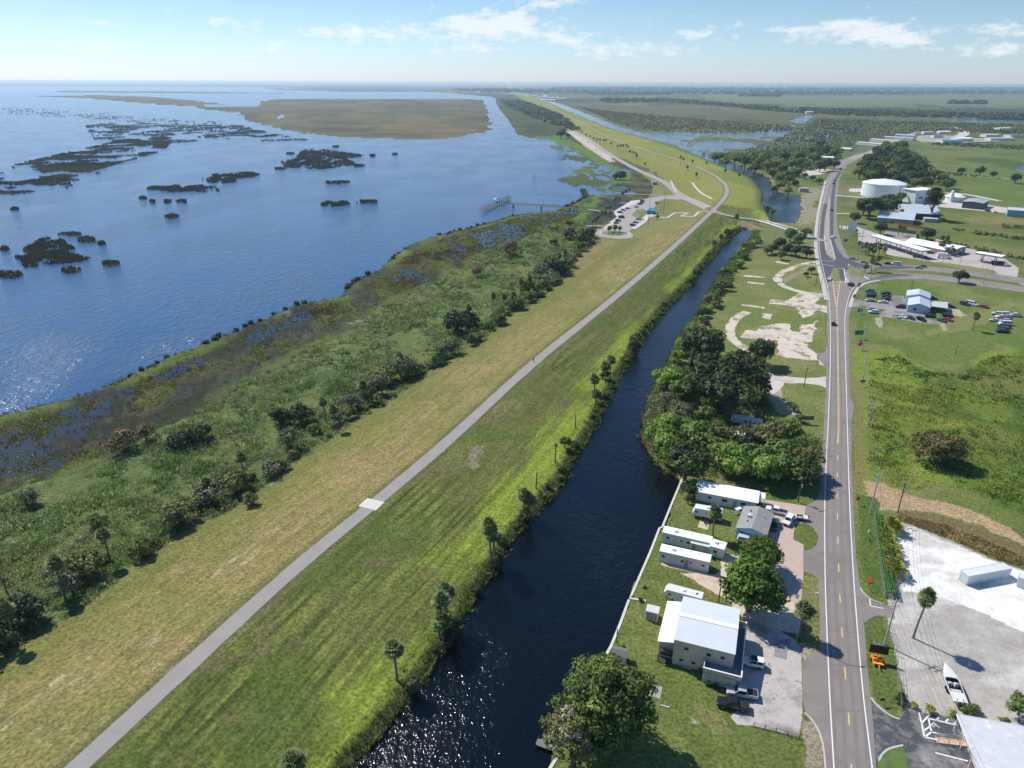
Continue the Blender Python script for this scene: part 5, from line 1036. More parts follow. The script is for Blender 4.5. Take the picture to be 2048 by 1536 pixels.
house('mobile_home', 'long white single wide trailer with a ribbed awning behind its twin', 'mobile home', (1375, 1068), 3.1, R(-22.5), 11.6, 2.8, 2.9, .12, WALLW, ROOFP, ov=.1, wins=[('y', -1, -4.4, 1.7, .8, .7), ('y', -1, -1.1, 1.7, .5, .5), ('y', -1, .6, 1.6, .9, .6)], doors=[('y', -1, 2.0)])
house('trailer_annex', 'short white trailer annex at the end of the long awning trailer', 'mobile home', (1437, 1087), 3.1, R(-28), 3.3, 3.0, 2.8, .15, WALLW, ROOFP, ov=.12, wins=[('y', -1, -.3, 1.6, .9, .7)])
aw = atz(1405, 1085, 2.5); t = thing('awning', 'ribbed white metal awning over the strip between the two trailers', 'awning', (aw[0], aw[1], 0), R(-23)); MB().add([(-2.7, -1.1, 2.3), (2.7, -1.1, 2.3), (2.7, 1.1, 2.7), (-2.7, 1.1, 2.7), (-2.7, -1.1, 2.36), (2.7, -1.1, 2.36), (2.7, 1.1, 2.76), (-2.7, 1.1, 2.76)], [(3, 2, 1, 0), (4, 5, 6, 7), (0, 1, 5, 4), (1, 2, 6, 5), (2, 3, 7, 6), (3, 0, 4, 7)]).build('canopy', M('ribbed_awning', (222, 224, 222), rough=.5, var=.05, stripe=('X', 1.3, .3)), t)
for x_ in (-2.6, 0, 2.5): MB().box(x_, x_ + .08, -1.05, -.97, 0, 2.3).build('post', TRIM, t)
house('mobile_home', 'white single wide trailer standing on the pink patio nearest the seawall', 'mobile home', (1371, 1105), 3.1, R(-21.5), 11.5, 2.9, 2.9, .12, WALLW, ROOFP, ov=.1, wins=[('y', -1, -4.8, 1.7, .7, .6), ('y', -1, -.4, 1.5, .6, .7), ('y', -1, 1.6, 1.6, .5, .5), ('y', -1, 4.4, 1.6, .8, .6)], doors=[('y', -1, .6)])
def rv(name, label, px, ang, L, fifth, z_ref=3.0):
    x, y = atz(*px, z_ref); t = thing(name, label, 'travel trailer', (x, y, 0), ang); W_ = 1.2
    pr = [(-L / 2 + .05, .75), (-L / 2, 1.2), (-L / 2 + .6, 3.0), (L / 2 - .1, 3.1), (L / 2, 2.9), (L / 2, .7)] if not fifth else [(-L / 2, 1.75), (-L / 2 - .15, 2.4), (-L / 2 + .5, 3.35), (L / 2 - .15, 3.3), (L / 2, 3.1), (L / 2, .8), (-L / 2 + 2.1, .8), (-L / 2 + 2.0, 1.75)]
    MB().prof(pr, -W_, W_).build('body', M('rv_shell', (222, 222, 218), rough=.4, var=.05, scale=1), t, bevel=.08)
    for x_, w_ in ((-L * .36, .6), (0.1, 1.0), (L * .3, .8)): window(t, None, x_, 2.3 if fifth else 2.0, w_, .5, ('y', -W_, -1))
    door(t, L * .16, .65, 1.9, ('y', -W_, -1), z0=.9)
    MB().box(-.4, .2, -.35, .35, 3.32 if fifth else 3.08, 3.55 if fifth else 3.3).build('air_conditioner', TRIM, t); MB().box(L * .3, L * .3 + .4, -.2, .2, 3.3 if fifth else 3.08, 3.42 if fifth else 3.2).build('roof_vent', BLK, t)
    for x_ in (.5, 1.4):
        for s in (-1, 1): 
            o = MB().at(0, 0, 0, 0, math.pi / 2).lathe([(.22, -.1), (.33, -.09), (.33, .09), (.22, .1)], 12).build('wheel', TYRE, t, 40); o.location = (x_, s * (W_ - .1), .34)
    MB().box(-L / 2 - 1.1, -L / 2 + .1, -.06, .06, .5, .62).build('hitch', BLK, t) if not fifth else MB().box(-L / 2 + .4, -L / 2 + .55, -.5, -.35, 0, 1.75).box(-L / 2 + .4, -L / 2 + .55, .35, .5, 0, 1.75).build('landing_leg', BLK, t)
    return t
rv('travel_trailer', 'white bumper pull travel trailer parked on the lawn below the long house', (1416, 1018), R(-19), 7.6, False, 2.7)
rv('fifth_wheel_trailer', 'big white fifth wheel camper with a raised nose behind the beige block', (1369, 1183), R(-23), 8.2, True, 3.1)
rv('travel_trailer', 'white trailer half hidden in the trees by a blue tarp', (1493, 836), R(-30), 10, False, 2.8)
p = at(1450, 822); t = thing('tarp', 'bright blue tarp bundle at the end of the trailer in the trees', 'tarp', p); MB().lathe([(.9, 0), (1.0, .5), (.6, 1.1), (.1, 1.3)], 9).build('cover', M('tarp_blue', (36, 84, 176), rough=.5, var=.15, scale=2), t, 40)
p = at(1482, 868); house('lean_shed', 'low white shed among the trees beside the trailer', 'shed', (1478, 866), 2.3, R(-25), 3.4, 2.4, 2.1, .2, WALLW, ROOFP)
# --- seawall, dock, yard bits
def seawall(pts, label):
    P = [Vector(atz(a, b, .15)) for a, b in pts]; t = thing('seawall', label, 'seawall', (P[0].x, P[0].y, 0)); o = P[0]; q = [v - o for v in P]; L_, R_2 = ribbon_pts(q, .55); b = MB(); n = len(q)
    b.add([(p.x, p.y, .15) for p in L_] + [(p.x, p.y, .15) for p in R_2] + [(p.x, p.y, .0) for p in L_] + [(p.x, p.y, .0) for p in R_2], [(n + i, n + i + 1, i + 1, i) for i in range(n - 1)] + [(i, i + 1, 2 * n + i + 1, 2 * n + i) for i in range(n - 1)] + [(n + i + 1, n + i, 3 * n + i, 3 * n + i + 1) for i in range(n - 1)] + [(0, n, 3 * n, 2 * n), (2 * n - 1, n - 1, 3 * n - 1, 4 * n - 1)]); b.build('cap', M('seawall_cap', (205, 200, 186), rough=.9, var=.1, scale=1), t)
    L2, R2_ = ribbon_pts(q, .3); b = MB(); b.add([(p.x, p.y, -.01) for p in L2] + [(p.x, p.y, -.01) for p in R2_] + [(p.x, p.y, -2) for p in L2] + [(p.x, p.y, -2) for p in R2_], [(i, i + 1, 2 * n + i + 1, 2 * n + i) for i in range(n - 1)] + [(n + i + 1, n + i, 3 * n + i, 3 * n + i + 1) for i in range(n - 1)]); b.build('sheet_wall', CONCR, t); return t
seawall([(1364, 958), (1343, 1008), (1325, 1053)], 'pale concrete seawall along the lawn above the white trailers'); seawall([(1326, 1053), (1319, 1056), (1300, 1105), (1263, 1190), (1259, 1196), (1292, 1201)], 'cream concrete seawall stepping out beside the trailers'); seawall([(1258, 1199), (1240, 1248), (1222, 1292), (1200, 1330)], 'narrow concrete seawall beside the shed lawn'); seawall([(1118, 1508), (1100, 1536), (1085, 1570)], 'short white seawall under the moss hung tree')
p = atz(1095, 1490, -.2); t = thing('dock', 'small weathered wooden dock reaching into the canal under the tree', 'dock', (p[0], p[1], 0), R(-22)); MB().box(-2, 2.5, -.75, .75, -.3, -.18).build('deck', M('dock_wood', (126, 120, 112), rough=.9, var=.15, scale=1, stripe=('X', 4, .3)), t)
for x_ in (-1.9, .2, 2.2):
    for s in (-.7, .7): MB().at(x_, s, -2).lathe([(.09, 0), (.09, 2.2)], 8).build('post', WOODP, t)
p = at(1290, 1176); t = thing('tyre', 'black tyre lying on the lawn above the seawall', 'tyre', p + Vector((0, 0, .02))); MB().lathe([(.2, .0), (.42, .02), (.45, .12), (.42, .22), (.2, .24)], 16, False).build('tread', TYRE, t, 50)
p, h_ = height(1233, 1285, 1258); t = thing('mooring_post', 'dark wooden post standing at the canal edge by the shed lawn', 'post', p); MB().tube([(0, 0, -1), (0, 0, h_)], .1, 8).build('shaft', WOODP, t)
plant('shrub_dark', 1247, 1296, 6, 'small round bush by the seawall lawn corner'); plant('shrub_dark', 1281, 1200, 6, 'dark bush at the step in the seawall')
house('garden_hut', 'small grey roofed hut mostly hidden behind the big waterside tree', 'hut', (1240, 1303), 2.2, R(-15), 2.6, 2.2, 2.0, .5, WALLW, ROOFD)
def fence(pts, label, h=1.2, mesh_rgb=(96, 98, 92), gap=2.5, name='fence', solid=False):
    P = [at(a, b) for a, b in pts]; P3 = resample([Vector((p.x, p.y)) for p in P], gap); t = thing(name, label, 'fence', P[0]); o = P[0]; b = MB(); 
    for a, c in zip(P3[:-1], P3[1:]):
        d = (c - a).normalized(); n_ = Vector((-d.y, d.x)) * .012
        zs = [0.05, h * .36, h * .68, h] if not solid else [0]
        for z in zs:
            hh = .05 if not solid else h; b.add([((a - n_).x - o.x, (a - n_).y - o.y, z), ((c - n_).x - o.x, (c - n_).y - o.y, z), ((c + n_).x - o.x, (c + n_).y - o.y, z), ((a + n_).x - o.x, (a + n_).y - o.y, z), ((a - n_).x - o.x, (a - n_).y - o.y, z + hh), ((c - n_).x - o.x, (c - n_).y - o.y, z + hh), ((c + n_).x - o.x, (c + n_).y - o.y, z + hh), ((a + n_).x - o.x, (a + n_).y - o.y, z + hh)], [(3, 2, 1, 0), (4, 5, 6, 7), (0, 1, 5, 4), (1, 2, 6, 5), (2, 3, 7, 6), (3, 0, 4, 7)])
    b.build('rails' if not solid else 'boards', M('fence_%d' % mesh_rgb[0], mesh_rgb, var=.1), t); pm = MB().box(-.05, .05, -.05, .05, -.1, h + .1).mesh('post', MATS['fence_%d' % mesh_rgb[0]])
    for v in P3: q = link('post', pm, t); q.location = (v.x - o.x, v.y - o.y, 0)
    return t
fence([(1507, 1453), (1552, 1463), (1598, 1478)], 'low dark vine covered fence along the end of the stained parking slab', .9, (58, 62, 44), 1.5)
fence([(1768, 1240), (1790, 1310), (1800, 1420), (1850, 1428)], 'thin chain link fence between the grass verge and the grey lot', 1.8, (150, 152, 150), 3)
fence([(1746, 1030), (1752, 1075), (1768, 1195)], 'chain link fence in front of the clipped green hedge', 1.8, (152, 154, 152), 3)
for a, l in (((1424, 1117), 'green wheelie bin at the corner of the patio trailer'), ((1420, 1140), 'green wheelie bin by the end of the pink patio')): wheelie_bin(*a, l)
wheelie_bin(1624, 1220, 'green wheelie bin on the road verge grass')
t = thing('patio_table', 'round table with chairs on the tan patio by the palm', 'table', at(1412, 1045)); MB().lathe([(.05, 0), (.05, .68), (.5, .7), (.5, .74)], 14).build('top', BLK, t)
for k in range(3): q = thing('garden_chair', ['dark garden chair facing the patio table', 'garden chair on the far side of the patio table', 'garden chair beside the palm trunk'][k], 'chair', at(1412, 1045) + Vector((math.cos(k * 2.1) * 1.0, math.sin(k * 2.1), 0)), k * 2.1 + math.pi / 2); MB().box(-.25, .25, -.25, .25, .4, .46).build('seat', BLK, q); MB().box(-.25, .25, -.27, -.22, .46, .95).build('backrest', BLK, q); MB().box(-.24, -.2, -.24, -.2, 0, .4).box(.2, .24, -.24, -.2, 0, .4).box(.2, .24, .2, .24, 0, .4).box(-.24, -.2, .2, .24, 0, .4).build('legs', BLK, q)
t = thing('garden_swing', 'white garden swing frame on the lawn near the blue house', 'swing', at(1475, 1028), R(30)); MB().tube([(-.9, -.5, 0), (-.9, 0, 1.7), (-.9, .5, 0)], .04).tube([(.9, -.5, 0), (.9, 0, 1.7), (.9, .5, 0)], .04).tube([(-.9, 0, 1.7), (.9, 0, 1.7)], .04).build('frame', TRIM, t); MB().box(-.7, .7, -.25, .25, .45, .5).box(-.7, .7, .22, .28, .5, 1.0).build('seat', TRIM, t); MB().box(-.95, .95, -.5, .5, 1.72, 1.76).build('canopy', TRIM, t)
t = thing('cable_reel', 'red metal drum beside the sandy drive under the trees', 'drum', at(1468, 1093)); MB().lathe([(.55, 0), (.55, .08), (.4, .1), (.4, .85), (.55, .87), (.55, .95)], 14).build('drum', M('rust_red', (128, 52, 44), var=.2), t)
for k, (a, b, l) in enumerate([(1330, 1118, 'cluster of motorbikes and gear at the canal end of the patio trailer'), (1345, 1122, 'dark barbecue and gear on the pink patio'), (1388, 1135, 'black low cart on the pink patio')]):
    t = thing(['motorbike', 'barbecue', 'garden_cart'][k], l if k else 'dark motorbike parked at the canal end of the pink patio', ['motorbike', 'barbecue', 'cart'][k], at(a, b), R(-20))
    if k == 0:
        for x_ in (-.7, .7): MB().at(x_, 0, .32, 0, R(90)).lathe([(.2, -.06), (.32, -.05), (.32, .05), (.2, .06)], 12).build('wheel', TYRE, t)
        MB().tube([(-.7, 0, .35), (-.3, 0, .6), (.3, 0, .75), (.7, 0, .35)], .1).tube([(.4, -.35, 1.0), (.45, 0, .95), (.4, .35, 1.0)], .03).build('frame', BLK, t); MB().box(-.6, .1, -.14, .14, .72, .82).build('seat', DARKP, t)
    else: MB().frus((-.5, .5, -.25, .25), (-.6, .6, -.3, .3), .35, .8 if k == 1 else .55).build('tray', BLK, t); MB().box(-.4, -.35, -.2, .2, 0, .35).box(.35, .4, -.2, .2, 0, .35).build('stand', BLK, t)
p, q = at(1321, 1411), at(1338, 1416); t = thing('drain_pipe', 'short white pipe lying on the lawn below the beige block', 'pipe', p); MB().tube([(0, 0, .12), (q.x - p.x, q.y - p.y, .12)], .12, 8).build('tube', TRIM, t)
p, h_ = height(1352, 1418, 1409); t = thing('fence_post', 'thin dark post standing by the white rubble on the lawn', 'post', p); MB().tube([(0, 0, -.1), (0, 0, h_)], .05, 6).build('shaft', BLK, t)
# --- near vehicles
car('jeep', 'white', 1505, 1326, R(163), 'white off road car with black roof panels nosed up to the beige block', det=True)
car('pickup', 'silver', 1484, 1386, R(168), 'silver crew cab pickup with a dark bed parked on the stained slab', det=True); car('pickup', 'black', 1466, 1409, R(166), 'black pickup half on the grass at the slab corner', det=True)
car('suv', 'white', 1577, 1041, R(232), 'white sport utility car on the pink paver court', det=True); car('pickup', 'white', 1553, 1022, R(150), 'white pickup parked behind the blue house', det=True); car('pickup', 'green', 1548, 1049, R(62), 'dark green pickup in the shade of the blue house', det=True)
car('suv', 'pale', 1494, 1081, R(-20), 'pale car under the tree crown by the blue house', det=True)
def boat(name, label, px, ang, L, Wd, z_ref=1.2, big=False):
    x, y = atz(*px, z_ref); t = thing(name, label, 'boat', (x, y, 0), ang); hull = M('gelcoat', (226, 224, 216), rough=.25, var=.03, scale=1, coat=.3); n = 13; out = []
    for i in range(n):
        s = i / (n - 1); w = Wd / 2 * (1 - max(0, (s - .45) / .55) ** 2.2) if s > .45 else Wd / 2 * (.9 + .1 * s / .45); out.append((-L / 2 + L * s, max(w, .02)))
    V = []; F = []; zk = .65 if big else .45; zg = 1.55 if big else 1.0
    for i, (x_, w) in enumerate(out):
        s = i / (n - 1); sheer = zg + .35 * max(0, s - .3) ** 1.5; kx = zk + .75 * max(0, s - .55) ** 1.6; V += [(x_, 0, kx), (x_, w * .8, kx + .35), (x_, w, sheer), (x_, w * .86, sheer + .02), (x_, w * .86, sheer - .0), (x_, 0, sheer + .04)]
    V2 = [(a, -b_, c) for a, b_, c in V]; m0 = len(V)
    for i in range(n - 1):
        for j in range(3): a = i * 6 + j; F += [(a, a + 6, a + 7, a + 1), (m0 + a + 1, m0 + a + 7, m0 + a + 6, m0 + a)]
        if not (.22 < i / (n - 1) < .58): a = i * 6; F += [(a + 3, a + 9, a + 11, a + 5), (m0 + a + 5, m0 + a + 11, m0 + a + 9, m0 + a + 3)]
    F += [(0, 1, 2, 3, 5), tuple(m0 + k for k in (5, 3, 2, 1, 0))]
    MB().add(V + V2, F).build('hull', hull, t, 35)
    i0, i1 = [x for x in range(n) if .22 < x / (n - 1) < .58][0], [x for x in range(n) if .22 < x / (n - 1) < .58][-1] + 1
    xa, xb = out[i0][0], out[i1][0]; wi = out[i0][1] * .84
    MB().box(xa, xb, -wi, wi, zg - .6, zg - .55).box(xa - .02, xa + .03, -wi, wi, zg - .56, zg + .06).box(xb - .03, xb + .02, -wi * .92, wi * .92, zg - .56, zg + .14).box(xa, xb, wi - .02, wi + .03, zg - .56, zg + .09).box(xa, xb, -wi - .03, -wi + .02, zg - .56, zg + .09).build('cockpit', M('cockpit_dark', (54, 58, 66), rough=.6, var=.15), t)
    if big:
        MB().add([(xb + .15, -wi * .8, zg + .1), (xb + .15, wi * .8, zg + .1), (xb - .35, wi * .7, zg + .62), (xb - .35, -wi * .7, zg + .62)], [(0, 1, 2, 3)]).build('windscreen', GLASS, t)
        for s in (-1, 1): MB().box(xb - 1.5, xb - .7, s * wi * .5 - .32, s * wi * .5 + .32, zg - .54, zg - .1).box(xb - 1.6, xb - 1.45, s * wi * .5 - .32, s * wi * .5 + .32, zg - .1, zg + .4).build('seat', M('seat_vinyl', (206, 204, 200), var=.05), t)
        MB().box(xa + .1, xa + .7, -wi * .8, wi * .8, zg - .54, zg - .1).build('bench', MATS['seat_vinyl'], t)
        for s in (-.5, .5): MB().box(-L / 2 + .3, -L / 2 + .6, s - .06, s + .06, zg + .05, zg + .14).build('hatch', BLK, t)
        MB().box(-L / 2 - .55, -L / 2 - .02, -.35, .35, .75, 1.3).build('outdrive', BLK, t)
    else: MB().box(-L / 2 - .3, -L / 2 - .01, -.2, .2, .5, 1.35).build('outboard', BLK, t)
    MB().box(-L / 2 + .2, L / 2 * .6, -.5, -.4, .38, .5).box(-L / 2 + .2, L / 2 * .6, .4, .5, .38, .5).box(L / 2 * .55, L / 2 + .8, -.06, .06, .4, .5).build('trailer_frame', STEEL, t)
    for s in (-1, 1):
        for dx in ((-.9, 0) if big else (-.4,)): o = MB().at(0, 0, 0, 0, math.pi / 2).lathe([(.2, -.1), (.31, -.09), (.31, .09), (.2, .1)], 12).build('wheel', TYRE, t, 40); o.location = (dx - .3, s * (Wd / 2 * .75), .31)
    return t
boat('speedboat', 'long white speedboat with an open cockpit on a trailer in the grey lot', (1905, 1365), math.radians(76), 9.8, 2.7, 1.4, True)
boat('skiff', 'small white skiff on a trailer behind the white sport utility car', (1597, 1031), R(170), 4.8, 1.7)
# --- containers
def container(px, ang, label, L=12.0):
    x, y = atz(*px, 2.6); t = thing('shipping_container', label, 'container', (x, y, 0), ang); cw_ = M('container_white', (214, 218, 220), rough=.55, var=.07, scale=.5, tint=[((186, 188, 186), .4, .58, .7)]); X = L / 2; Y = 1.2; b = MB()
    n = int(L / .28); prof = []
    for i in range(n): x0 = -X + L * i / n; dx = L / n; prof += [(x0, 0), (x0 + dx * .35, 0), (x0 + dx * .5, .05), (x0 + dx * .85, .05)]
    prof.append((X, 0))
    for s in (-1, 1):
        for (xa, da), (xb, db) in zip(prof[:-1], prof[1:]):
            q = [(xa, s * (Y - da), .15), (xb, s * (Y - db), .15), (xb, s * (Y - db), 2.5), (xa, s * (Y - da), 2.5)]; b.add(q if s < 0 else q[::-1], [(0, 1, 2, 3)])
    b.box(-X, X, -Y + .06, Y - .06, .12, .2); b.build('side_wall', cw_, t); MB().box(-X + .02, X - .02, -Y + .03, Y - .03, 2.5, 2.56).build('roof', cw_, t)
    f = MB()
    for xx in (-X, X - .14):
        for yy in (-Y - .01, Y - .13): f.box(xx, xx + .14, yy, yy + .14, 0, 2.62)
    for yy in (-Y - .012, Y - .11): f.box(-X + .14, X - .14, yy, yy + .12, 2.5, 2.61).box(-X + .14, X - .14, yy, yy + .12, .02, .16)
    f.build('frame', cw_, t)
    for s in (-1, 1):
        d = MB().box(-X - .03, -X + .01, min(s * .03, s * 1.05), max(s * .03, s * 1.05), .2, 2.45).build('door', cw_, t); MB().box(-X - .07, -X - .031, s * .35 - .02, s * .35 + .02, .25, 2.4).box(-X - .07, -X - .031, s * .8 - .02, s * .8 + .02, .25, 2.4).build('lock_bar', STEEL, d)
    MB().box(X - .03, X + .02, -Y + .15, Y - .15, .2, 2.45).build('end_wall', cw_, t); return t
container((1973, 1138), R(14), 'white shipping container lying across the white lot with doors on its end'); container((2104, 1170), R(-36), 'second white shipping container cut off by the frame beside the first')
# --- flat roofed building with the disabled bay, palms and ramp
t = thing('roadside_shop', 'flat pale roofed building beside the disabled parking bay', 'building', (81.5, 84.6, 0), R(-14)); X, Y = 5.2, 6
MB().box(-X + 1.4, X + 6, -Y + .2, Y - .4, -.1, 3.3).build('wall', STUC, t); rf = MB().box(-X, X - .6, -Y, Y, 3.62, 3.8).add([(X - .6, -Y, 3.62), (X + 6.5, -Y, 3.2), (X + 6.5, Y, 3.2), (X - .6, Y, 3.62), (X - .6, -Y, 3.8), (X + 6.5, -Y, 3.38), (X + 6.5, Y, 3.38), (X - .6, Y, 3.8)], [(3, 2, 1, 0), (4, 5, 6, 7), (0, 1, 5, 4), (1, 2, 6, 5), (2, 3, 7, 6)]).build('roof', M('coated_roof', (204, 204, 204), rough=.6, var=.06, scale=.5, tint=[((226, 226, 226), .35, .55, .68), ((178, 176, 172), .9, .6, .7)]), t); MB().box(-X - .08, -X - .005, -Y, Y, 3.55, 3.86).box(-X, X, Y + .005, Y + .08, 3.55, 3.86).build('fascia', TRIM, t)
for y_ in (-5.8, -2, 2, 5.7): MB().box(-X + .1, -X + .22, y_ - .06, y_ + .06, 0, 3.6).build('post', TRIM, t)
door(t, 1.0, 1, 2.1, ('x', -X + 1.4, -1)); window(t, None, -2.2, 1.6, 1.6, 1.1, ('x', -X + 1.4, -1)); window(t, None, 4, 1.6, 1.2, 1.1, ('x', -X + 1.4, -1))
p = Vector(atz(1906, 1482, .4)); t = thing('access_ramp', 'tan wooden access ramp with rails leading to the flat roofed building', 'ramp', (p.x, p.y, 0), R(-13)); MB().add([(-2.6, -.6, .03), (2.6, -.6, .5), (2.6, .6, .5), (-2.6, .6, .03), (-2.6, -.6, -.05), (2.6, -.6, -.05), (2.6, .6, -.05), (-2.6, .6, -.05)], [(0, 1, 2, 3), (7, 6, 5, 4), (4, 5, 1, 0), (5, 6, 2, 1), (6, 7, 3, 2), (7, 4, 0, 3)]).build('deck', M('tan_boards', (206, 178, 150), var=.12, scale=1.2, stripe=('X', 1.0, .15)), t)
for s in (-.62, .62):
    for z in (.45, .9): MB().tube([(-2.6, s, z + .03), (2.6, s, z + .5)], .035).build('rail', M('tan_rail', (190, 166, 138), var=.1), t)
    for x_ in (-2.5, -.9, .8, 2.5): MB().box(x_ - .04, x_ + .04, s - .04, s + .04, 0, 1.2 + .09 * x_).build('post', MATS['tan_rail'], t)
# --- message board trailer
p = Vector(atz(1754, 1322, .2)); t = thing('message_board_trailer', 'orange trailer carrying a black message board and solar panels on the verge', 'sign trailer', (p.x, p.y, 0), R(-16)); org = M('safety_orange', (236, 142, 30), rough=.5, var=.08)
MB().box(-1.0, 1.0, -1.5, 1.2, .5, .62).box(-.08, .08, -2.6, -1.5, .5, .6).build('chassis', org, t); MB().box(-.95, -.1, -.6, .4, .63, 1.2).box(.1, .95, -.6, .4, .63, 1.2).build('battery_box', org, t, bevel=.08); MB().box(-.9, .9, -1.45, -1.2, .63, .8).build('step', M('pale_orange', (240, 186, 96), var=.1), t)
MB().box(-.1, .1, .6, .8, .62, 3.0).build('mast', org, t); MB().box(-1.7, 1.7, .35, .55, 1.9, 3.6).build('display', M('display_black', (20, 21, 21), rough=.4, var=.1, stripe=('X', 2.2, .25)), t); MB().box(-1.78, 1.78, .3, .348, 3.55, 3.68).box(-1.78, 1.78, .3, .348, 1.85, 1.97).build('display_frame', BLK, t)
for x_ in (-.55, .25): q = MB().at(x_, 1.0, 3.75, 0, R(-20)).box(-.36, .36, -.5, .5, 0, .04).build('solar_panel', M('solar_cell', (68, 84, 120), rough=.15, var=.1, stripe=('X', 3, .4)), t); MB().at(x_, 1.0, 3.75, 0, R(-20)).box(-.39, .39, -.53, .53, -.02, -.001).build('panel_rim', TRIM, q)
for s in (-1, 1): MB().at(s * 1.08, 0, .33, 0, 0, R(90)).lathe([(.2, -.1), (.33, -.09), (.33, .09), (.2, .1)], 12).build('wheel', TYRE, t, 40)
# signs
ORG = (226, 84, 34)
post_sign(1714, 1009, 992, 1.3, 1.5, (206, 52, 36), 'red orange diamond sign on the verge below the message pole', R(10), True)
t = post_sign(1742, 1168, 1158, 1.4, 1.1, (240, 104, 40), 'orange work sign lying tilted on the verge grass', R(20)); t.rotation_euler[0] = R(-55)
post_sign(1718, 700, 682, 2.6, 2.6, ORG, 'orange diamond road work sign behind the green sign', R(8), True, two=True, border=(20, 20, 20)); post_sign(1708, 596, 588, 2.2, 2.2, (214, 78, 46), 'orange diamond sign at the car lot entrance', R(10), True, border=(20, 20, 20)); post_sign(1717, 576, 564, 2.8, 2.8, (216, 62, 48), 'red orange diamond sign at the slip road corner', R(10), True, border=(20, 20, 20))
post_sign(1716, 678, 661, 4.0, 2.0, (28, 122, 100), 'wide green road sign on the verge facing the junction', R(5), two=True, border=(230, 230, 230)); post_sign(1719, 628, 617, 2.6, 1.8, (70, 110, 160), 'small blue road sign by the car lot drive', R(5), two=True); post_sign(1724, 772, 760, 2.0, 1.0, (70, 106, 112), 'small teal sign under the power poles', R(5)); post_sign(1762, 1410, 1397, .9, .6, (40, 40, 42), 'small dark sign on the verge near the seated hedge corner', R(10), cat='sign')
tag(COL.objects['road_sign'], None)
post_sign(1616, 848, 832, 3.4, 1.5, (96, 106, 112), 'grey advertising board on two posts beside the brown shrub', R(0), two=True, cat='sign'); post_sign(1702, 470, 443, 6, 7.5, (214, 214, 210), 'tall white gas station price sign on a pole', R(-10), cat='sign', border=(60, 80, 150)); post_sign(1690, 488, 478, 2.5, 2, (70, 110, 160), 'blue road sign beside the forecourt entrance', R(-10)); post_sign(1682, 462, 452, 1.2, 3, (230, 228, 220), 'white banner sign by the forecourt', R(0), cat='sign')
for a, l in (((1737, 1066), 'white marker stub in the verge grass'), ((1739, 1083), 'dark hydrant like stub in the verge grass')): t = thing('marker_post', l, 'marker', at(*a)); MB().box(-.12, .12, -.12, .12, 0, .7).frus((-.16, .16, -.16, .16), (-.08, .08, -.08, .08), .7, .85).build('shaft', TRIM if a[1] < 1070 else BLK, t)
# ================================================================= poles and wires
utility_pole(1769, 1290, 1200, 'grey concrete utility pole rising behind the message board', key='a', arms=2); utility_pole(1739.5, 1028, 946, 'concrete utility pole with white insulators at the dirt strip', key='b', arms=3); utility_pole(1736.5, 849, 806, 'concrete utility pole at the edge of the weedy field', key='c', arms=3); utility_pole(1724, 767, 713, 'concrete utility pole by the teal sign', key='d', arms=3); utility_pole(1724, 698, 646, 'concrete utility pole beside the orange work sign', key='e', arms=3); utility_pole(1719.5, 634, 585, 'concrete utility pole beside the blue sign', key='f', arms=2); utility_pole(1716, 590, 540, 'concrete utility pole at the slip road', key='g', arms=2); utility_pole(1716, 520, 460, 'concrete utility pole by the forecourt palms', key='h', arms=2)
utility_pole(1795.5, 1025, 965, 'wooden utility pole on the bare dirt strip', False, 1, key='p', transformer=True)
utility_pole(1608, 773, 735, 'dark wooden pole beside the shell drive', False, 1, transformer=False); utility_pole(1596, 1004, 955, 'dark wooden pole on the lawn by the paver court', False, 1, transformer=True); utility_pole(1437, 1204, 1172, 'thin wooden pole beside the beige block drive', False, 0); utility_pole(1911, 708, 690, 'leaning wooden pole in the mown lawn', False, 0); utility_pole(1820, 590, 560, 'dark wooden pole behind the blue sales building', False, 1); utility_pole(1966, 569, 535, 'concrete pole between the two carriageways', True, 1); utility_pole(1615, 560, 530, 'wooden pole on the round lawn', False, 0); utility_pole(1631, 572, 545, 'second wooden pole on the round lawn', False, 0); utility_pole(1641, 578, 555, 'wooden pole at the edge of the round lawn', False, 0)
for k, (a, b, c) in enumerate(((1683, 430, 380), (1685, 405, 360), (1690, 470, 410), (1684, 390, 345), (1688, 365, 330))): utility_pole(a, b, c, ['tall pole opposite the barns', 'tall pole by the tank service road', 'tall pole by the gas station sign', 'tall pole north of the tank', 'farthest pole along the road bend'][k], True, 1)
for a, b, c, l in ((1296, 455, 392, 'tall dark pole below the restroom'), (1327, 428, 382, 'tall dark pole beside the zigzag ramp'), (1475, 432, 411, 'short dark pole on the bridge approach')): utility_pole(a, b, c, l, False, 0)
street_lamp(1593, 1278, 1185, 'white street lamp leaning over the road by the fan palm', rz=R(-5)); street_lamp(1618, 903, 873, 'white street lamp beside the wood edge', rz=0); street_lamp(1629.5, 753, 696, 'tall lamp at the old slab entrance', rz=0); street_lamp(1637.5, 633, 592, 'tall lamp beside the broken slab drive', rz=0); street_lamp(1641, 800, 780, 'thin lamp on the lawn edge', rz=0) if 0 else None
for k, (a, b, c) in enumerate(((1882, 540, 497), (1842, 531, 505), (1897, 538, 511), (1918, 535, 503), (1963, 549, 520), (1983, 552, 522), (1741, 560, 500))): street_lamp(a, b, c, ['lamp on the verge before the white box truck', 'lamp behind the white van', 'lamp beside the price totem', 'lamp on the verge near the pump canopy', 'lamp at the forecourt exit', 'second lamp at the forecourt exit', 'lamp on the junction median'][k], rz=R(90))
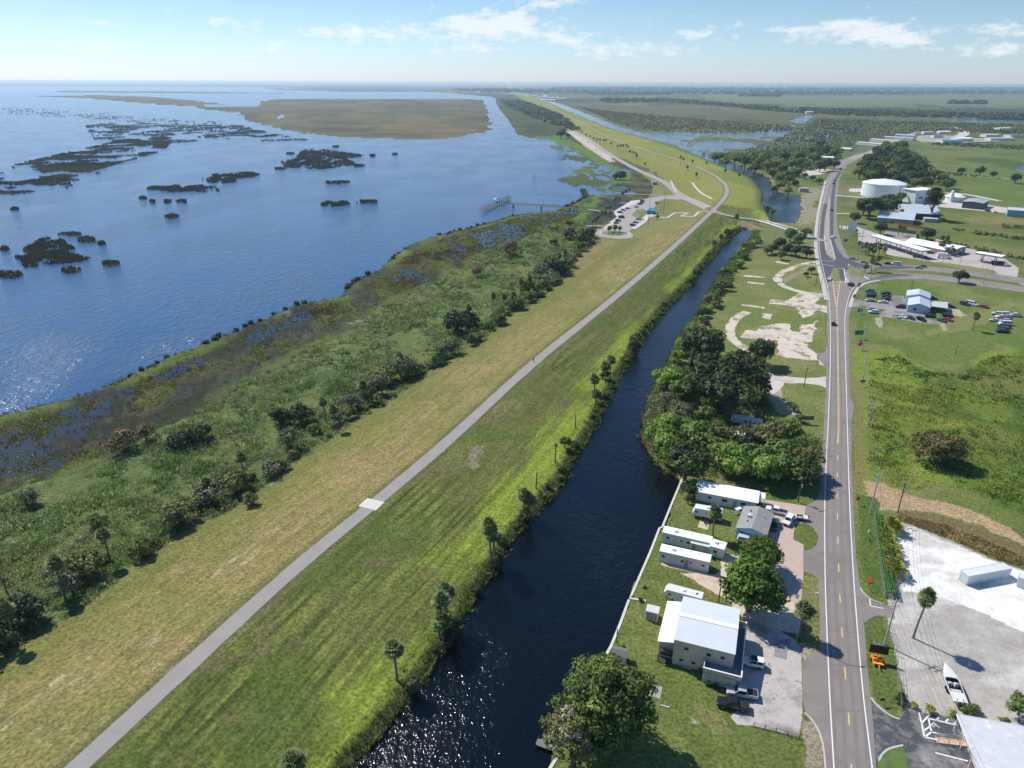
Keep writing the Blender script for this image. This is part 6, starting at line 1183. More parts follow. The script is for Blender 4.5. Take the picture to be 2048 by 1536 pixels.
def wires(seq, n, dz, name_label):
    for k in range(n):
        pts = []
        for a, b in zip(seq[:-1], seq[1:]):
            (pa, ha, ra), (pb, hb, rb) = TOPS[a], TOPS[b]; off = (k % 3 - 1) * 1.0; zz = .1 + (k // 3) * dz
            A = Vector((pa.x + off * math.cos(ra), pa.y + off * math.sin(ra), pa.z + ha - .05 - zz)); B_2 = Vector((pb.x + off * math.cos(rb), pb.y + off * math.sin(rb), pb.z + hb - .05 - zz))
            for i in range(9): s = i / 9; q = A.lerp(B_2, s); q.z -= 1.4 * 4 * s * (1 - s); pts.append(q)
        pts.append(B_2); o = MB().tube(pts, .02, 4).build('power_line', WIRE); tag(o, name_label[k], 'power line', 'wires between the concrete poles')
TOPS['z'] = (Vector((67, 62, 0)), 12, .3)
wires(['z', 'a', 'b', 'c', 'd', 'e', 'f', 'g', 'h'], 4, 1.3, ['top power line on the road side of the poles', 'top power line over the pole heads', 'top power line on the field side of the poles', 'lower power line on the second crossarm'])
# ================================================================= junction, car lot, gas station, plant
RDH = head((1676, 728), (1674, 648))
car('sedan', 'maroon', 1667, 647, RDH, 'dark maroon car driving up the two lane road'); car('sedan', 'white', 1658.5, 557, RDH - math.pi, 'white car waiting at the junction left lane'); car('suv', 'black', 1702, 569, R(40), 'black car turning at the slip road'); car('suv', 'white', 1666, 474, R(95), 'white car on the dark lane beside the forecourt'); car('sedan', 'black', 1663, 420, R(85), 'black car on the dark lane opposite the barns'); car('pickup', 'dark', 1667, 367, R(60), 'dark pickup on the bend near the tank'); car('suv', 'grey', 1669, 361, R(60), 'grey car just ahead of the dark pickup'); car('pickup', 'dark', 1681, 338, R(45), 'dark truck farthest along the road bend')
EH = head((1794, 535), (1950, 546))
car('sedan', 'silver', 1728, 524, EH, 'silver sedan leaving the junction'); car('sedan', 'dark', 1755, 528, EH, 'dark sedan behind the median palms'); car('sedan', 'black', 1777, 527, EH, 'black car just ahead of the white van'); car('van', 'white', 1792, 528, EH + math.pi, 'white van on the upper carriageway', det=False); car('sedan', 'silver', 1837, 535, EH, 'pale silver car on the upper carriageway'); car('sedan', 'grey', 1845, 532, EH + math.pi, 'grey car beside the pale silver one'); car('sedan', 'silver', 1706, 517, R(-35), 'silver car turning off the north road')
CLH = R(-12)
LOT = [('suv', 'black', 1739.5, 583, 'black car at the back of the grass row near the slip road'), ('suv', 'black', 1742, 587, 'black car in the middle of the grass row'), ('suv', 'dark', 1741, 591, 'dark car at the front of the grass row'), ('sedan', 'silver', 1740.5, 600.5, 'long silver sedan beside the lot drive'), ('suv', 'black', 1771, 587, 'black car at the back of the stacked row'), ('sedan', 'navy', 1772, 592, 'navy car second in the stacked row'), ('sedan', 'maroon', 1772, 597.5, 'maroon tinged car third in the stacked row'), ('sedan', 'white', 1766, 603.5, 'white sports car at the front of the stacked row'), ('suv', 'black', 1801, 613.5, 'black car alone on the lot drive'), ('sedan', 'silver', 1743.5, 618, 'silver car on the small grass triangle'), ('suv', 'white', 1747, 624, 'white car in front of the silver one on the grass triangle'),
       ('sedan', 'silver', 1793, 632.5, 'grey silver car first in the bottom row'), ('sedan', 'white', 1805.5, 633, 'white hatchback second in the bottom row'), ('sedan', 'dark', 1821, 635.5, 'dark blue car third in the bottom row'), ('suv', 'black', 1843, 639, 'black truck fourth in the bottom row'), ('pickup', 'silver', 1849, 622, 'silver pickup parked under the blue gable'), ('suv', 'black', 1860, 632, 'big black car beside the silver pickup'), ('sedan', 'green', 1884, 640.5, 'dark green car at the end of the bottom row'), ('sedan', 'red', 1897, 639, 'bright red hatchback at the lot corner'), ('suv', 'black', 1895, 631, 'black car behind the red hatchback'), ('van', 'white', 1891, 611, 'white van behind the pale carport'), ('suv', 'dark', 1864.5, 596.5, 'dark car behind the blue sales building'), ('suv', 'black', 1900, 613, 'black car behind the white van')]
for i, (k, c, x, y, l) in enumerate(LOT): car(k, c, x, y, CLH + (R(180) if i < 11 else (R(-62) if i in (11, 12, 13, 14, 17, 18) else 0)), l, 'cars at the sales lot')
FLD = [('suv', 'dark', 1930, 608, R(-60), 'dark green car alone on the mown grass'), ('van', 'white', 1943.5, 608, R(-60), 'white van alone on the mown grass'), ('sedan', 'red', 1968.5, 613, R(-60), 'red car alone on the mown grass'), ('suv', 'white', 1994.5, 627.5, R(150), 'white car at the far corner of the grass block'), ('suv', 'white', 2008, 628, R(170), 'white car at the back of the grass block'), ('sedan', 'white', 2002, 633, R(170), 'white car in the second rank of the block'), ('sedan', 'silver', 2012, 633, R(170), 'silver car in the second rank of the block'), ('sedan', 'red', 2003, 637.5, R(170), 'red car in the third rank of the block'), ('sedan', 'maroon', 2012, 637.5, R(170), 'dark red car in the third rank of the block'), ('suv', 'silver', 2009, 642, R(170), 'silver car in the middle of the block'), ('van', 'white', 2010, 647.5, R(170), 'long white van in the grass block'), ('pickup', 'navy', 2008, 653, R(170), 'navy pickup behind the black one'), ('suv', 'dark', 2006, 658, R(170), 'dark car in the front ranks of the block'), ('pickup', 'black', 2005, 662.5, R(175), 'black pickup at the front of the grass block'), ('sedan', 'pale', 1990, 641, R(150), 'pale green car beside the grass block'), ('pickup', 'white', 2031, 630.5, R(165), 'white pickup standing apart beyond the block')]
for k, c, x, y, h_, l in FLD: car(k, c, x, y, h_, l, 'cars on the mown field')
PRK = [('suv', 'black', 1285, 402, 'black car farthest up the car park'), ('sedan', 'navy', 1283.5, 405.5, 'navy car second from the top of the car park'), ('sedan', 'black', 1279.5, 408, 'black car third from the top of the car park'), ('sedan', 'tan', 1273, 413.5, 'tan car crossing the car park lane'), ('sedan', 'grey', 1255, 416.5, 'grey car at the lake side bays'), ('suv', 'silver', 1246, 420, 'silver car at the lake side bays'), ('suv', 'black', 1240, 424.5, 'black car at the lake side bays'), ('van', 'green', 1243, 434.5, 'dark green van in the car park lane'), ('suv', 'dark', 1236, 441, 'dark car above the roundabout'), ('sedan', 'black', 1232.5, 445.5, 'black car nearest the palm row'), ('van', 'white', 1276.5, 438, 'white van opposite the green van'), ('sedan', 'grey', 1271, 444.5, 'grey car between white van and black car'), ('suv', 'black', 1265.5, 450, 'black car at the bottom kerb'), ('sedan', 'silver', 1313, 405.5, 'silver car beside the restroom drive')]
for i, (k, c, x, y, l) in enumerate(PRK): car(k, c, x, y, R(15) if i != 7 else R(25), l, 'cars in the lakeside car park')
car('pickup', 'dark', 1835, 513.5, R(-15), 'dark pickup with a covered bed at the forecourt edge'); car('pickup', 'black', 1850, 515.5, R(-12), 'black pickup in front of the covered one'); car('sedan', 'maroon', 1861, 505.5, R(-20), 'maroon car under the end of the long canopy'); car('suv', 'dark', 1924, 507, R(-20), 'dark car behind the store'); car('sedan', 'white', 1990, 424, R(10), 'white car in the plant yard'); car('suv', 'dark', 1976, 421.5, R(10), 'dark car in the plant yard'); car('pickup', 'maroon', 2022, 424, R(20), 'maroon truck by the teal building'); car('van', 'white', 1872, 474 - 2, R(60), 'white van beside the store') if 0 else None
x, y = atz(1886, 511, 1.8); t = thing('box_truck', 'white box truck crossing the forecourt', 'truck', (x, y, 0), R(-18)); MB().box(-3.4, 2.6, -1.25, 1.25, .9, 3.5).build('cargo_box', M('box_white', (226, 226, 222), var=.05), t); MB().prof([(2.65, .5), (2.65, 2.4), (3.4, 2.35), (4.0, 1.5), (4.7, 1.35), (4.75, .5)], -1.1, 1.1).build('cab', carpaint('white'), t, bevel=.06)
for x_ in (-2.2, 3.6):
    for s in (-1, 1): o = MB().at(x_, s * 1.0, .48, 0, R(90)).lathe([(.3, -.14), (.48, -.12), (.48, .12), (.3, .14)], 12).build('wheel', TYRE, t, 40)
x, y = atz(2001, 526, 1.6); t = thing('lorry', 'dark lorry with a white cab door under the small canopy', 'truck', (x, y, 0), R(-25)); MB().box(-5, 1.8, -1.25, 1.25, 1.0, 2.6).build('cargo_box', DARKP, t); MB().prof([(1.9, .5), (1.9, 3.0), (3.3, 2.9), (3.6, 1.7), (4.6, 1.5), (4.6, .5)], -1.15, 1.15).build('cab', carpaint('white'), t, bevel=.06)
for x_ in (-4, -2.8, 3.4):
    for s in (-1, 1): MB().at(x_, s * 1.0, .5, 0, R(90)).lathe([(.3, -.14), (.5, -.12), (.5, .12), (.3, .14)], 12).build('wheel', TYRE, t, 40)
# sales building
bl2 = M('pale_blue_wall', (168, 188, 200), rough=.7, var=.06)
house('sales_building', 'blue grey sales building with a pale gabled metal roof among the cars', 'building', (1839, 602), 4.2, R(-28), 9.6, 16, 3.4, 1.5, bl2, ROOFG, along='y', ov=.3, wins=[('y', -1, -1.5, 1.8, 1.6, 1.2), ('x', -1, 3, 1.7, 1.4, 1.2), ('x', -1, -4, 1.7, 1.4, 1.2)], doors=[('x', -1, 0)])
house('sales_annex', 'taller rear wing of the sales building under its own pale roof', 'building', (1838, 585), 5.4, R(-28), 10.5, 11, 4.4, 1.5, bl2, ROOFG, along='y', ov=.3, wins=[('x', -1, 0, 2, 2, 1.4)])
x, y = atz(1873, 608, 3); t = thing('carport', 'open pale roofed carport joined to the sales building', 'carport', (x, y, 0), R(-28)); MB().box(-5, 5, -5.5, 5.5, 2.8, 2.95).build('roof', ROOFGR, t)
for x_ in (-4.8, 0, 4.7):
    for y_ in (-5.3, 5.2): MB().box(x_ - .07, x_ + .07, y_ - .07, y_ + .07, 0, 2.8).build('post', STEEL, t)
x, y = atz(1818, 606, 2.5); t = thing('entry_porch', 'small blue porch on the front of the sales building', 'porch', (x, y, 0), R(-28)); MB().box(-2.2, 2.2, -2.4, 2.4, 2.4, 2.55).build('roof', M('porch_blue', (110, 134, 158), var=.1), t)
for x_ in (-2.1,):
    for y_ in (-2.2, 2.2): MB().box(x_ - .06, x_ + .06, y_ - .06, y_ + .06, 0, 2.4).build('post', TRIM, t)
# gas canopies
def canopy(px4, z, label, cols):
    P = [Vector(atz(a, b, z)) for a, b in px4]; c = sum(P, Vector((0, 0))) / 4; ax = ((P[1] + P[2]) - (P[0] + P[3])); L = ax.length / 2; ang = math.atan2(ax.y, ax.x); Wd = max(7.0, min(9, ((P[1] - P[2]).length + (P[0] - P[3]).length) / 2 * .75)); t = thing('fuel_canopy', label, 'canopy', (c.x, c.y, 0), ang)
    MB().box(-L / 2, L / 2, -Wd / 2, Wd / 2, z - .9, z - .12).build('fascia', M('fascia_blue', (120, 140, 150), var=.05, rough=.5), t); MB().box(-L / 2 - .1, L / 2 + .1, -Wd / 2 - .1, Wd / 2 + .1, z - .12, z + .05).build('roof', ROOFP, t)
    for k in range(cols):
        x_ = -L / 2 + L * (k + .5) / cols
        for s in (-1, 1): MB().box(x_ - .2, x_ + .2, s * 1.6 - .2, s * 1.6 + .2, 0, z - .9).build('column', CONCR, t)
        q = thing('fuel_pump', 'fuel pump number %d along the underside of the %s' % (k + 1, label.split(' over')[0]), 'fuel pump', (c.x + math.cos(ang) * x_, c.y + math.sin(ang) * x_, 0), ang, 'fuel pumps'); q['label'] = ['fuel pump at the junction end', 'fuel pump next to the end island', 'fuel pump in the middle', 'fuel pump beside the last island', 'fuel pump at the store end'][min(k, 4)] + ' of the ' + label.split(' over')[0]
        MB().box(-.45, .45, -.35, .35, .15, 1.9).build('cabinet', M('pump_grey', (150, 140, 136), var=.1), q); MB().box(-1.6, 1.6, -.6, .6, 0, .15).build('island_kerb', CONCR, q); MB().tube([(-1.4, 0, .1), (-1.4, 0, 1.1), (-1.4, .5, 1.1), (-1.4, .5, .1)], .07).build('guard', M('guard_rust', (150, 110, 92), var=.1), q)
    return t
canopy([(1753, 467.5), (1863.5, 499), (1843, 502.5), (1746, 471.5)], 5.6, 'long white fuel canopy over five pump islands', 5); canopy([(1958, 501.5), (2009, 511), (2005, 513.5), (1952, 506.5)], 5.6, 'short white fuel canopy over the lorry pumps', 2)
house('filling_station_store', 'white hip roofed store behind the long fuel canopy', 'store', (1863, 485), 5, R(-62), 27, 13, 3.6, 2.0, STUC, ROOFP, ov=1.2, wins=[('y', -1, -6, 1.7, 3, 1.6), ('y', -1, 2, 1.7, 3, 1.6)], doors=[('y', -1, -2)]); house('store_wing', 'grey sided wing with a white roof at the end of the store', 'store', (1901, 491), 4.6, R(-55), 14, 14, 4.2, .6, M('grey_block', (150, 152, 154), var=.06), ROOFP, ov=.3)
x, y = atz(1880, 484, 6.0); t = thing('roof_sign', 'red and white sign panel on the store roof', 'sign', (x, y, 5.6), R(-62)); MB().box(-3, 3, -.1, .1, 0, 1.8).build('panel', M('sign_white', (236, 232, 230), var=.03), t); MB().box(-2.6, 2.6, -.13, -.105, .35, 1.3).build('stripe', M('sign_red', (206, 50, 46), var=.03), t)
fence([(1772, 460), (1832, 468), (1832, 478)], 'grey board fence behind the fuel canopy', 2.2, (120, 116, 112), 4, 'board_fence', True); fence([(1760, 442), (1800, 450), (1855, 460)], 'brown board fence beside the barns', 2.0, (130, 92, 62), 5, 'board_fence', True)
# tank
A_, B_3 = Vector(atz(1730, 389.5, 0)), Vector(atz(1807, 396, 0)); c = (A_ + B_3) / 2; tr_ = 20.3; t = thing('storage_tank', 'huge round white storage tank with a shallow domed roof', 'tank', (c.x, c.y + 4, 0)); tw = M('tank_white', (226, 228, 230), rough=.45, var=.04, scale=.1, stripe=('Z', .42, .05))
MB().lathe([(tr_, 0), (tr_, 12.6)], 64, False).build('shell', tw, t, 40); MB().lathe([(tr_ + .25, 12.6), (tr_ + .25, 12.9), (tr_ * .7, 14.8), (tr_ * .35, 15.9), (.6, 16.3), (.6, 17.2)], 64).build('dome', M('dome_white', (232, 233, 233), rough=.5, var=.04), t, 40); MB().at(tr_ * .35, -tr_ * .94, 0).tube([(0, -.4, 0), (0, -.4, 13)], .3).build('ladder', STEEL, t)
# plant, silo, round house, barns, shed
house('treatment_plant', 'tall white block with a flat overhanging roof beside the tank', 'building', (1841, 376), 13, R(20), 24, 14, 12, 0, M('plant_white', (220, 222, 220), var=.05, scale=.2), ROOFP, ov=1.2, wins=[('y', -1, 2, 9.0, 3, 3), ('y', -1, 6, 9.0, 3, 3), ('y', -1, -5, 5, 6, 1.5), ('y', -1, 2, 2.5, 3, 1.5)])
house('plant_wing', 'low white wing between the tank and the tall block', 'building', (1818, 380), 6, R(20), 18, 12, 5.5, 0, M('plant_white', (220, 222, 220)), ROOFP, wins=[('y', -1, 0, 3, 4, 1.5)])
def lathe_thing(name, label, cat, px, prof, mat, n=24, z_ref=0, part='shell'): x, y = atz(*px, z_ref); t = thing(name, label, cat, (x, y, 0)); MB().lathe(prof, n).build(part, mat, t, 35); return t
rh = lathe_thing('round_house', 'round white building with a conical roof beside the silo', 'building', (1908, 402), [(8, 0), (8, 4.4)], M('plant_white', (220, 222, 220))); MB().lathe([(9, 4.5), (4, 6.8), (.5, 7.6)], 24).build('roof', ROOFP, rh, 20)
lathe_thing('silo', 'slim white silo in front of the round house', 'silo', (1901.5, 404), [(1.7, 0), (1.7, 9.5), (1.0, 10.5), (.2, 11)], M('plant_white', (220, 222, 220)))
house('open_shed', 'long grey shed in the plant yard with its shaded open sides painted dark', 'shed', (1969, 405), 6, R(-42), 16, 26, 5.6, .8, M('shed_inner_shade', (88, 88, 86), var=.2), M('shed_grey', (160, 166, 172), var=.08), ov=.6, along='y', center=(429, 672)); house('teal_building', 'teal sided building at the picture edge by the plant yard', 'building', (2046, 418), 6, R(-30), 22, 16, 5.5, 1.2, M('teal_wall', (120, 168, 176), var=.05), ROOFG)  # open shed has solid walls, coloured dark for the shade under its roof
house('barn', 'grey metal barn with a crossed gable facing the road', 'barn', (1792, 437), 6, R(-30), 26, 24, 4.0, 4.0, M('barn_grey', (150, 154, 156), var=.1), ROOFG, ov=.6, center=(318, 596)); house('barn', 'open fronted barn with its shaded mouth painted dark below the ridge', 'barn', (1828, 429), 6, R(-18), 26, 16, 5.0, 2.0, M('barn_inner_shade', (58, 56, 56), var=.2), ROOFG, ov=.8, center=(347, 613)); house('barn', 'rear barn with a low grey gable behind the open one', 'barn', (1830, 418), 7, R(-12), 30, 18, 4.6, 3.0, M('barn_grey', (150, 154, 156)), ROOFG, ov=.6, center=(355, 636)); house('small_shed', 'small flat shed at the corner of the open barn', 'shed', (1862, 436), 3, R(-18), 10, 7, 2.8, 0, M('barn_grey', (150, 154, 156)), ROOFGR)  # open barn is a closed box; dark wall colour stands for the shade inside
house('pump_house', 'small tan pump house on the canal lawn', 'shed', (1608, 376), 4, R(-10), 9, 6, 4, .3, M('tan_block', (168, 158, 144), var=.1), ROOFGR); 
t = thing('metal_frame', 'low white metal frames on the lawn beside the tank', 'frame', at(1719, 383), R(10)); b = MB()
for k in range(5): b.box(-9 + k * 4, -8.6 + k * 4, -5, 5, 0, 2.6)
b.box(-9.5, 8.2, -4.6, -4.2, 2.2, 2.6).box(-9.5, 8.2, 4.2, 4.6, 2.2, 2.6); b.build('beams', TRIM, t); MB().box(-10, 9, -5.5, 5.5, 0, .3).build('base', CONCR, t)
# far settlement
FAR = [(1742, 285, -62, 52, 16, 5, ROOFGR, 'long grey storage row nearest the marsh'), (1772, 279, -62, 60, 16, 5, ROOFGR, 'second long grey storage row'), (1760, 286, -62, 46, 14, 5, ROOFG, 'blue grey storage row beside the road'), (1800, 274, -55, 60, 14, 5, ROOFGR, 'storage row at the road bend'), (1812, 269, -50, 40, 14, 5, ROOFG, 'storage row farthest along the road bend'), (1694, 296, -50, 18, 12, 4, ROOFP, 'small white house before the storage rows'), (1655, 313, -20, 18, 10, 4, ROOFP, 'white roofed house in the wood by the road'), (1900, 279, 0, 38, 22, 7, M('blue_roof', (60, 150, 206), var=.05), 'building with a bright blue front in the far yard'), (1925, 275, 0, 30, 26, 7, ROOFP, 'white roofed hall beside the blue front'), (1980, 268, 5, 30, 20, 6, ROOFGR, 'grey roofed hall in the far yard'), (2000, 275, 5, 52, 18, 5, ROOFGR, 'long pale hall in the far yard'), (2030, 269, 5, 34, 24, 6, ROOFD, 'dark roofed hall at the picture edge'), (2006, 255, 8, 34, 20, 7, M('pale_yellow_wall', (214, 206, 160), var=.05), 'pale yellow hall beyond the trees'), (1888, 262, 0, 26, 14, 5, ROOFP, 'white shed north of the far yard'), (1855, 263, 0, 22, 14, 5, ROOFGR, 'grey shed north of the far yard'), (1874, 270, 0, 20, 14, 5, ROOFD, 'dark shed in the far yard'), (1620, 223, 0, 30, 16, 7, ROOFP, 'lone white building beside the far pond')]
for x_, y_, a, lx, ly, h_, rf, l in FAR: house('hall', l, 'building', (x_, y_), h_, R(a), lx, ly, h_ - 1, 1.2, WALLW, rf, ov=.3)
TOWN = [(1052, 189), (1060, 191), (1070, 192), (1082, 194), (1092, 193), (1100, 196), (1088, 190), (1110, 195), (1122, 197), (1075, 188), (1035, 187), (1020, 187.5), (1005, 186), (990, 185), (970, 184.5), (955, 184), (1096, 199), (1104, 200), (1012, 189), (1042, 190.5), (1130, 196)]
for k, (x_, y_) in enumerate(TOWN): house('town_house', 'white far off house in the hazy town at the levee end', 'house', (x_, y_), 4, rnd.uniform(-.5, .5), rnd.uniform(26, 60), rnd.uniform(16, 26), rnd.uniform(4, 8), rnd.uniform(1, 4), TRIM, rnd.choice([ROOFP, ROOFGR, ROOFP, ROOFG]), group='far town houses')
# ---- lakeside: restroom, pier, kiosk, bridge
tq = M('turquoise_roof', (62, 168, 190), rough=.5, var=.05)
p = at(1302, 427); t = thing('restroom', 'small tan restroom with a turquoise hip roof beside the car park', 'building', (p.x, p.y, p.z), R(-10)); MB().box(-3.6, 3.6, -3, 3, -1, 3).build('wall', M('restroom_wall', (126, 146, 150), var=.06), t); MB().frus((-4.4, 4.4, -3.8, 3.8), (-1.4, 1.4, -.4, .4), 3.02, 5.2).build('roof', tq, t); door(t, -1.5, 1, 2, ('y', -3, -1)); door(t, 1.5, 1, 2, ('y', -3, -1))
p = at(1309, 369); t = thing('kiosk', 'small grey kiosk on the grass above the car park', 'kiosk', p); MB().box(-2.5, 2.5, -2, 2, -.5, 2.8).build('wall', M('kiosk_grey', (140, 146, 146), var=.05), t); MB().frus((-3.2, 3.2, -2.7, 2.7), (-1, 1, -.3, .3), 2.82, 4.2).build('roof', M('kiosk_roof', (150, 160, 172), var=.05), t)
pd = M('pier_deck', (112, 106, 98), rough=.9, var=.1); pl = M('pier_pile', (84, 78, 70), rough=.95, var=.2)
P1, P2, T1, T2 = (Vector(atz(*q, 2.0)) for q in ((1199, 419), (1010, 407.5), (962, 420), (1020, 393)))
t = thing('fishing_pier', 'long fishing pier with a crossed head reaching into the lake', 'pier', (P1.x, P1.y, 0)); o_ = P1
def plank(b, A, B_4, w, z0, z1): d = (B_4 - A).normalized(); n_ = Vector((-d.y, d.x)) * w / 2; b.prism([tuple(A + n_ - o_), tuple(A - n_ - o_), tuple(B_4 - n_ - o_), tuple(B_4 + n_ - o_)], z0, z1)
b = MB(); plank(b, P1, P2, 2.6, 1.8, 2.05); b.build('walkway', pd, t); b = MB(); plank(b, T1, T2, 3.4, 1.82, 2.07); b.build('head_deck', pd, t)
for A, B_4, w in ((P1, P2, 2.6), (T1, T2, 3.4)):
    d = (B_4 - A).normalized(); n_ = Vector((-d.y, d.x)) * w / 2
    for s in (-1, 1): b = MB(); plank(b, A + n_ * s, B_4 + n_ * s, .12, 3.0, 3.15); plank(b, A + n_ * s, B_4 + n_ * s, .08, 2.5, 2.58); b.build('rail', pl, t)
    nP = int((B_4 - A).length / (26 if w < 3 else 7)); 
    for k in range(1, nP + 1):
        q = A.lerp(B_4, k / (nP + .3)); b = MB()
        for s in (-1, 1): v = q + n_ * s * .8 - o_; b.at(v.x, v.y, 0).tube([(0, 0, -3), (0, 0, 1.8)], .35 if w < 3 else .22, 6)
        b.build('piling', pl, t)
c = T1.lerp(T2, .55); q = thing('pier_shelter', 'blue roofed shelter on the head of the pier', 'shelter', (c.x, c.y, 2.07), R(20)); MB().frus((-3.6, 3.6, -3.6, 3.6), (-.6, .6, -.6, .6), 2.7, 4.6).build('roof', M('shelter_blue', (84, 150, 204), rough=.5, var=.05), q)
for x_ in (-3, 3):
    for y_ in (-3, 3): MB().box(x_ - .12, x_ + .12, y_ - .12, y_ + .12, 0, 2.7).build('post', pl, q)
for a, l in (((1015, 388), 'lamp post on the landward end of the pier head'), ((1086, 397), 'lamp post along the pier walkway'), ((978, 401), 'lamp post on the lakeward end of the pier head')): x, y = atz(a[0], a[1] + 14, 2); q = thing('lamp_post', l, 'lamp', (x, y, 2)); MB().tube([(0, 0, 0), (0, 0, 6)], .12).build('pole', pl, q); MB().box(-.4, .4, -.2, .2, 6, 6.2).build('lamp_head', BLK, q)
for k, a in enumerate(((1066, 356), (1070, 357))): x, y = atz(*a, WZ); q = thing('channel_piling', ['slim dark piling standing alone in the lake', 'second dark piling close to the slim one'][k], 'piling', (x, y, WZ)); MB().tube([(0, 0, -2), (0, 0, 4)], .3).build('shaft', pl, q)
# dam under the bridge road
t = thing('culvert_dam', 'earth and stone dam carrying the bridge road over the canal', 'dam', (0, 0, 0)); Wd_ = [Vector(p) for p in (atz(1462, 452, 0), atz(1500, 462, 0), atz(1526, 466, 0))]
b = MB(); Q0 = [Vector(atz(*q, z)) for q, z in (((1466, 457), -.9), ((1512, 463), -.9), ((1532, 461), 0), ((1495, 445), 1.2), ((1462, 440), 3))]; b.add([(*Q0[0], -1.2), (*Q0[1], -1.2), (*Q0[2], .2), (*Q0[3], 1.6), (*Q0[4], 3.2)], [(0, 1, 2, 3, 4)]); b.build('bank', M('dam_earth', (134, 112, 88), rough=.95, var=.3, scale=.3), t)
b = MB()
for a, c in zip(B_[6:-6:3], B_[9:-3:3]):
    za, zc = zbr(a.x, a.y), zbr(c.x, c.y)
    if za < 4.5: d = (c - a).normalized(); n_ = Vector((-d.y, d.x)); b.add([(*(a + n_ * 4.5), za - .02), (*(a - n_ * 4.5), za - .02), (*(c - n_ * 4.5), zc - .02), (*(c + n_ * 4.5), zc - .02), (*(a + n_ * 5.5), -2), (*(a - n_ * 5.5), -2), (*(c - n_ * 5.5), -2), (*(c + n_ * 5.5), -2)], [(0, 1, 2, 3), (4, 5, 1, 0), (6, 7, 3, 2), (5, 6, 2, 1), (7, 4, 0, 3)])
b.build('abutment', M('abutment', (146, 134, 116), var=.2, scale=.4), t)
for s in (-1, 1):
    seg = [p for p in B_ if Vector(atz(1488, 440)).x - 6 < p.x < Vector(atz(1560, 455)).x + 6]; L_, R_2 = ribbon_pts(seg, 9.2); sd = L_ if s > 0 else R_2
    tag(MB().tube([(p.x, p.y, zbr(p.x, p.y) + .9) for p in sd], .14, 6).build('guard_rail', STEEL), 'steel guard rail on the %s edge of the bridge road' % ('far' if s > 0 else 'near'), 'guard rail')
# a walker with a dog sized companion is too far to read; one cyclist on the levee path
p = at(1067, 724); t = thing('person', 'person in dark clothes walking on the levee path', 'person', p); MB().tube([(-.1, 0, 0), (-.1, .12, .45), (-.08, 0, .9)], [.06, .07, .09]).tube([(.1, 0, 0), (.1, -.15, .45), (.08, 0, .9)], [.06, .07, .09]).lathe([(.14, .85), (.17, 1.0), (.2, 1.35), (.1, 1.5), (.06, 1.55), (.1, 1.62), (.11, 1.72), (.05, 1.82)], 10).tube([(-.22, 0, 1.4), (-.3, .1, 1.1), (-.28, .2, .85)], .05).tube([(.22, 0, 1.4), (.3, -.1, 1.1), (.28, -.05, .85)], .05).build('body', M('walker_clothes', (60, 62, 74), var=.2), t, 60)
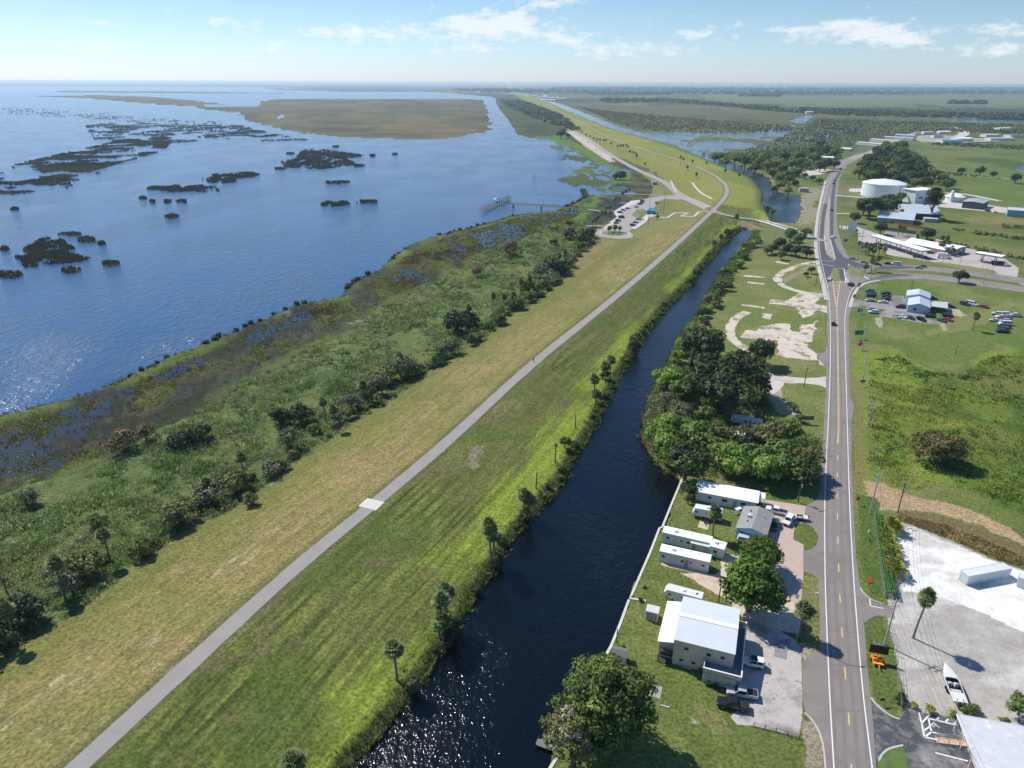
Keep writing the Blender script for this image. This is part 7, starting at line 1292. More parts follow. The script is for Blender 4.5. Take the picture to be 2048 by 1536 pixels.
# ================================================================= trees and palms one can tell apart
tree_proto('cypress_pale', [(124, 124, 66), (138, 132, 74), (150, 148, 122), (108, 112, 60)], n=7000, nl=80, zr=1.0, hc=1.0, size=.05, lobe=.26, nb=8, variants=1, lump=.5)
plant('ficus', 1505, 1178, 68, 'big round green tree over the sandy drive', hc=.8); plant('ficus', 1522, 1108, 51, 'round green tree behind the bigger one by the blue house', hc=.8)
plant('cypress', 1214, 1402, 116, 'huge dark waterside tree shading the lawn at the canal edge', hc=.95)
plant('cypress_pale', 1146, 1486, 66, 'moss hung olive tree leaning over the small dock', hc=1.0); plant('shrub_grey', 1176, 1512, 30, 'grey moss draped bush under the waterside tree', zs=2.0)
WOOD = [('oak', 1408, 692, 46, 'large dark oak at the head of the wood'), ('oak', 1424, 745, 44, 'dark oak on the canal side of the oak group'), ('oak', 1482, 748, 50, 'broad dark oak dotted with white birds'), ('oak', 1460, 790, 52, 'front dark oak of the group above the hidden trailer'), ('oak', 1505, 775, 36, 'dark oak at the road end of the oak group'), ('oak', 1400, 780, 36, 'dark oak low in the oak group by the canal'),
        ('bright', 1335, 758, 28, 'bright green tree on the bank above the wood'), ('mid', 1362, 782, 22, 'green tree between the bank and the oaks'), ('grey', 1330, 808, 24, 'pale grey thin tree on the canal bank'), ('grey', 1362, 830, 26, 'grey twiggy tree inside the wood'), ('bright', 1316, 866, 30, 'bright green tree bulging over the canal'), ('bright', 1350, 850, 28, 'bright green tree behind the bulging one'), ('bright', 1345, 895, 34, 'light green tree at the canal corner of the wood'), ('oak', 1374, 925, 42, 'dark tree at the seawall corner'), ('mid', 1400, 875, 32, 'mid green tree in the middle of the wood'), ('gold' if 0 else 'olive', 1382, 860, 26, 'olive tree tucked behind the canal corner'), ('mid', 1440, 905, 34, 'green tree behind the long white house'), ('olive', 1425, 868, 26, 'olive tree left of the hidden trailer'), ('bright', 1470, 925, 34, 'bright tree over the roof of the long house'), ('mid', 1505, 915, 34, 'leafy tree beyond the ridge of the long house'), ('bright', 1535, 935, 34, 'bright tree near the road side of the wood'), ('mid', 1560, 905, 34, 'green tree in the road half of the wood'), ('mid', 1585, 940, 34, 'green tree by the dark pole'), ('olive', 1612, 925, 30, 'olive tree at the road edge of the wood'), ('oak', 1615, 950, 28, 'dark tree casting shade on the road'), ('olive', 1540, 868, 30, 'olive tree at the end of the hidden trailer'), ('mid', 1575, 868, 28, 'green tree behind the grey board'), ('grey', 1490, 880, 24, 'bare grey tree in front of the hidden trailer'), ('dark', 1520, 880, 22, 'dark tree beside the bare grey one'), ('olive', 1450, 870, 22, 'small olive tree facing the hidden trailer'), ('dark', 1595, 905, 24, 'dark tree between the road trees'), ('mid', 1410, 835, 22, 'green tree under the oak group'), ('dark', 1385, 825, 20, 'small dark tree under the oak group'),
        ('oak', 1524, 706, 28, 'lone dark tree beside the old looped track'), ('shrub_brown', 1601, 838, 14, 'brown shrub on the lawn by the grey board'), ('olive', 1588, 815, 9, 'thin young tree on the lawn above the brown shrub')]
for k, x, y, r_, l in WOOD: plant(k, x, y, r_ * (1.2 if k != 'shrub_brown' and r_ > 10 else 1), l)
for k, (x, y) in enumerate([(1470, 735), (1436, 730), (1498, 738), (1510, 742), (1421, 742), (1393, 748), (1466, 760)]):
    p = atz(x, y, 9.5); d = atz(x, y, 9.5); t = thing('egret', ['white bird at the crown top of the front oak', 'white bird on the oak next to the canal', 'white bird on the outer spray of the broad oak', 'white bird at the road end of the oaks', 'white bird low on the canal side oak', 'white bird nearest the canal bank', 'white bird in the middle of the oak group'][k], 'bird', (p[0], p[1], 9.5), k); MB().lathe([(.05, 0), (.22, .15), (.26, .35), (.1, .55), (.06, .8), (.09, .88), (.03, .98)], 8).build('body', TRIM, t, 60)
palm(1833 - 7, 1276, 1183, 'tall fan palm standing alone on the grey lot', crown_s=1.0); palm(1596, 1272, 1212, 'fan palm beside the white street lamp', crown_s=1.15); palm(1425, 1072, 1017, 'fan palm between the camper and the long trailer', crown_s=1.05); palm(1944, 661, 628, 'tall palm on the mown lawn by the cars')
plant('dark', 1380, 981, 20, 'rounded dark tree on the seawall lawn'); t = plant('shrub_grey', 1377, 1000, 7, 'dead grey trunk tangle in front of the seawall tree', zs=2.4)
BANKP = [(1046, 1040, 985, 'palm clump head on the bank below the dead trunks'), (1055, 1035, 992, 'second palm of the bank clump'), (983, 1135, 1045, 'tall shaggy palm on the canal bank'), (990, 1120, 1062, 'shorter palm behind the shaggy one'), (893, 1245, 1178, 'upper palm of the waterside trio'), (880, 1262, 1192, 'middle palm of the waterside trio'), (888, 1290, 1228, 'lower palm of the waterside trio'), (794, 1360, 1293, 'lone palm on the bright grass bank'), (598, 1575, 1516, 'palm crown cut by the bottom frame edge'), (1189, 783, 753, 'upper palm of the stacked pair'), (1189, 817, 783, 'lower palm of the stacked pair'), (1210, 765, 728, 'first palm of the bank pair'), (1220, 760, 716, 'taller palm of the bank pair'), (1262, 710, 675, 'palm in the dark bank clump'), (1272, 702, 668, 'taller palm in the dark bank clump'), (1425, 503, 482, 'palm on the bank near the dam'), (1441, 492, 470, 'palm nearest the dam on the levee bank'), (1472, 450, 430, 'small round palm at the bridge approach')]
for x, y, ty, l in BANKP: palm(x, y, ty, l, crown_s=1.2)
for x, y, ty, l in ((1110, 925, 886, 'dead palm trunk with a ragged top on the bank'), (1072, 977, 946, 'bare dead palm trunk on the bright bank'), (1150, 855, 828, 'thin leaning dead trunk on the bank'), (13, 1185, 1155, 'bleached dead palm at the picture edge in the scrub')):
    p, h_ = height(x, y, ty); t = thing('dead_palm', l, 'dead tree', p); MB().tube([(0, 0, -.2), (.1, .05, h_ * .5), (.05, .1, h_)], [.24, .18, .16], 7).build('trunk', PBARK, t)
    if x in (1110, 13): c = link('dead_fronds', bpy.data.meshes['dead_fronds'], t); c.location = (.05, .1, h_); c.scale = (.8,) * 3
for k, x, y, r_, l in (('mid', 1130, 885, 15, 'small light tree behind the dead palm trunk'), ('dark', 1395, 546, 12, 'dark tree leaning over the narrow canal'), ('dark', 1457, 466, 11, 'round dark tree beside the dam'), ('shrub_dark', 1268, 695, 16, 'dark thicket at the foot of the bank palms'), ('shrub_dark', 1210, 752, 12, 'dark bush under the bank pair'), ('shrub_olive', 1050, 1028, 20, 'olive bush at the foot of the bank clump'), ('shrub_dark', 895, 1262, 32, 'dark bush under the waterside trio'), ('shrub_dark', 995, 1120, 18, 'dark bush behind the shaggy palm'), ('shrub_green', 1380, 560, 9, 'green bush by the leaning dark tree'), ('dark', 1536, 420, 10, 'dark tree on the bank above the dam'), ('olive', 1545, 425, 9, 'olive tree beside the upper canal')): plant(k, x, y, r_, l)
GP = [(1717, 502, 484), (1722, 508, 488), (1730, 510, 487), (1738, 512, 489), (1746, 510, 488), (1757, 514, 490), (1768, 510, 496), (1742, 543, 519), (1750, 542, 514), (1729, 545, 530), (1878, 505, 484), (1884, 508, 483), (1892, 503, 482), (1796, 472, 452), (1805, 470, 453), (1885, 482, 472), (1893, 484, 472), (1903, 512, 498), (1745, 515, 497), (1735, 514, 495)]
GN = ['palm at the junction end of the verge clump', 'second palm of the verge clump', 'third palm of the verge clump', 'fourth palm of the verge clump', 'fifth palm of the verge clump', 'tall palm at the store end of the clump', 'palm standing apart from the verge clump', 'palm on the junction median', 'tall palm on the junction median', 'small palm on the median tip', 'palm before the store wall', 'shaggy palm before the store', 'palm beside the store wing', 'twin palm behind the canopy', 'other twin palm behind the canopy', 'palm behind the store roof', 'second palm behind the store roof', 'young palm on the forecourt', 'low palm in the verge clump', 'lowest palm in the verge clump']
for (x, y, ty), l in zip(GP, GN): palm(x, y, ty, l, 'palms round the gas station', crown_s=1.1)
PKP = [(1184.4, 453, 439), (1190.6, 454, 437), (1195, 448.5, 432), (1202, 444.6, 423), (1210, 436.7, 422), (1213, 423.5, 414), (1220, 423.5, 412), (1218.7, 433, 424), (1230, 411, 397), (1238, 408, 395), (1234, 402, 394), (1245, 401, 384), (1251, 394.5, 381), (1217, 467, 454), (1220.6, 464, 453), (1228, 467, 452), (1231, 464, 452), (1239.5, 465, 454), (1314, 440, 431), (1258, 386, 378)]
for k, (x, y, ty) in enumerate(PKP): palm(x, y, ty, ['palm in the row beside the car park'] * 13 and ('palm %s' % ['at the near end of the car park row', 'second along the car park row', 'third along the car park row', 'fourth along the car park row', 'fifth along the car park row', 'at the pier landing', 'beside the pier landing path', 'below the pier landing', 'above the pier landing', 'next above the pier landing', 'behind those above the landing', 'tallest at the top of the row', 'last at the top of the row', 'first on the roundabout', 'behind the first on the roundabout', 'in the middle of the roundabout', 'behind the middle one of the roundabout', 'last on the roundabout', 'at the foot of the zigzag ramp', 'on the lawn above the car park'][k]), 'palms round the car park', crown_s=1.05)
FP = [(1172, 276, 268), (1180, 280, 271), (1187, 283, 275), (1194, 285, 277), (1200, 287, 278), (1207, 288, 279), (1211, 288, 279), (1235, 300, 290), (1240, 303, 290), (1246, 304, 289), (1251, 302, 288), (1256, 305, 292), (1260, 312, 301), (1266, 314, 303), (1271, 318, 306), (1274, 322, 310), (1290, 333, 326), (1222, 292, 285), (1164, 268, 262)]
for k, (x, y, ty) in enumerate(FP): palm(x, y, ty, 'palm along the far shell lot by the levee', 'palms along the shell lot', crown_s=1.2); 
for k, (x, y) in enumerate([(1374, 338), (1392, 352), (1450, 345), (1478, 353), (1412, 330), (1360, 318), (1366, 322), (1384, 326)]): palm(x, y + 4, y - 6, ['palm low on the canal bank near the bend', 'lone palm on the canal bank', 'palm on the bank before the bend', 'palm at the canal bend', 'palm halfway along the bank', 'palm at the start of the bank row', 'palm close behind the first', 'palm near the bank pair'][k], 'palms on the upper canal bank', crown_s=1.1)
# yellow clumping palms and hedge by the white lot
YC_ = frond_crown('crown', 46, .9, 2.0, [(134, 132, 46), (112, 122, 44), (144, 136, 58), (92, 106, 38)], -10, 85, 9, .45, True); first = True
for k, (x, y) in enumerate([(1778, 1035), (1768, 1048), (1774, 1062), (1778, 1076), (1776, 1090), (1783, 1104), (1781, 1116), (1788, 1126), (1790, 1042)]):
    p = at(x + 1, y + 24); t = thing('clumping_palm', ['yellow palm at the dirt end of the palm row', 'yellow palm closest to the hedge top', 'third yellow palm of the row', 'fourth yellow palm of the row', 'middle yellow palm of the row', 'yellow palm past the middle of the row', 'seventh yellow palm of the row', 'dark tipped palm at the low end of the row', 'green palm on the corner of the white lot'][k], 'palm tree', p, k * 1.3, 'yellow palms along the white lot'); b = MB()
    for j in range(4): b.tube([(.2 * math.cos(j * 1.6), .2 * math.sin(j * 1.6), -.1), (.35 * math.cos(j * 1.6), .35 * math.sin(j * 1.6), 1.5 + .2 * j)], .07, 5)
    b.build('stems', BARK, t); c = link('crown', YC_, t); c.location = (0, 0, 1.6); s = rnd.uniform(.85, 1.1); t.scale = (s, s, s)
def hedge(pts, w, h, label, pal, n):
    P = [Vector(p) for p in p0(pts)]; P = resample(P, .5); L_, R_2 = ribbon_pts(P, w); pick = nr.integers(0, len(P), n); u = nr.uniform(-1, 1, n); zz = nr.random(n); side = nr.random(n) < .55; zz = np.where(side, zz, 1.0); u = np.where(side, np.sign(u) * 1.0, u)
    c = np.array([tuple(P[i] + (L_[i] - P[i]) * uu) + (h * z_,) for i, uu, z_ in zip(pick, u, zz)]) + nr.normal(0, .12, (n, 3)); nn = np.column_stack([np.zeros(n), np.zeros(n), np.ones(n)]) + nr.normal(size=(n, 3)) * .7; nn /= np.linalg.norm(nn, axis=1, keepdims=True); col_ = np.array([lin(q) for q in pal])[nr.integers(0, len(pal), n)] * nr.uniform(.7, 1.3, n)[:, None]
    t = thing('hedge', label, 'hedge', (0, 0, 0)); link('foliage', leaf_mesh('foliage', c, nn, np.full(n, .2), col_, LEAF), t); b = MB()
    for a in P[::3]: b.at(a.x, a.y, 0).tube([(0, 0, -.1), (0, 0, h * .8)], .06, 5)
    b.build('stems', BARK, t); return t
hedge([(1756, 1040), (1764, 1100), (1774, 1160), (1782, 1196)], 1.6, 1.7, 'clipped bright green hedge between the verge and the white lot', [(74, 128, 40), (88, 144, 48), (62, 110, 34)], 5200)
LOTS = [('shrub_dark', 1803, 1398, 15, 'dark palm like bush at the fence corner'), ('shrub_yellow', 1860, 1418, 12, 'yellowish bush below the fence'), ('shrub_green', 1940, 1422, 16, 'green bush under the stern of the speedboat'), ('shrub_grey', 1954, 1420, 13, 'dry grey bush beside the speedboat'), ('shrub_yellow', 1906, 1428, 9, 'small yellow bush by the flat roofed building'), ('shrub_yellow', 1828, 1411, 9, 'small yellow bush next to the fence corner'), ('mid', 2042, 1412, 30, 'bushy tree at the picture edge in the grey lot'), ('shrub_green', 2010, 1442, 10, 'low bush under the edge tree')]
for k, x, y, r_, l in LOTS: plant(k, x, y, r_, l)
plant('shrub_wide', 1882, 902, 60, 'big brown green mounded bush in the weedy field', zs=.85); plant('dark', 1920, 552, 17, 'round tree on the lawn by the carriageways'); plant('olive', 1623, 540, 9, 'small tree on the round lawn'); plant('dark', 1612, 548, 7, 'darker tree on the round lawn')
MID = [('oak', 1740, 415, 26, 'large dark oak left of the barns'), ('oak', 1775, 414, 26, 'large dark oak touching the barns'), ('oak', 1762, 412, 20, 'dark oak in the middle of the barn trees'), ('oak', 1728, 416, 16, 'dark oak on the road side of the barn trees'), ('tall', 1868, 402, 20, 'tall dark columnar tree beside the plant'), ('oak', 1711, 436, 12, 'dark tree at the road behind the price sign'), ('oak', 1762, 457, 14, 'round dark tree behind the long canopy'), ('oak', 1856, 468, 17, 'round dark tree behind the store'), ('mid', 1803, 395, 11, 'grey green tree in front of the tank'), ('dark', 1712, 462, 5, 'small bush by the price sign'), ('shrub_green', 1885, 440, 6, 'bush at the corner of the barn field'), ('mid', 1582, 470, 13, 'light tree on the corner by the bridge road'), ('dark', 1560, 487, 12, 'dark tree in the bridge corner grove'), ('mid', 1600, 480, 12, 'palm like tree in the corner grove'), ('dark', 1545, 497, 10, 'dark tree at the canal end of the grove'), ('mid', 1535, 500, 9, 'small tree at the canal end of the grove'), ('dark', 1592, 502, 11, 'dark tree facing the old lot'), ('dark', 1614, 506, 10, 'dark tree at the road end of the grove'), ('dark', 1575, 497, 12, 'dark tree in the heart of the grove'), ('olive', 1611, 466, 9, 'thin tree by the bridge road end'), ('mid', 1563, 510, 9, 'low tree in front of the grove')]
for k, x, y, r_, l in MID: plant(k, x, y, r_ * (1.3 if x < 1620 else 1.08), l)
for k, (x, y, r_) in enumerate([(1735, 336, 15), (1752, 340, 16), (1770, 338, 16), (1790, 330, 14), (1800, 346, 14), (1815, 338, 13), (1760, 352, 14), (1780, 352, 14), (1742, 356, 14), (1800, 358, 14), (1820, 352, 14), (1845, 352, 13), (1870, 350, 12), (1885, 358, 11), (1900, 366, 10), (1740, 320, 13), (1760, 312, 12), (1780, 300, 12), (1790, 296, 11), (1770, 322, 12), (1810, 318, 12), (1830, 322, 11), (1800, 305, 10), (1720, 345, 12), (1850, 366, 12), (1835, 340, 11), (1812, 326, 10), (1775, 292, 9), (1805, 290, 9), (1840, 330, 9), (1726, 330, 10), (1756, 300, 9), (1895, 370, 10), (1830, 368, 9), (1848, 334, 8)]):
    plant(['oak', 'dark', 'olive', 'mid', 'oak'][k % 5], x, y, r_ + 3.5, 'dark tree in the grove between the tank and the road bend', 'trees of the tank grove')
for k, (x, y, r_) in enumerate([(1923, 341, 9), (1961, 343, 11), (1988, 349, 8), (2032, 356, 13), (1870, 341, 3), (1838, 335, 5), (1652, 330, 14), (1640, 334, 12), (1670, 328, 12)]): plant('dark', x, y, r_, ['round pasture tree nearest the plant', 'taller pasture tree in the middle', 'low spreading pasture tree', 'wide pasture tree by the frame edge', 'tiny pasture tree by the grove', 'small tree on the grove edge', 'dark tree before the shell lot', 'dark tree behind the shell lot', 'dark tree at the road side of the shell lot'][k])
for k, (x, y, r_) in enumerate([(1440, 318, 9), (1452, 330, 11), (1470, 325, 11), (1490, 330, 12), (1505, 322, 12), (1520, 332, 13), (1536, 338, 13), (1510, 342, 11), (1530, 320, 11), (1550, 330, 12), (1565, 338, 12), (1545, 348, 10), (1560, 355, 11), (1575, 350, 11), (1580, 360, 10), (1595, 345, 10), (1585, 330, 11), (1600, 326, 10), (1615, 330, 10), (1570, 312, 12), (1600, 312, 12), (1630, 318, 12), (1625, 300, 12), (1655, 300, 12), (1640, 290, 11), (1668, 306, 10), (1610, 352, 7), (1590, 366, 7), (1560, 372, 8), (1625, 356, 7), (1640, 362, 7), (1430, 322, 8), (1548, 378, 9), (1577, 382, 8)]):
    plant(['mid', 'mid', 'olive', 'dark'][k % 4], x, y - (5 if x < 1545 else 0), r_ + 1, 'green tree in the belt between the upper canal and the road', 'trees of the upper canal belt')
# canal bank shrubs on the lawn side (each a shrub)
bankline = resample([Vector(p) for p in p0([(1506, 480), (1486, 505), (1466, 530), (1450, 555), (1435, 580), (1418, 610), (1402, 635), (1388, 655), (1374, 680), (1352, 715), (1338, 735)])], 5.2)
for k, v in enumerate(bankline):
    q = v + Vector((rnd.uniform(-1, 4.5), rnd.uniform(-1.5, 1.5))); plant(rnd.choice(['shrub_green', 'shrub_dark', 'shrub_bright', 'shrub_olive', 'shrub_green']), 0, 0, 0, 'green shrub in the row along the lawn side of the canal', 'shrubs along the canal lawn', world=(q.x, q.y, 0), rad=rnd.uniform(2.2, 4.0), zs=rnd.uniform(.8, 1.15))
# scrub edge beside the dry levee grass: bushes and palms one can tell apart
edge = resample([Vector(p) for p in shrub_edge], 4.2); i_ = 0
for v in edge:
    d = v.length
    if v.y < 30 or rnd.random() < .12: continue
    q = v + Vector((-rnd.uniform(1, 9), rnd.uniform(-2, 2))); r_ = rnd.uniform(1.4, 4.6) * (.55 + .9 * float(fbm(np.array([v.x / 30]), np.array([v.y / 30]), 88)[0])); kd = rnd.choice(['shrub_dark', 'shrub_grey', 'shrub_olive', 'shrub_green', 'shrub_olive', 'shrub_green']); plant(kd, 0, 0, 0, 'bush at the edge of the scrub beside the dry levee grass', 'bushes along the levee scrub', world=(q.x, q.y, float(hfun([q.x], [q.y])[0])), rad=r_, zs=rnd.uniform(.8, 1.3))
SCP = [(222, 1125, 1062, 'palm standing clear at the scrub edge'), (130, 1195, 1120, 'dark palm lower on the scrub edge'), (30, 1290, 1215, 'palm at the lowest scrub corner'), (488, 950, 908, 'palm behind the grey bushes of the scrub'), (668, 862, 815, 'palm among grey bushes mid scrub'), (652, 845, 800, 'slim palm beside the mid scrub palm'), (985, 625, 588, 'palm on the upper scrub edge'), (1008, 618, 590, 'second palm on the upper scrub edge'), (1028, 612, 586, 'third palm on the upper scrub edge'), (1060, 588, 552, 'palm at the scrub narrowing'), (1040, 590, 560, 'palm beside the scrub narrowing'), (1095, 555, 525, 'grey headed palm in the upper clump'), (1118, 540, 508, 'palm in the upper clump'), (1130, 528, 500, 'last palm of the upper clump'), (940, 650, 612, 'palm half way up the scrub'), (800, 745, 708, 'palm behind the wide scrub bush'), (905, 655, 628, 'palm in the dark scrub mound'), (420, 1000, 960, 'palm inside the grey scrub'), (730, 805, 765, 'palm at the edge under the scrub mound')]
for x, y, ty, l in SCP: palm(x, y, ty, l, crown_s=1.0)
SCB = [('shrub_dark', 910, 650, 30, 'wide dark mound of bush half way up the scrub'), ('shrub_dark', 935, 640, 24, 'dark bush beside the wide mound'), ('shrub_grey', 800, 740, 34, 'wide grey bush at the scrub edge'), ('shrub_olive', 770, 750, 26, 'olive bush beside the wide grey one'), ('shrub_grey', 700, 805, 26, 'grey leafless bush under the mid scrub palms'), ('shrub_grey', 420, 990, 40, 'large grey twiggy bush low in the scrub'), ('shrub_olive', 360, 1035, 38, 'rounded olive bush beside the grey twigs'), ('shrub_dark', 600, 830, 30, 'dark banana like thicket in the scrub'), ('shrub_dark', 560, 838, 26, 'dark thicket beside the banana like one'), ('shrub_dark', 365, 880, 30, 'dark bush in the cane near the marsh'), ('shrub_dark', 400, 870, 26, 'second dark bush in the cane'), ('shrub_brown', 245, 885, 34, 'reddish brown bush at the marsh edge'), ('shrub_brown', 290, 868, 28, 'second reddish bush at the marsh edge'), ('shrub_grey', 50, 1000, 26, 'pale reed mound at the picture edge'), ('shrub_green', 195, 1045, 20, 'round light green bush in the cane'), ('shrub_grey', 130, 1130, 36, 'dark grey thicket low in the scrub'), ('shrub_dark', 60, 1230, 44, 'black green thicket at the scrub corner'), ('shrub_dark', 20, 1250, 40, 'dark thicket at the picture edge'), ('shrub_dark', 1110, 535, 26, 'dark mass of bush in the upper clump'), ('shrub_grey', 1080, 545, 20, 'grey bush beside the upper clump'), ('shrub_dark', 1165, 475, 18, 'dark bush next to the roundabout'), ('shrub_dark', 1180, 468, 14, 'dark bush touching the roundabout kerb'), ('shrub_dark', 1140, 470, 16, 'dark bush behind the roundabout bushes'), ('shrub_dark', 1108, 485, 10, 'single dark bush in the pale cane'), ('shrub_yellow', 1110, 455, 10, 'yellow bush at the marsh corner'), ('shrub_yellow', 1100, 456, 8, 'second yellow bush at the marsh corner'), ('shrub_dark', 1138, 447, 8, 'dark bush by the yellow ones'), ('shrub_brown', 1020, 500, 24, 'wide brown reed mound in the marsh'), ('shrub_brown', 955, 545, 16, 'brown reed mound near the marsh channel'), ('shrub_dark', 1242, 352, 13, 'dark round bush on the green shore'), ('shrub_dark', 1232, 354, 9, 'smaller dark bush on the green shore'), ('dark', 1122, 268, 11, 'round tree at the tip of the shell lot'), ('dark', 1136, 272, 6, 'small tree beside the shell lot tip'), ('shrub_olive', 500, 1000, 20, 'olive bush at the scrub edge'), ('shrub_grey', 560, 930, 20, 'grey bush above the dry grass')]
for k, x, y, r_, l in SCB: plant(k, x, y, r_, l)
# ---- stuff: cane, reeds, bank weeds, field weeds
belt_w = [tuple(p) for p in shrub_edge] + [tuple(p) for p in marsh_in[::-1]]
CANE = [[(84, 106, 54), (74, 98, 50)], [(122, 140, 86), (136, 152, 98)], [(106, 130, 70), (96, 120, 62)], [(130, 142, 94), (116, 130, 80)], [(88, 112, 56), (80, 102, 54)], [(120, 124, 72), (128, 128, 80)]]
xy = scatter(belt_w, 16000, lambda x, y: .15 + .85 * sm(fbm(x / 12, y / 12, 302), .34, .5), 210, 1.1); hN = fbm(xy[:, 0] / 9, xy[:, 1] / 9, 303); hh = (.2 + 1.35 * sm(hN, .35, .7)) * nr.uniform(.6, 1.2, len(xy)); blades('cane_thicket', xy, hh, nr.uniform(.6, 1.2, len(xy)) * (.7 + hh * .5), 1.4 * pick_pal(xy[:, 0], xy[:, 1], CANE, 14, 301), 20, .036, lean=.7, label='tall pale cane and weeds between the marsh and the levee')
xy = scatter(belt_w, 2600, lambda x, y: sm(fbm(x / 15, y / 15, 305), .4, .58), 210, 1.1); rN = nr.gamma(2.2, .55, len(xy)) + .5; sprays('scrub_undergrowth', xy, rN * nr.uniform(.6, 1.05, len(xy)), rN * nr.uniform(.8, 1.25, len(xy)), 1.15 * pick_pal(xy[:, 0], xy[:, 1], [[(72, 92, 48)], [(100, 120, 60), (112, 130, 72)], [(124, 126, 92), (112, 112, 84)], [(84, 106, 50)], [(92, 108, 62)]], 16, 306), 70, .17, label='leafy bushes merging in the lakeside scrub')
mp = [tuple(p) for p in marsh_in] + [tuple(p) for p in shore[:19][::-1]]
gzf = lambda x, y: np.full(len(x), -.75)
xy = scatter(mp, 16000, lambda x, y: .12 + .88 * sm(fbm(x / 11 + y / 40, y / 26, 61), .44, .6), 230, 1.0); blades('marsh_grass', xy, nr.uniform(.3, 1.0, len(xy)), nr.uniform(.5, 1.4, len(xy)), pick_pal(xy[:, 0], xy[:, 1], [[(96, 84, 60), (84, 74, 56)], [(104, 118, 46), (92, 108, 42)], [(112, 104, 66)], [(118, 132, 56), (84, 98, 44)]], 20, 311), 8, .1, z=gzf(xy[:, 0], xy[:, 1]), label='marsh grass standing in shallow water')
sl2 = resample([Vector(p) for p in shore[1:20]], 1.6); xy = np.array([tuple(p + Vector((rnd.uniform(-1.5, 3.5), rnd.uniform(-1.5, 1.5)))) for p in sl2 for _ in range(3) if rnd.random() < .75]); blades('shore_grass', xy, nr.uniform(.5, 1.3, len(xy)), nr.uniform(.5, 1.3, len(xy)), pick_pal(xy[:, 0], xy[:, 1], [[(92, 108, 48)], [(120, 132, 70)], [(100, 118, 52)], [(96, 96, 58)]], 25, 315), 8, .12, z=gzf(xy[:, 0], xy[:, 1]), label='bright grass along the lake shore')
k_ = 0; acc_ = 0
for p in sl2[::3]:
    if p.length > 900 or rnd.random() < .35 or fbm(np.array([p.x / 30]), np.array([p.y / 30]), 77)[0] < .5: continue
    t = thing('reed_clump', 'dark reed clump standing along the lake shore', 'reeds', (p.x - rnd.uniform(0, 2.6), p.y + rnd.uniform(-1, 1.5), WZ), rnd.uniform(0, 6), 'reed clumps along the shore'); acc_ += 1
    if acc_ == 1:
        xy0 = nr.normal(0, .55, (26, 2)); o = blades('reeds', xy0, nr.uniform(1.6, 2.9, 26), np.full(26, .3), np.array([lin((58, 82, 42))] * 26) * nr.uniform(.7, 1.3, (26, 1)), 7, .09, z=np.zeros(26), lean=.3); o.name = 'leaves'; del o['kind']; adopt(o, t); REED = o.data
    else: link('leaves', REED, t)
    s = rnd.uniform(.45, 1.05); t.scale = (s * 1.3, s * 1.3, s)
# reed islands out in the lake
def reed_island(pts, label, h=1.9, group=None, dens=1.0):
    P = ragged(pz(pts, WZ), 3, .8, int(pts[0][0])); c = np.mean(P, 0); dd = math.hypot(*c); A_2 = abs(sum(a[0] * b[1] - b[0] * a[1] for a, b in zip(P, P[1:] + P[:1]))) / 2; n = int(min(2600, max(60, A_2 * .5 * dens * min(1, (420 / dd) ** 1.2)))); xy = scatter(P, n, None if A_2 < 350 else (lambda x, y: sm(fbm(x / 9, y / 16, 91), .36, .5)), 5000)
    if len(xy) < 4: return
    xy = xy - c; g = max(1, dd / 260); cc = np.array([lin((54, 62, 42)), lin((64, 66, 46)), lin((48, 56, 38)), lin((76, 70, 52))])[nr.integers(0, 4, len(xy))]
    t = thing('reed_island', label, 'reed island', (c[0], c[1], WZ), 0, group); o = blades('reeds', xy, nr.uniform(.75, 1.15, len(xy)) * h, np.full(len(xy), .7 * g ** .5), cc, 9, .12 * g ** .6, z=np.zeros(len(xy)), lean=.25); o.name = 'reeds'; del o['kind']; adopt(o, t); Pm = [(x - c[0], y - c[1]) for x, y in P]
    if A_2 > 350: return
    m_ = sheet('mat', Pm, .12, M('reed_mat', (58, 60, 40), rough=.95, var=.3, scale=.3), kind=None); adopt(m_, t)
def blob(x, y, w, h, n=10): return [(x + w * math.cos(a) * rnd.uniform(.75, 1.1), y + h * math.sin(a) * rnd.uniform(.75, 1.1)) for a in np.linspace(0, 2 * math.pi, n + 1)[:-1]]
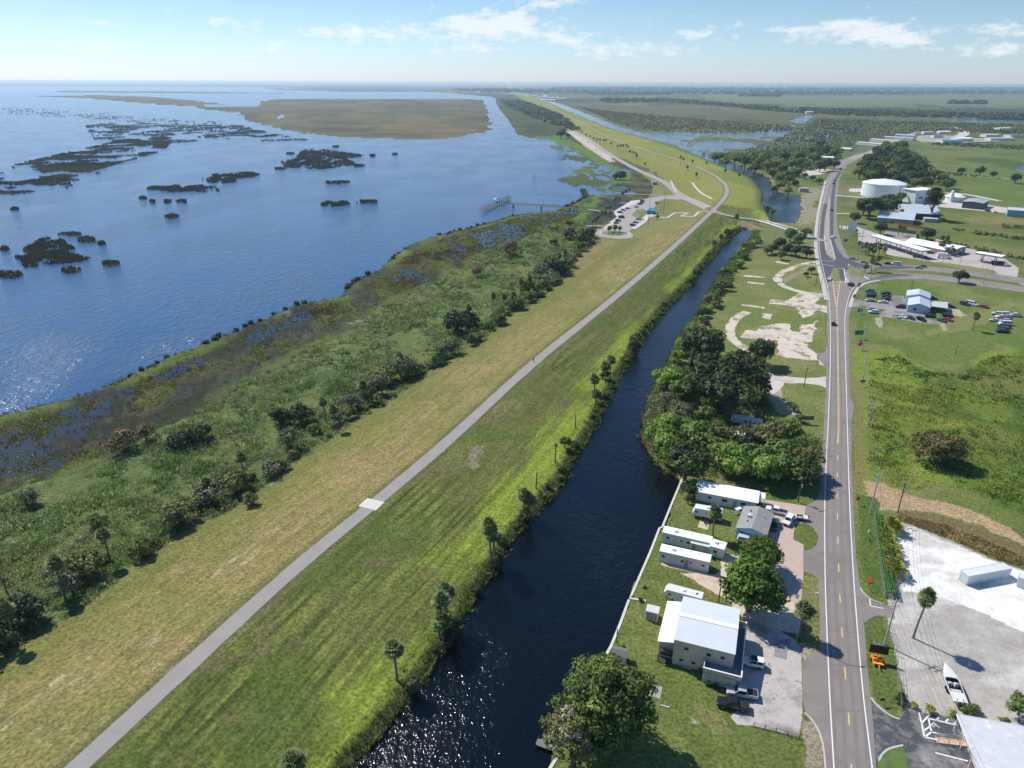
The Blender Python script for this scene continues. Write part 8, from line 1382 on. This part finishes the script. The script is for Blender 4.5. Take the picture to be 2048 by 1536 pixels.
BIGI = [([(30, 510), (60, 490), (80, 478), (120, 476), (138, 490), (152, 496), (130, 505), (185, 516), (160, 524), (100, 530), (50, 536), (44, 520), (28, 515)], 'largest ragged reed island off the shore'), (blob(172, 480, 21, 7), 'oval reed island behind the largest one'), (blob(20, 550, 24, 9), 'reed island cut by the picture edge'), (blob(220, 527, 22, 7), 'smooth oval reed island nearest the open water'), (blob(142, 541, 20, 7), 'reed island below the largest one'), (blob(140, 468, 27, 3), 'thin reed strip behind the largest island'), (blob(204, 487, 6, 3), 'small reed tuft beside the oval island'), (blob(8, 499, 9, 4), 'reed tuft at the picture edge'),
        ([(642, 408), (655, 403), (672, 406), (690, 401), (712, 401), (714, 406), (690, 411), (660, 413), (645, 412)], 'curved brown reed island in mid lake'), (blob(726, 404, 8, 3.5), 'reed tuft touching the curved island'), (blob(745, 404, 12, 3.5), 'reed tuft beyond the curved island'), (blob(676, 365, 29, 3.5), 'narrow reed bar in mid lake'), (blob(342, 433, 13, 4), 'round reed tuft alone in the lake'), (blob(363, 403, 12, 3.2), 'right tuft of the reed trio'), (blob(334, 403, 8, 3), 'middle tuft of the reed trio'), (blob(305, 403, 6, 2.6), 'left tuft of the reed trio'), (blob(286, 396, 9, 3), 'tuft above the reed trio'), (blob(30, 418, 7, 3), 'reed tuft near the left edge'),
        ([(292, 378), (305, 373), (330, 374), (345, 370), (372, 373), (400, 371), (445, 374), (440, 381), (410, 384), (380, 382), (345, 384), (320, 381), (300, 383)], 'long reed island with small water gaps'), ([(406, 358), (430, 354), (425, 349), (465, 347), (500, 344), (520, 348), (505, 354), (475, 356), (470, 364), (440, 367), (415, 364)], 'forked reed island beyond the long one'), ([(562, 324), (590, 318), (605, 300), (640, 298), (680, 304), (730, 310), (715, 314), (690, 318), (718, 328), (680, 334), (640, 338), (600, 337), (570, 334)], 'big cluster of dark reeds in mid lake'), (blob(720, 332, 14, 3), 'reed bar on the edge of the big cluster'), (blob(560, 337, 12, 2.6), 'reed bar at the foot of the big cluster'), (blob(580, 307, 8, 2), 'small reed bar above the big cluster'), (blob(745, 311, 6, 2.5), 'reed tuft past the big cluster'), (blob(790, 308, 6, 2), 'lone reed tuft toward the pier'), (blob(672, 293, 7, 1.6), 'reed tuft beyond the big cluster')]
for pts, l in BIGI: reed_island(pts, l)
BEDS = [([(-60, 350), (60, 322), (170, 296), (300, 268), (345, 276), (330, 300), (200, 338), (80, 372), (-60, 392)], 5200, .50), ([(170, 250), (250, 244), (360, 250), (480, 250), (560, 272), (420, 280), (300, 290), (190, 280)], 3000, .55), ([(-60, 214), (90, 218), (200, 226), (320, 238), (300, 246), (180, 238), (60, 230), (-60, 226)], 1900, .5), ([(300, 236), (420, 242), (560, 268), (620, 280), (520, 282), (400, 262)], 700, .6), ([(20, 184), (300, 186), (560, 190), (640, 195), (400, 192), (60, 189)], 900, .5), ([(-40, 376), (120, 352), (200, 330), (240, 345), (120, 380), (-40, 400)], 350, .62)]
V = []
for i, (P, n, th) in enumerate(BEDS): V.append(scatter(pz(P, WZ), n, lambda x, y: sm(fbm(x / 34, y / 34, 401 + i, 5), th - .015, th + .03), 480, 2.1))
xy = np.concatenate(V); blades('far_reed_beds', xy, nr.uniform(.8, 1.9, len(xy)), nr.uniform(1.2, 2.4, len(xy)), pick_pal(xy[:, 0], xy[:, 1], [[(50, 58, 42), (44, 52, 38)], [(58, 64, 46)], [(70, 70, 54)]], 60, 411), 9, .17, z=np.full(len(xy), WZ), label='broken beds of dark reeds far out in the lake', lean=.5)
# canal bank weeds
bk = resample([Vector(p) for p in pz(CL, -.5)], .5); xy = np.array([tuple(p + Vector((rnd.gauss(-1.2, 1.1), rnd.gauss(.4, .8)))) for p in bk for _ in range(5)]); blades('bank_weeds', xy, nr.uniform(.3, .95, len(xy)), nr.uniform(.4, 1.0, len(xy)), pick_pal(xy[:, 0], xy[:, 1], [[(84, 104, 50), (70, 88, 44)], [(112, 104, 74), (98, 92, 64)], [(92, 112, 52)], [(104, 128, 50), (84, 76, 58)]], 9, 331), 8, .08, z=np.maximum(hfun(xy[:, 0], xy[:, 1]), -.85) - .1, label='rank weeds along the levee bank of the canal')
bk = resample([Vector(p) for p in pz(CR[:14], -.5)], .7); xy = np.array([tuple(p + Vector((rnd.gauss(1.2, 1.1), rnd.gauss(0, .8)))) for p in bk for _ in range(6)]); blades('lawn_bank_weeds', xy, nr.uniform(.5, 1.4, len(xy)), nr.uniform(.4, 1.0, len(xy)), pick_pal(xy[:, 0], xy[:, 1], [[(94, 118, 50)], [(124, 112, 76)], [(106, 132, 54)]], 9, 335), 8, .1, z=np.full(len(xy), -.3), label='weeds along the lawn bank of the canal')
bk2 = resample([Vector(p) for p in pz(CL[2:], -.3)], 4.5)
for k, v in enumerate(bk2):
    if rnd.random() < .45: continue
    q = v + Vector((-rnd.uniform(.2, 2.2), rnd.uniform(0, 1.4))); r_ = rnd.uniform(.7, 1.9); plant(rnd.choice(['shrub_olive', 'shrub_green', 'shrub_dark', 'shrub_grey']), 0, 0, 0, 'low bush in the weeds of the levee bank of the canal', 'bushes on the levee bank', world=(q.x, q.y, max(-.5, float(hfun([q.x], [q.y])[0]) - .2)), rad=r_, zs=rnd.uniform(.7, 1.2))
wd = pz([(1300, 800), (1340, 745), (1390, 730), (1520, 740), (1540, 830), (1640, 880), (1640, 965), (1560, 975), (1420, 955), (1345, 940), (1312, 915), (1290, 860)], 0); xy = scatter(wd, 2300, None, 300); sprays('wood_understorey', xy, nr.uniform(1, 2.6, len(xy)), nr.uniform(1, 2, len(xy)), pick_pal(xy[:, 0], xy[:, 1], [[(66, 88, 44)], [(98, 122, 54)], [(84, 104, 50)], [(106, 108, 72)]], 14, 337), 18, .3, z=np.zeros(len(xy)), label='leafy undergrowth on the floor of the canal wood')
fw = pz([(1738, 720), (1800, 708), (1850, 742), (1925, 752), (1975, 715), (2300, 670), (2300, 1150), (2060, 1040), (1960, 990), (1880, 965), (1830, 985), (1740, 955)], 0); xy = scatter(fw, 9000, lambda x, y: .35 + .65 * sm(fbm(x / 18, y / 10, 341), .4, .56), 230, 1.0); blades('field_weeds', xy, nr.uniform(.2, .75, len(xy)) * (.5 + 1.1 * sm(fbm(xy[:, 0] / 12, xy[:, 1] / 9, 347), .4, .65)), nr.uniform(.6, 1.5, len(xy)), 1.25 * pick_pal(xy[:, 0], xy[:, 1], [[(78, 102, 44), (84, 108, 46)], [(114, 134, 48), (104, 126, 48)], [(94, 118, 48)], [(128, 130, 66), (122, 140, 54)]], 20, 342), 9, .1, z=np.zeros(len(xy)), label='rank green weeds over the big field')
xy = scatter(fw, 260, lambda x, y: sm(fbm(x / 18, y / 8, 345), .58, .68), 230, 1.0); sprays('field_bushes', xy, nr.uniform(.5, 1.2, len(xy)), nr.uniform(.9, 2.0, len(xy)), pick_pal(xy[:, 0], xy[:, 1], [[(52, 74, 34)], [(70, 94, 42)], [(62, 84, 38)]], 15, 346), 16, .26, z=np.zeros(len(xy)), label='low dark brush clumps in the weedy field')
dw = p0([(1797, 1032), (1880, 1047), (1960, 1076), (2060, 1122), (2140, 1162), (2140, 1180), (2060, 1138), (1990, 1116), (1900, 1077), (1800, 1042)]); xy = scatter(dw, 1400, None, 300); blades('dry_weeds', xy, nr.uniform(.2, .7, len(xy)), nr.uniform(.4, .9, len(xy)), pick_pal(xy[:, 0], xy[:, 1], [[(160, 140, 96)], [(124, 118, 72)], [(176, 154, 110)]], 5, 351), 8, .08, z=np.zeros(len(xy)), label='dry brown weeds between the dirt strip and the white lot')
# far woods, marsh brush and tree lines
def woods(name, polys, n, size, h, label, pal, thr=None):
    P_ = []
    for pts in polys:
        W_ = np.array(pz(pts, 0)); a = abs(sum(W_[i][0] * W_[i - 1][1] - W_[i - 1][0] * W_[i][1] for i in range(len(W_)))) / 2; P_.append((W_, a))
    tot_ = sum(math.sqrt(a) for _, a in P_); xs = np.concatenate([scatter(W_, max(30, int(n * math.sqrt(a) / tot_)), thr, 1e6) for W_, a in P_]); d = np.hypot(xs[:, 0], xs[:, 1]); g = np.maximum(1, d / 900) ** .55
    sprays(name, xs, nr.uniform(.6, 1.2, len(xs)) * h * g, nr.uniform(.6, 1.2, len(xs)) * h * .8 * g, pick_pal(xs[:, 0], xs[:, 1], pal, 120, 361), 22, size, z=np.zeros(len(xs)), label=label)
DKP = [[(56, 70, 44)], [(66, 82, 48)], [(74, 92, 54)], [(60, 74, 46)]]
woods('far_woods', [[(1000, 202), (1045, 204), (1110, 228), (1150, 256), (1130, 262), (1070, 238), (1020, 215)], [(1290, 200), (1320, 203), (1460, 214), (1560, 224), (1600, 226), (1560, 218), (1440, 208), (1330, 200)], [(1600, 226), (1700, 232), (1900, 236), (2100, 240), (2100, 232), (1900, 228), (1700, 222), (1600, 218)]], 1700, .55, 5.0, 'dark woods beyond the canal and the marsh', DKP)
woods('shore_woods', [[(1060, 210), (1120, 232), (1160, 262), (1146, 262), (1090, 232), (1040, 208)]], 500, .5, 5, 'dark tree belt on the lake side of the levee', DKP)
woods('horizon_woods', [[(900, 181), (1050, 186), (1180, 188), (1180, 184), (1000, 180)], [(1180, 190), (1340, 190), (1340, 186), (1180, 184)], [(1340, 188), (1600, 190), (2100, 188), (2100, 184), (1600, 185), (1340, 184)], [(1100, 181), (1500, 182), (2100, 181), (2100, 178), (1500, 178), (1100, 177)], [(1220, 206), (1330, 204), (1280, 200), (1200, 201)], [(1900, 208), (1970, 209), (1970, 206), (1900, 206)], [(1480, 193), (1560, 194), (1560, 190), (1480, 190)]], 2400, 1.0, 5.5, 'hazy woods along the horizon', DKP)
woods('marsh_brush', [[(1160, 215), (1240, 225), (1480, 245), (1570, 250), (1600, 258), (1480, 266), (1300, 262), (1240, 250)], [(1640, 238), (1900, 245), (2100, 250), (2100, 262), (1850, 262), (1720, 290), (1640, 300), (1540, 312), (1440, 318), (1560, 275)]], 5200, .3, .8, 'low brush over the marsh beyond the canal', [[(98, 104, 64)], [(112, 108, 74)], [(88, 102, 60)], [(118, 112, 80)]])
woods('belt_brush', [[(1400, 306), (1470, 308), (1560, 300), (1640, 288), (1690, 296), (1680, 318), (1650, 336), (1600, 345), (1592, 374), (1560, 376), (1540, 348), (1490, 330), (1440, 316)], [(1722, 345), (1745, 312), (1790, 288), (1850, 318), (1905, 366), (1880, 378), (1800, 366), (1735, 362)]], 1300, .32, 3.2, 'leafy undergrowth filling the groves by the far road', [[(76, 98, 50)], [(92, 116, 58)], [(84, 104, 52)], [(104, 112, 66)]])
woods('field_edge_brush', [[(1830, 480), (1880, 487), (1960, 505), (2048, 522), (2048, 516), (1960, 497), (1880, 480)], [(1900, 462), (1960, 470), (2048, 482), (2048, 477), (1960, 466), (1900, 458)], [(2000, 455), (2060, 460), (2060, 454), (2005, 451)], [(1860, 290), (1960, 296), (2060, 300), (2060, 292), (1960, 290), (1880, 284)], [(1780, 340), (1830, 348), (1960, 355), (1960, 352), (1850, 344), (1790, 336)], [(1830, 262), (2060, 268), (2060, 262), (1840, 258)]], 700, .3, 2.2, 'rows of brush along the field edges', [[(76, 92, 50)], [(92, 104, 58)], [(110, 106, 74)]])
# unused prototypes go
used = {id(None)}
def drop(o):
    for c in KIDS.get(o.as_pointer(), []): drop(c)
    bpy.data.objects.remove(o)
for L in TREES.values():
    for r, u in L:
        if not u: drop(r)
for e in PALMS:
    if not e[2]: drop(e[0])
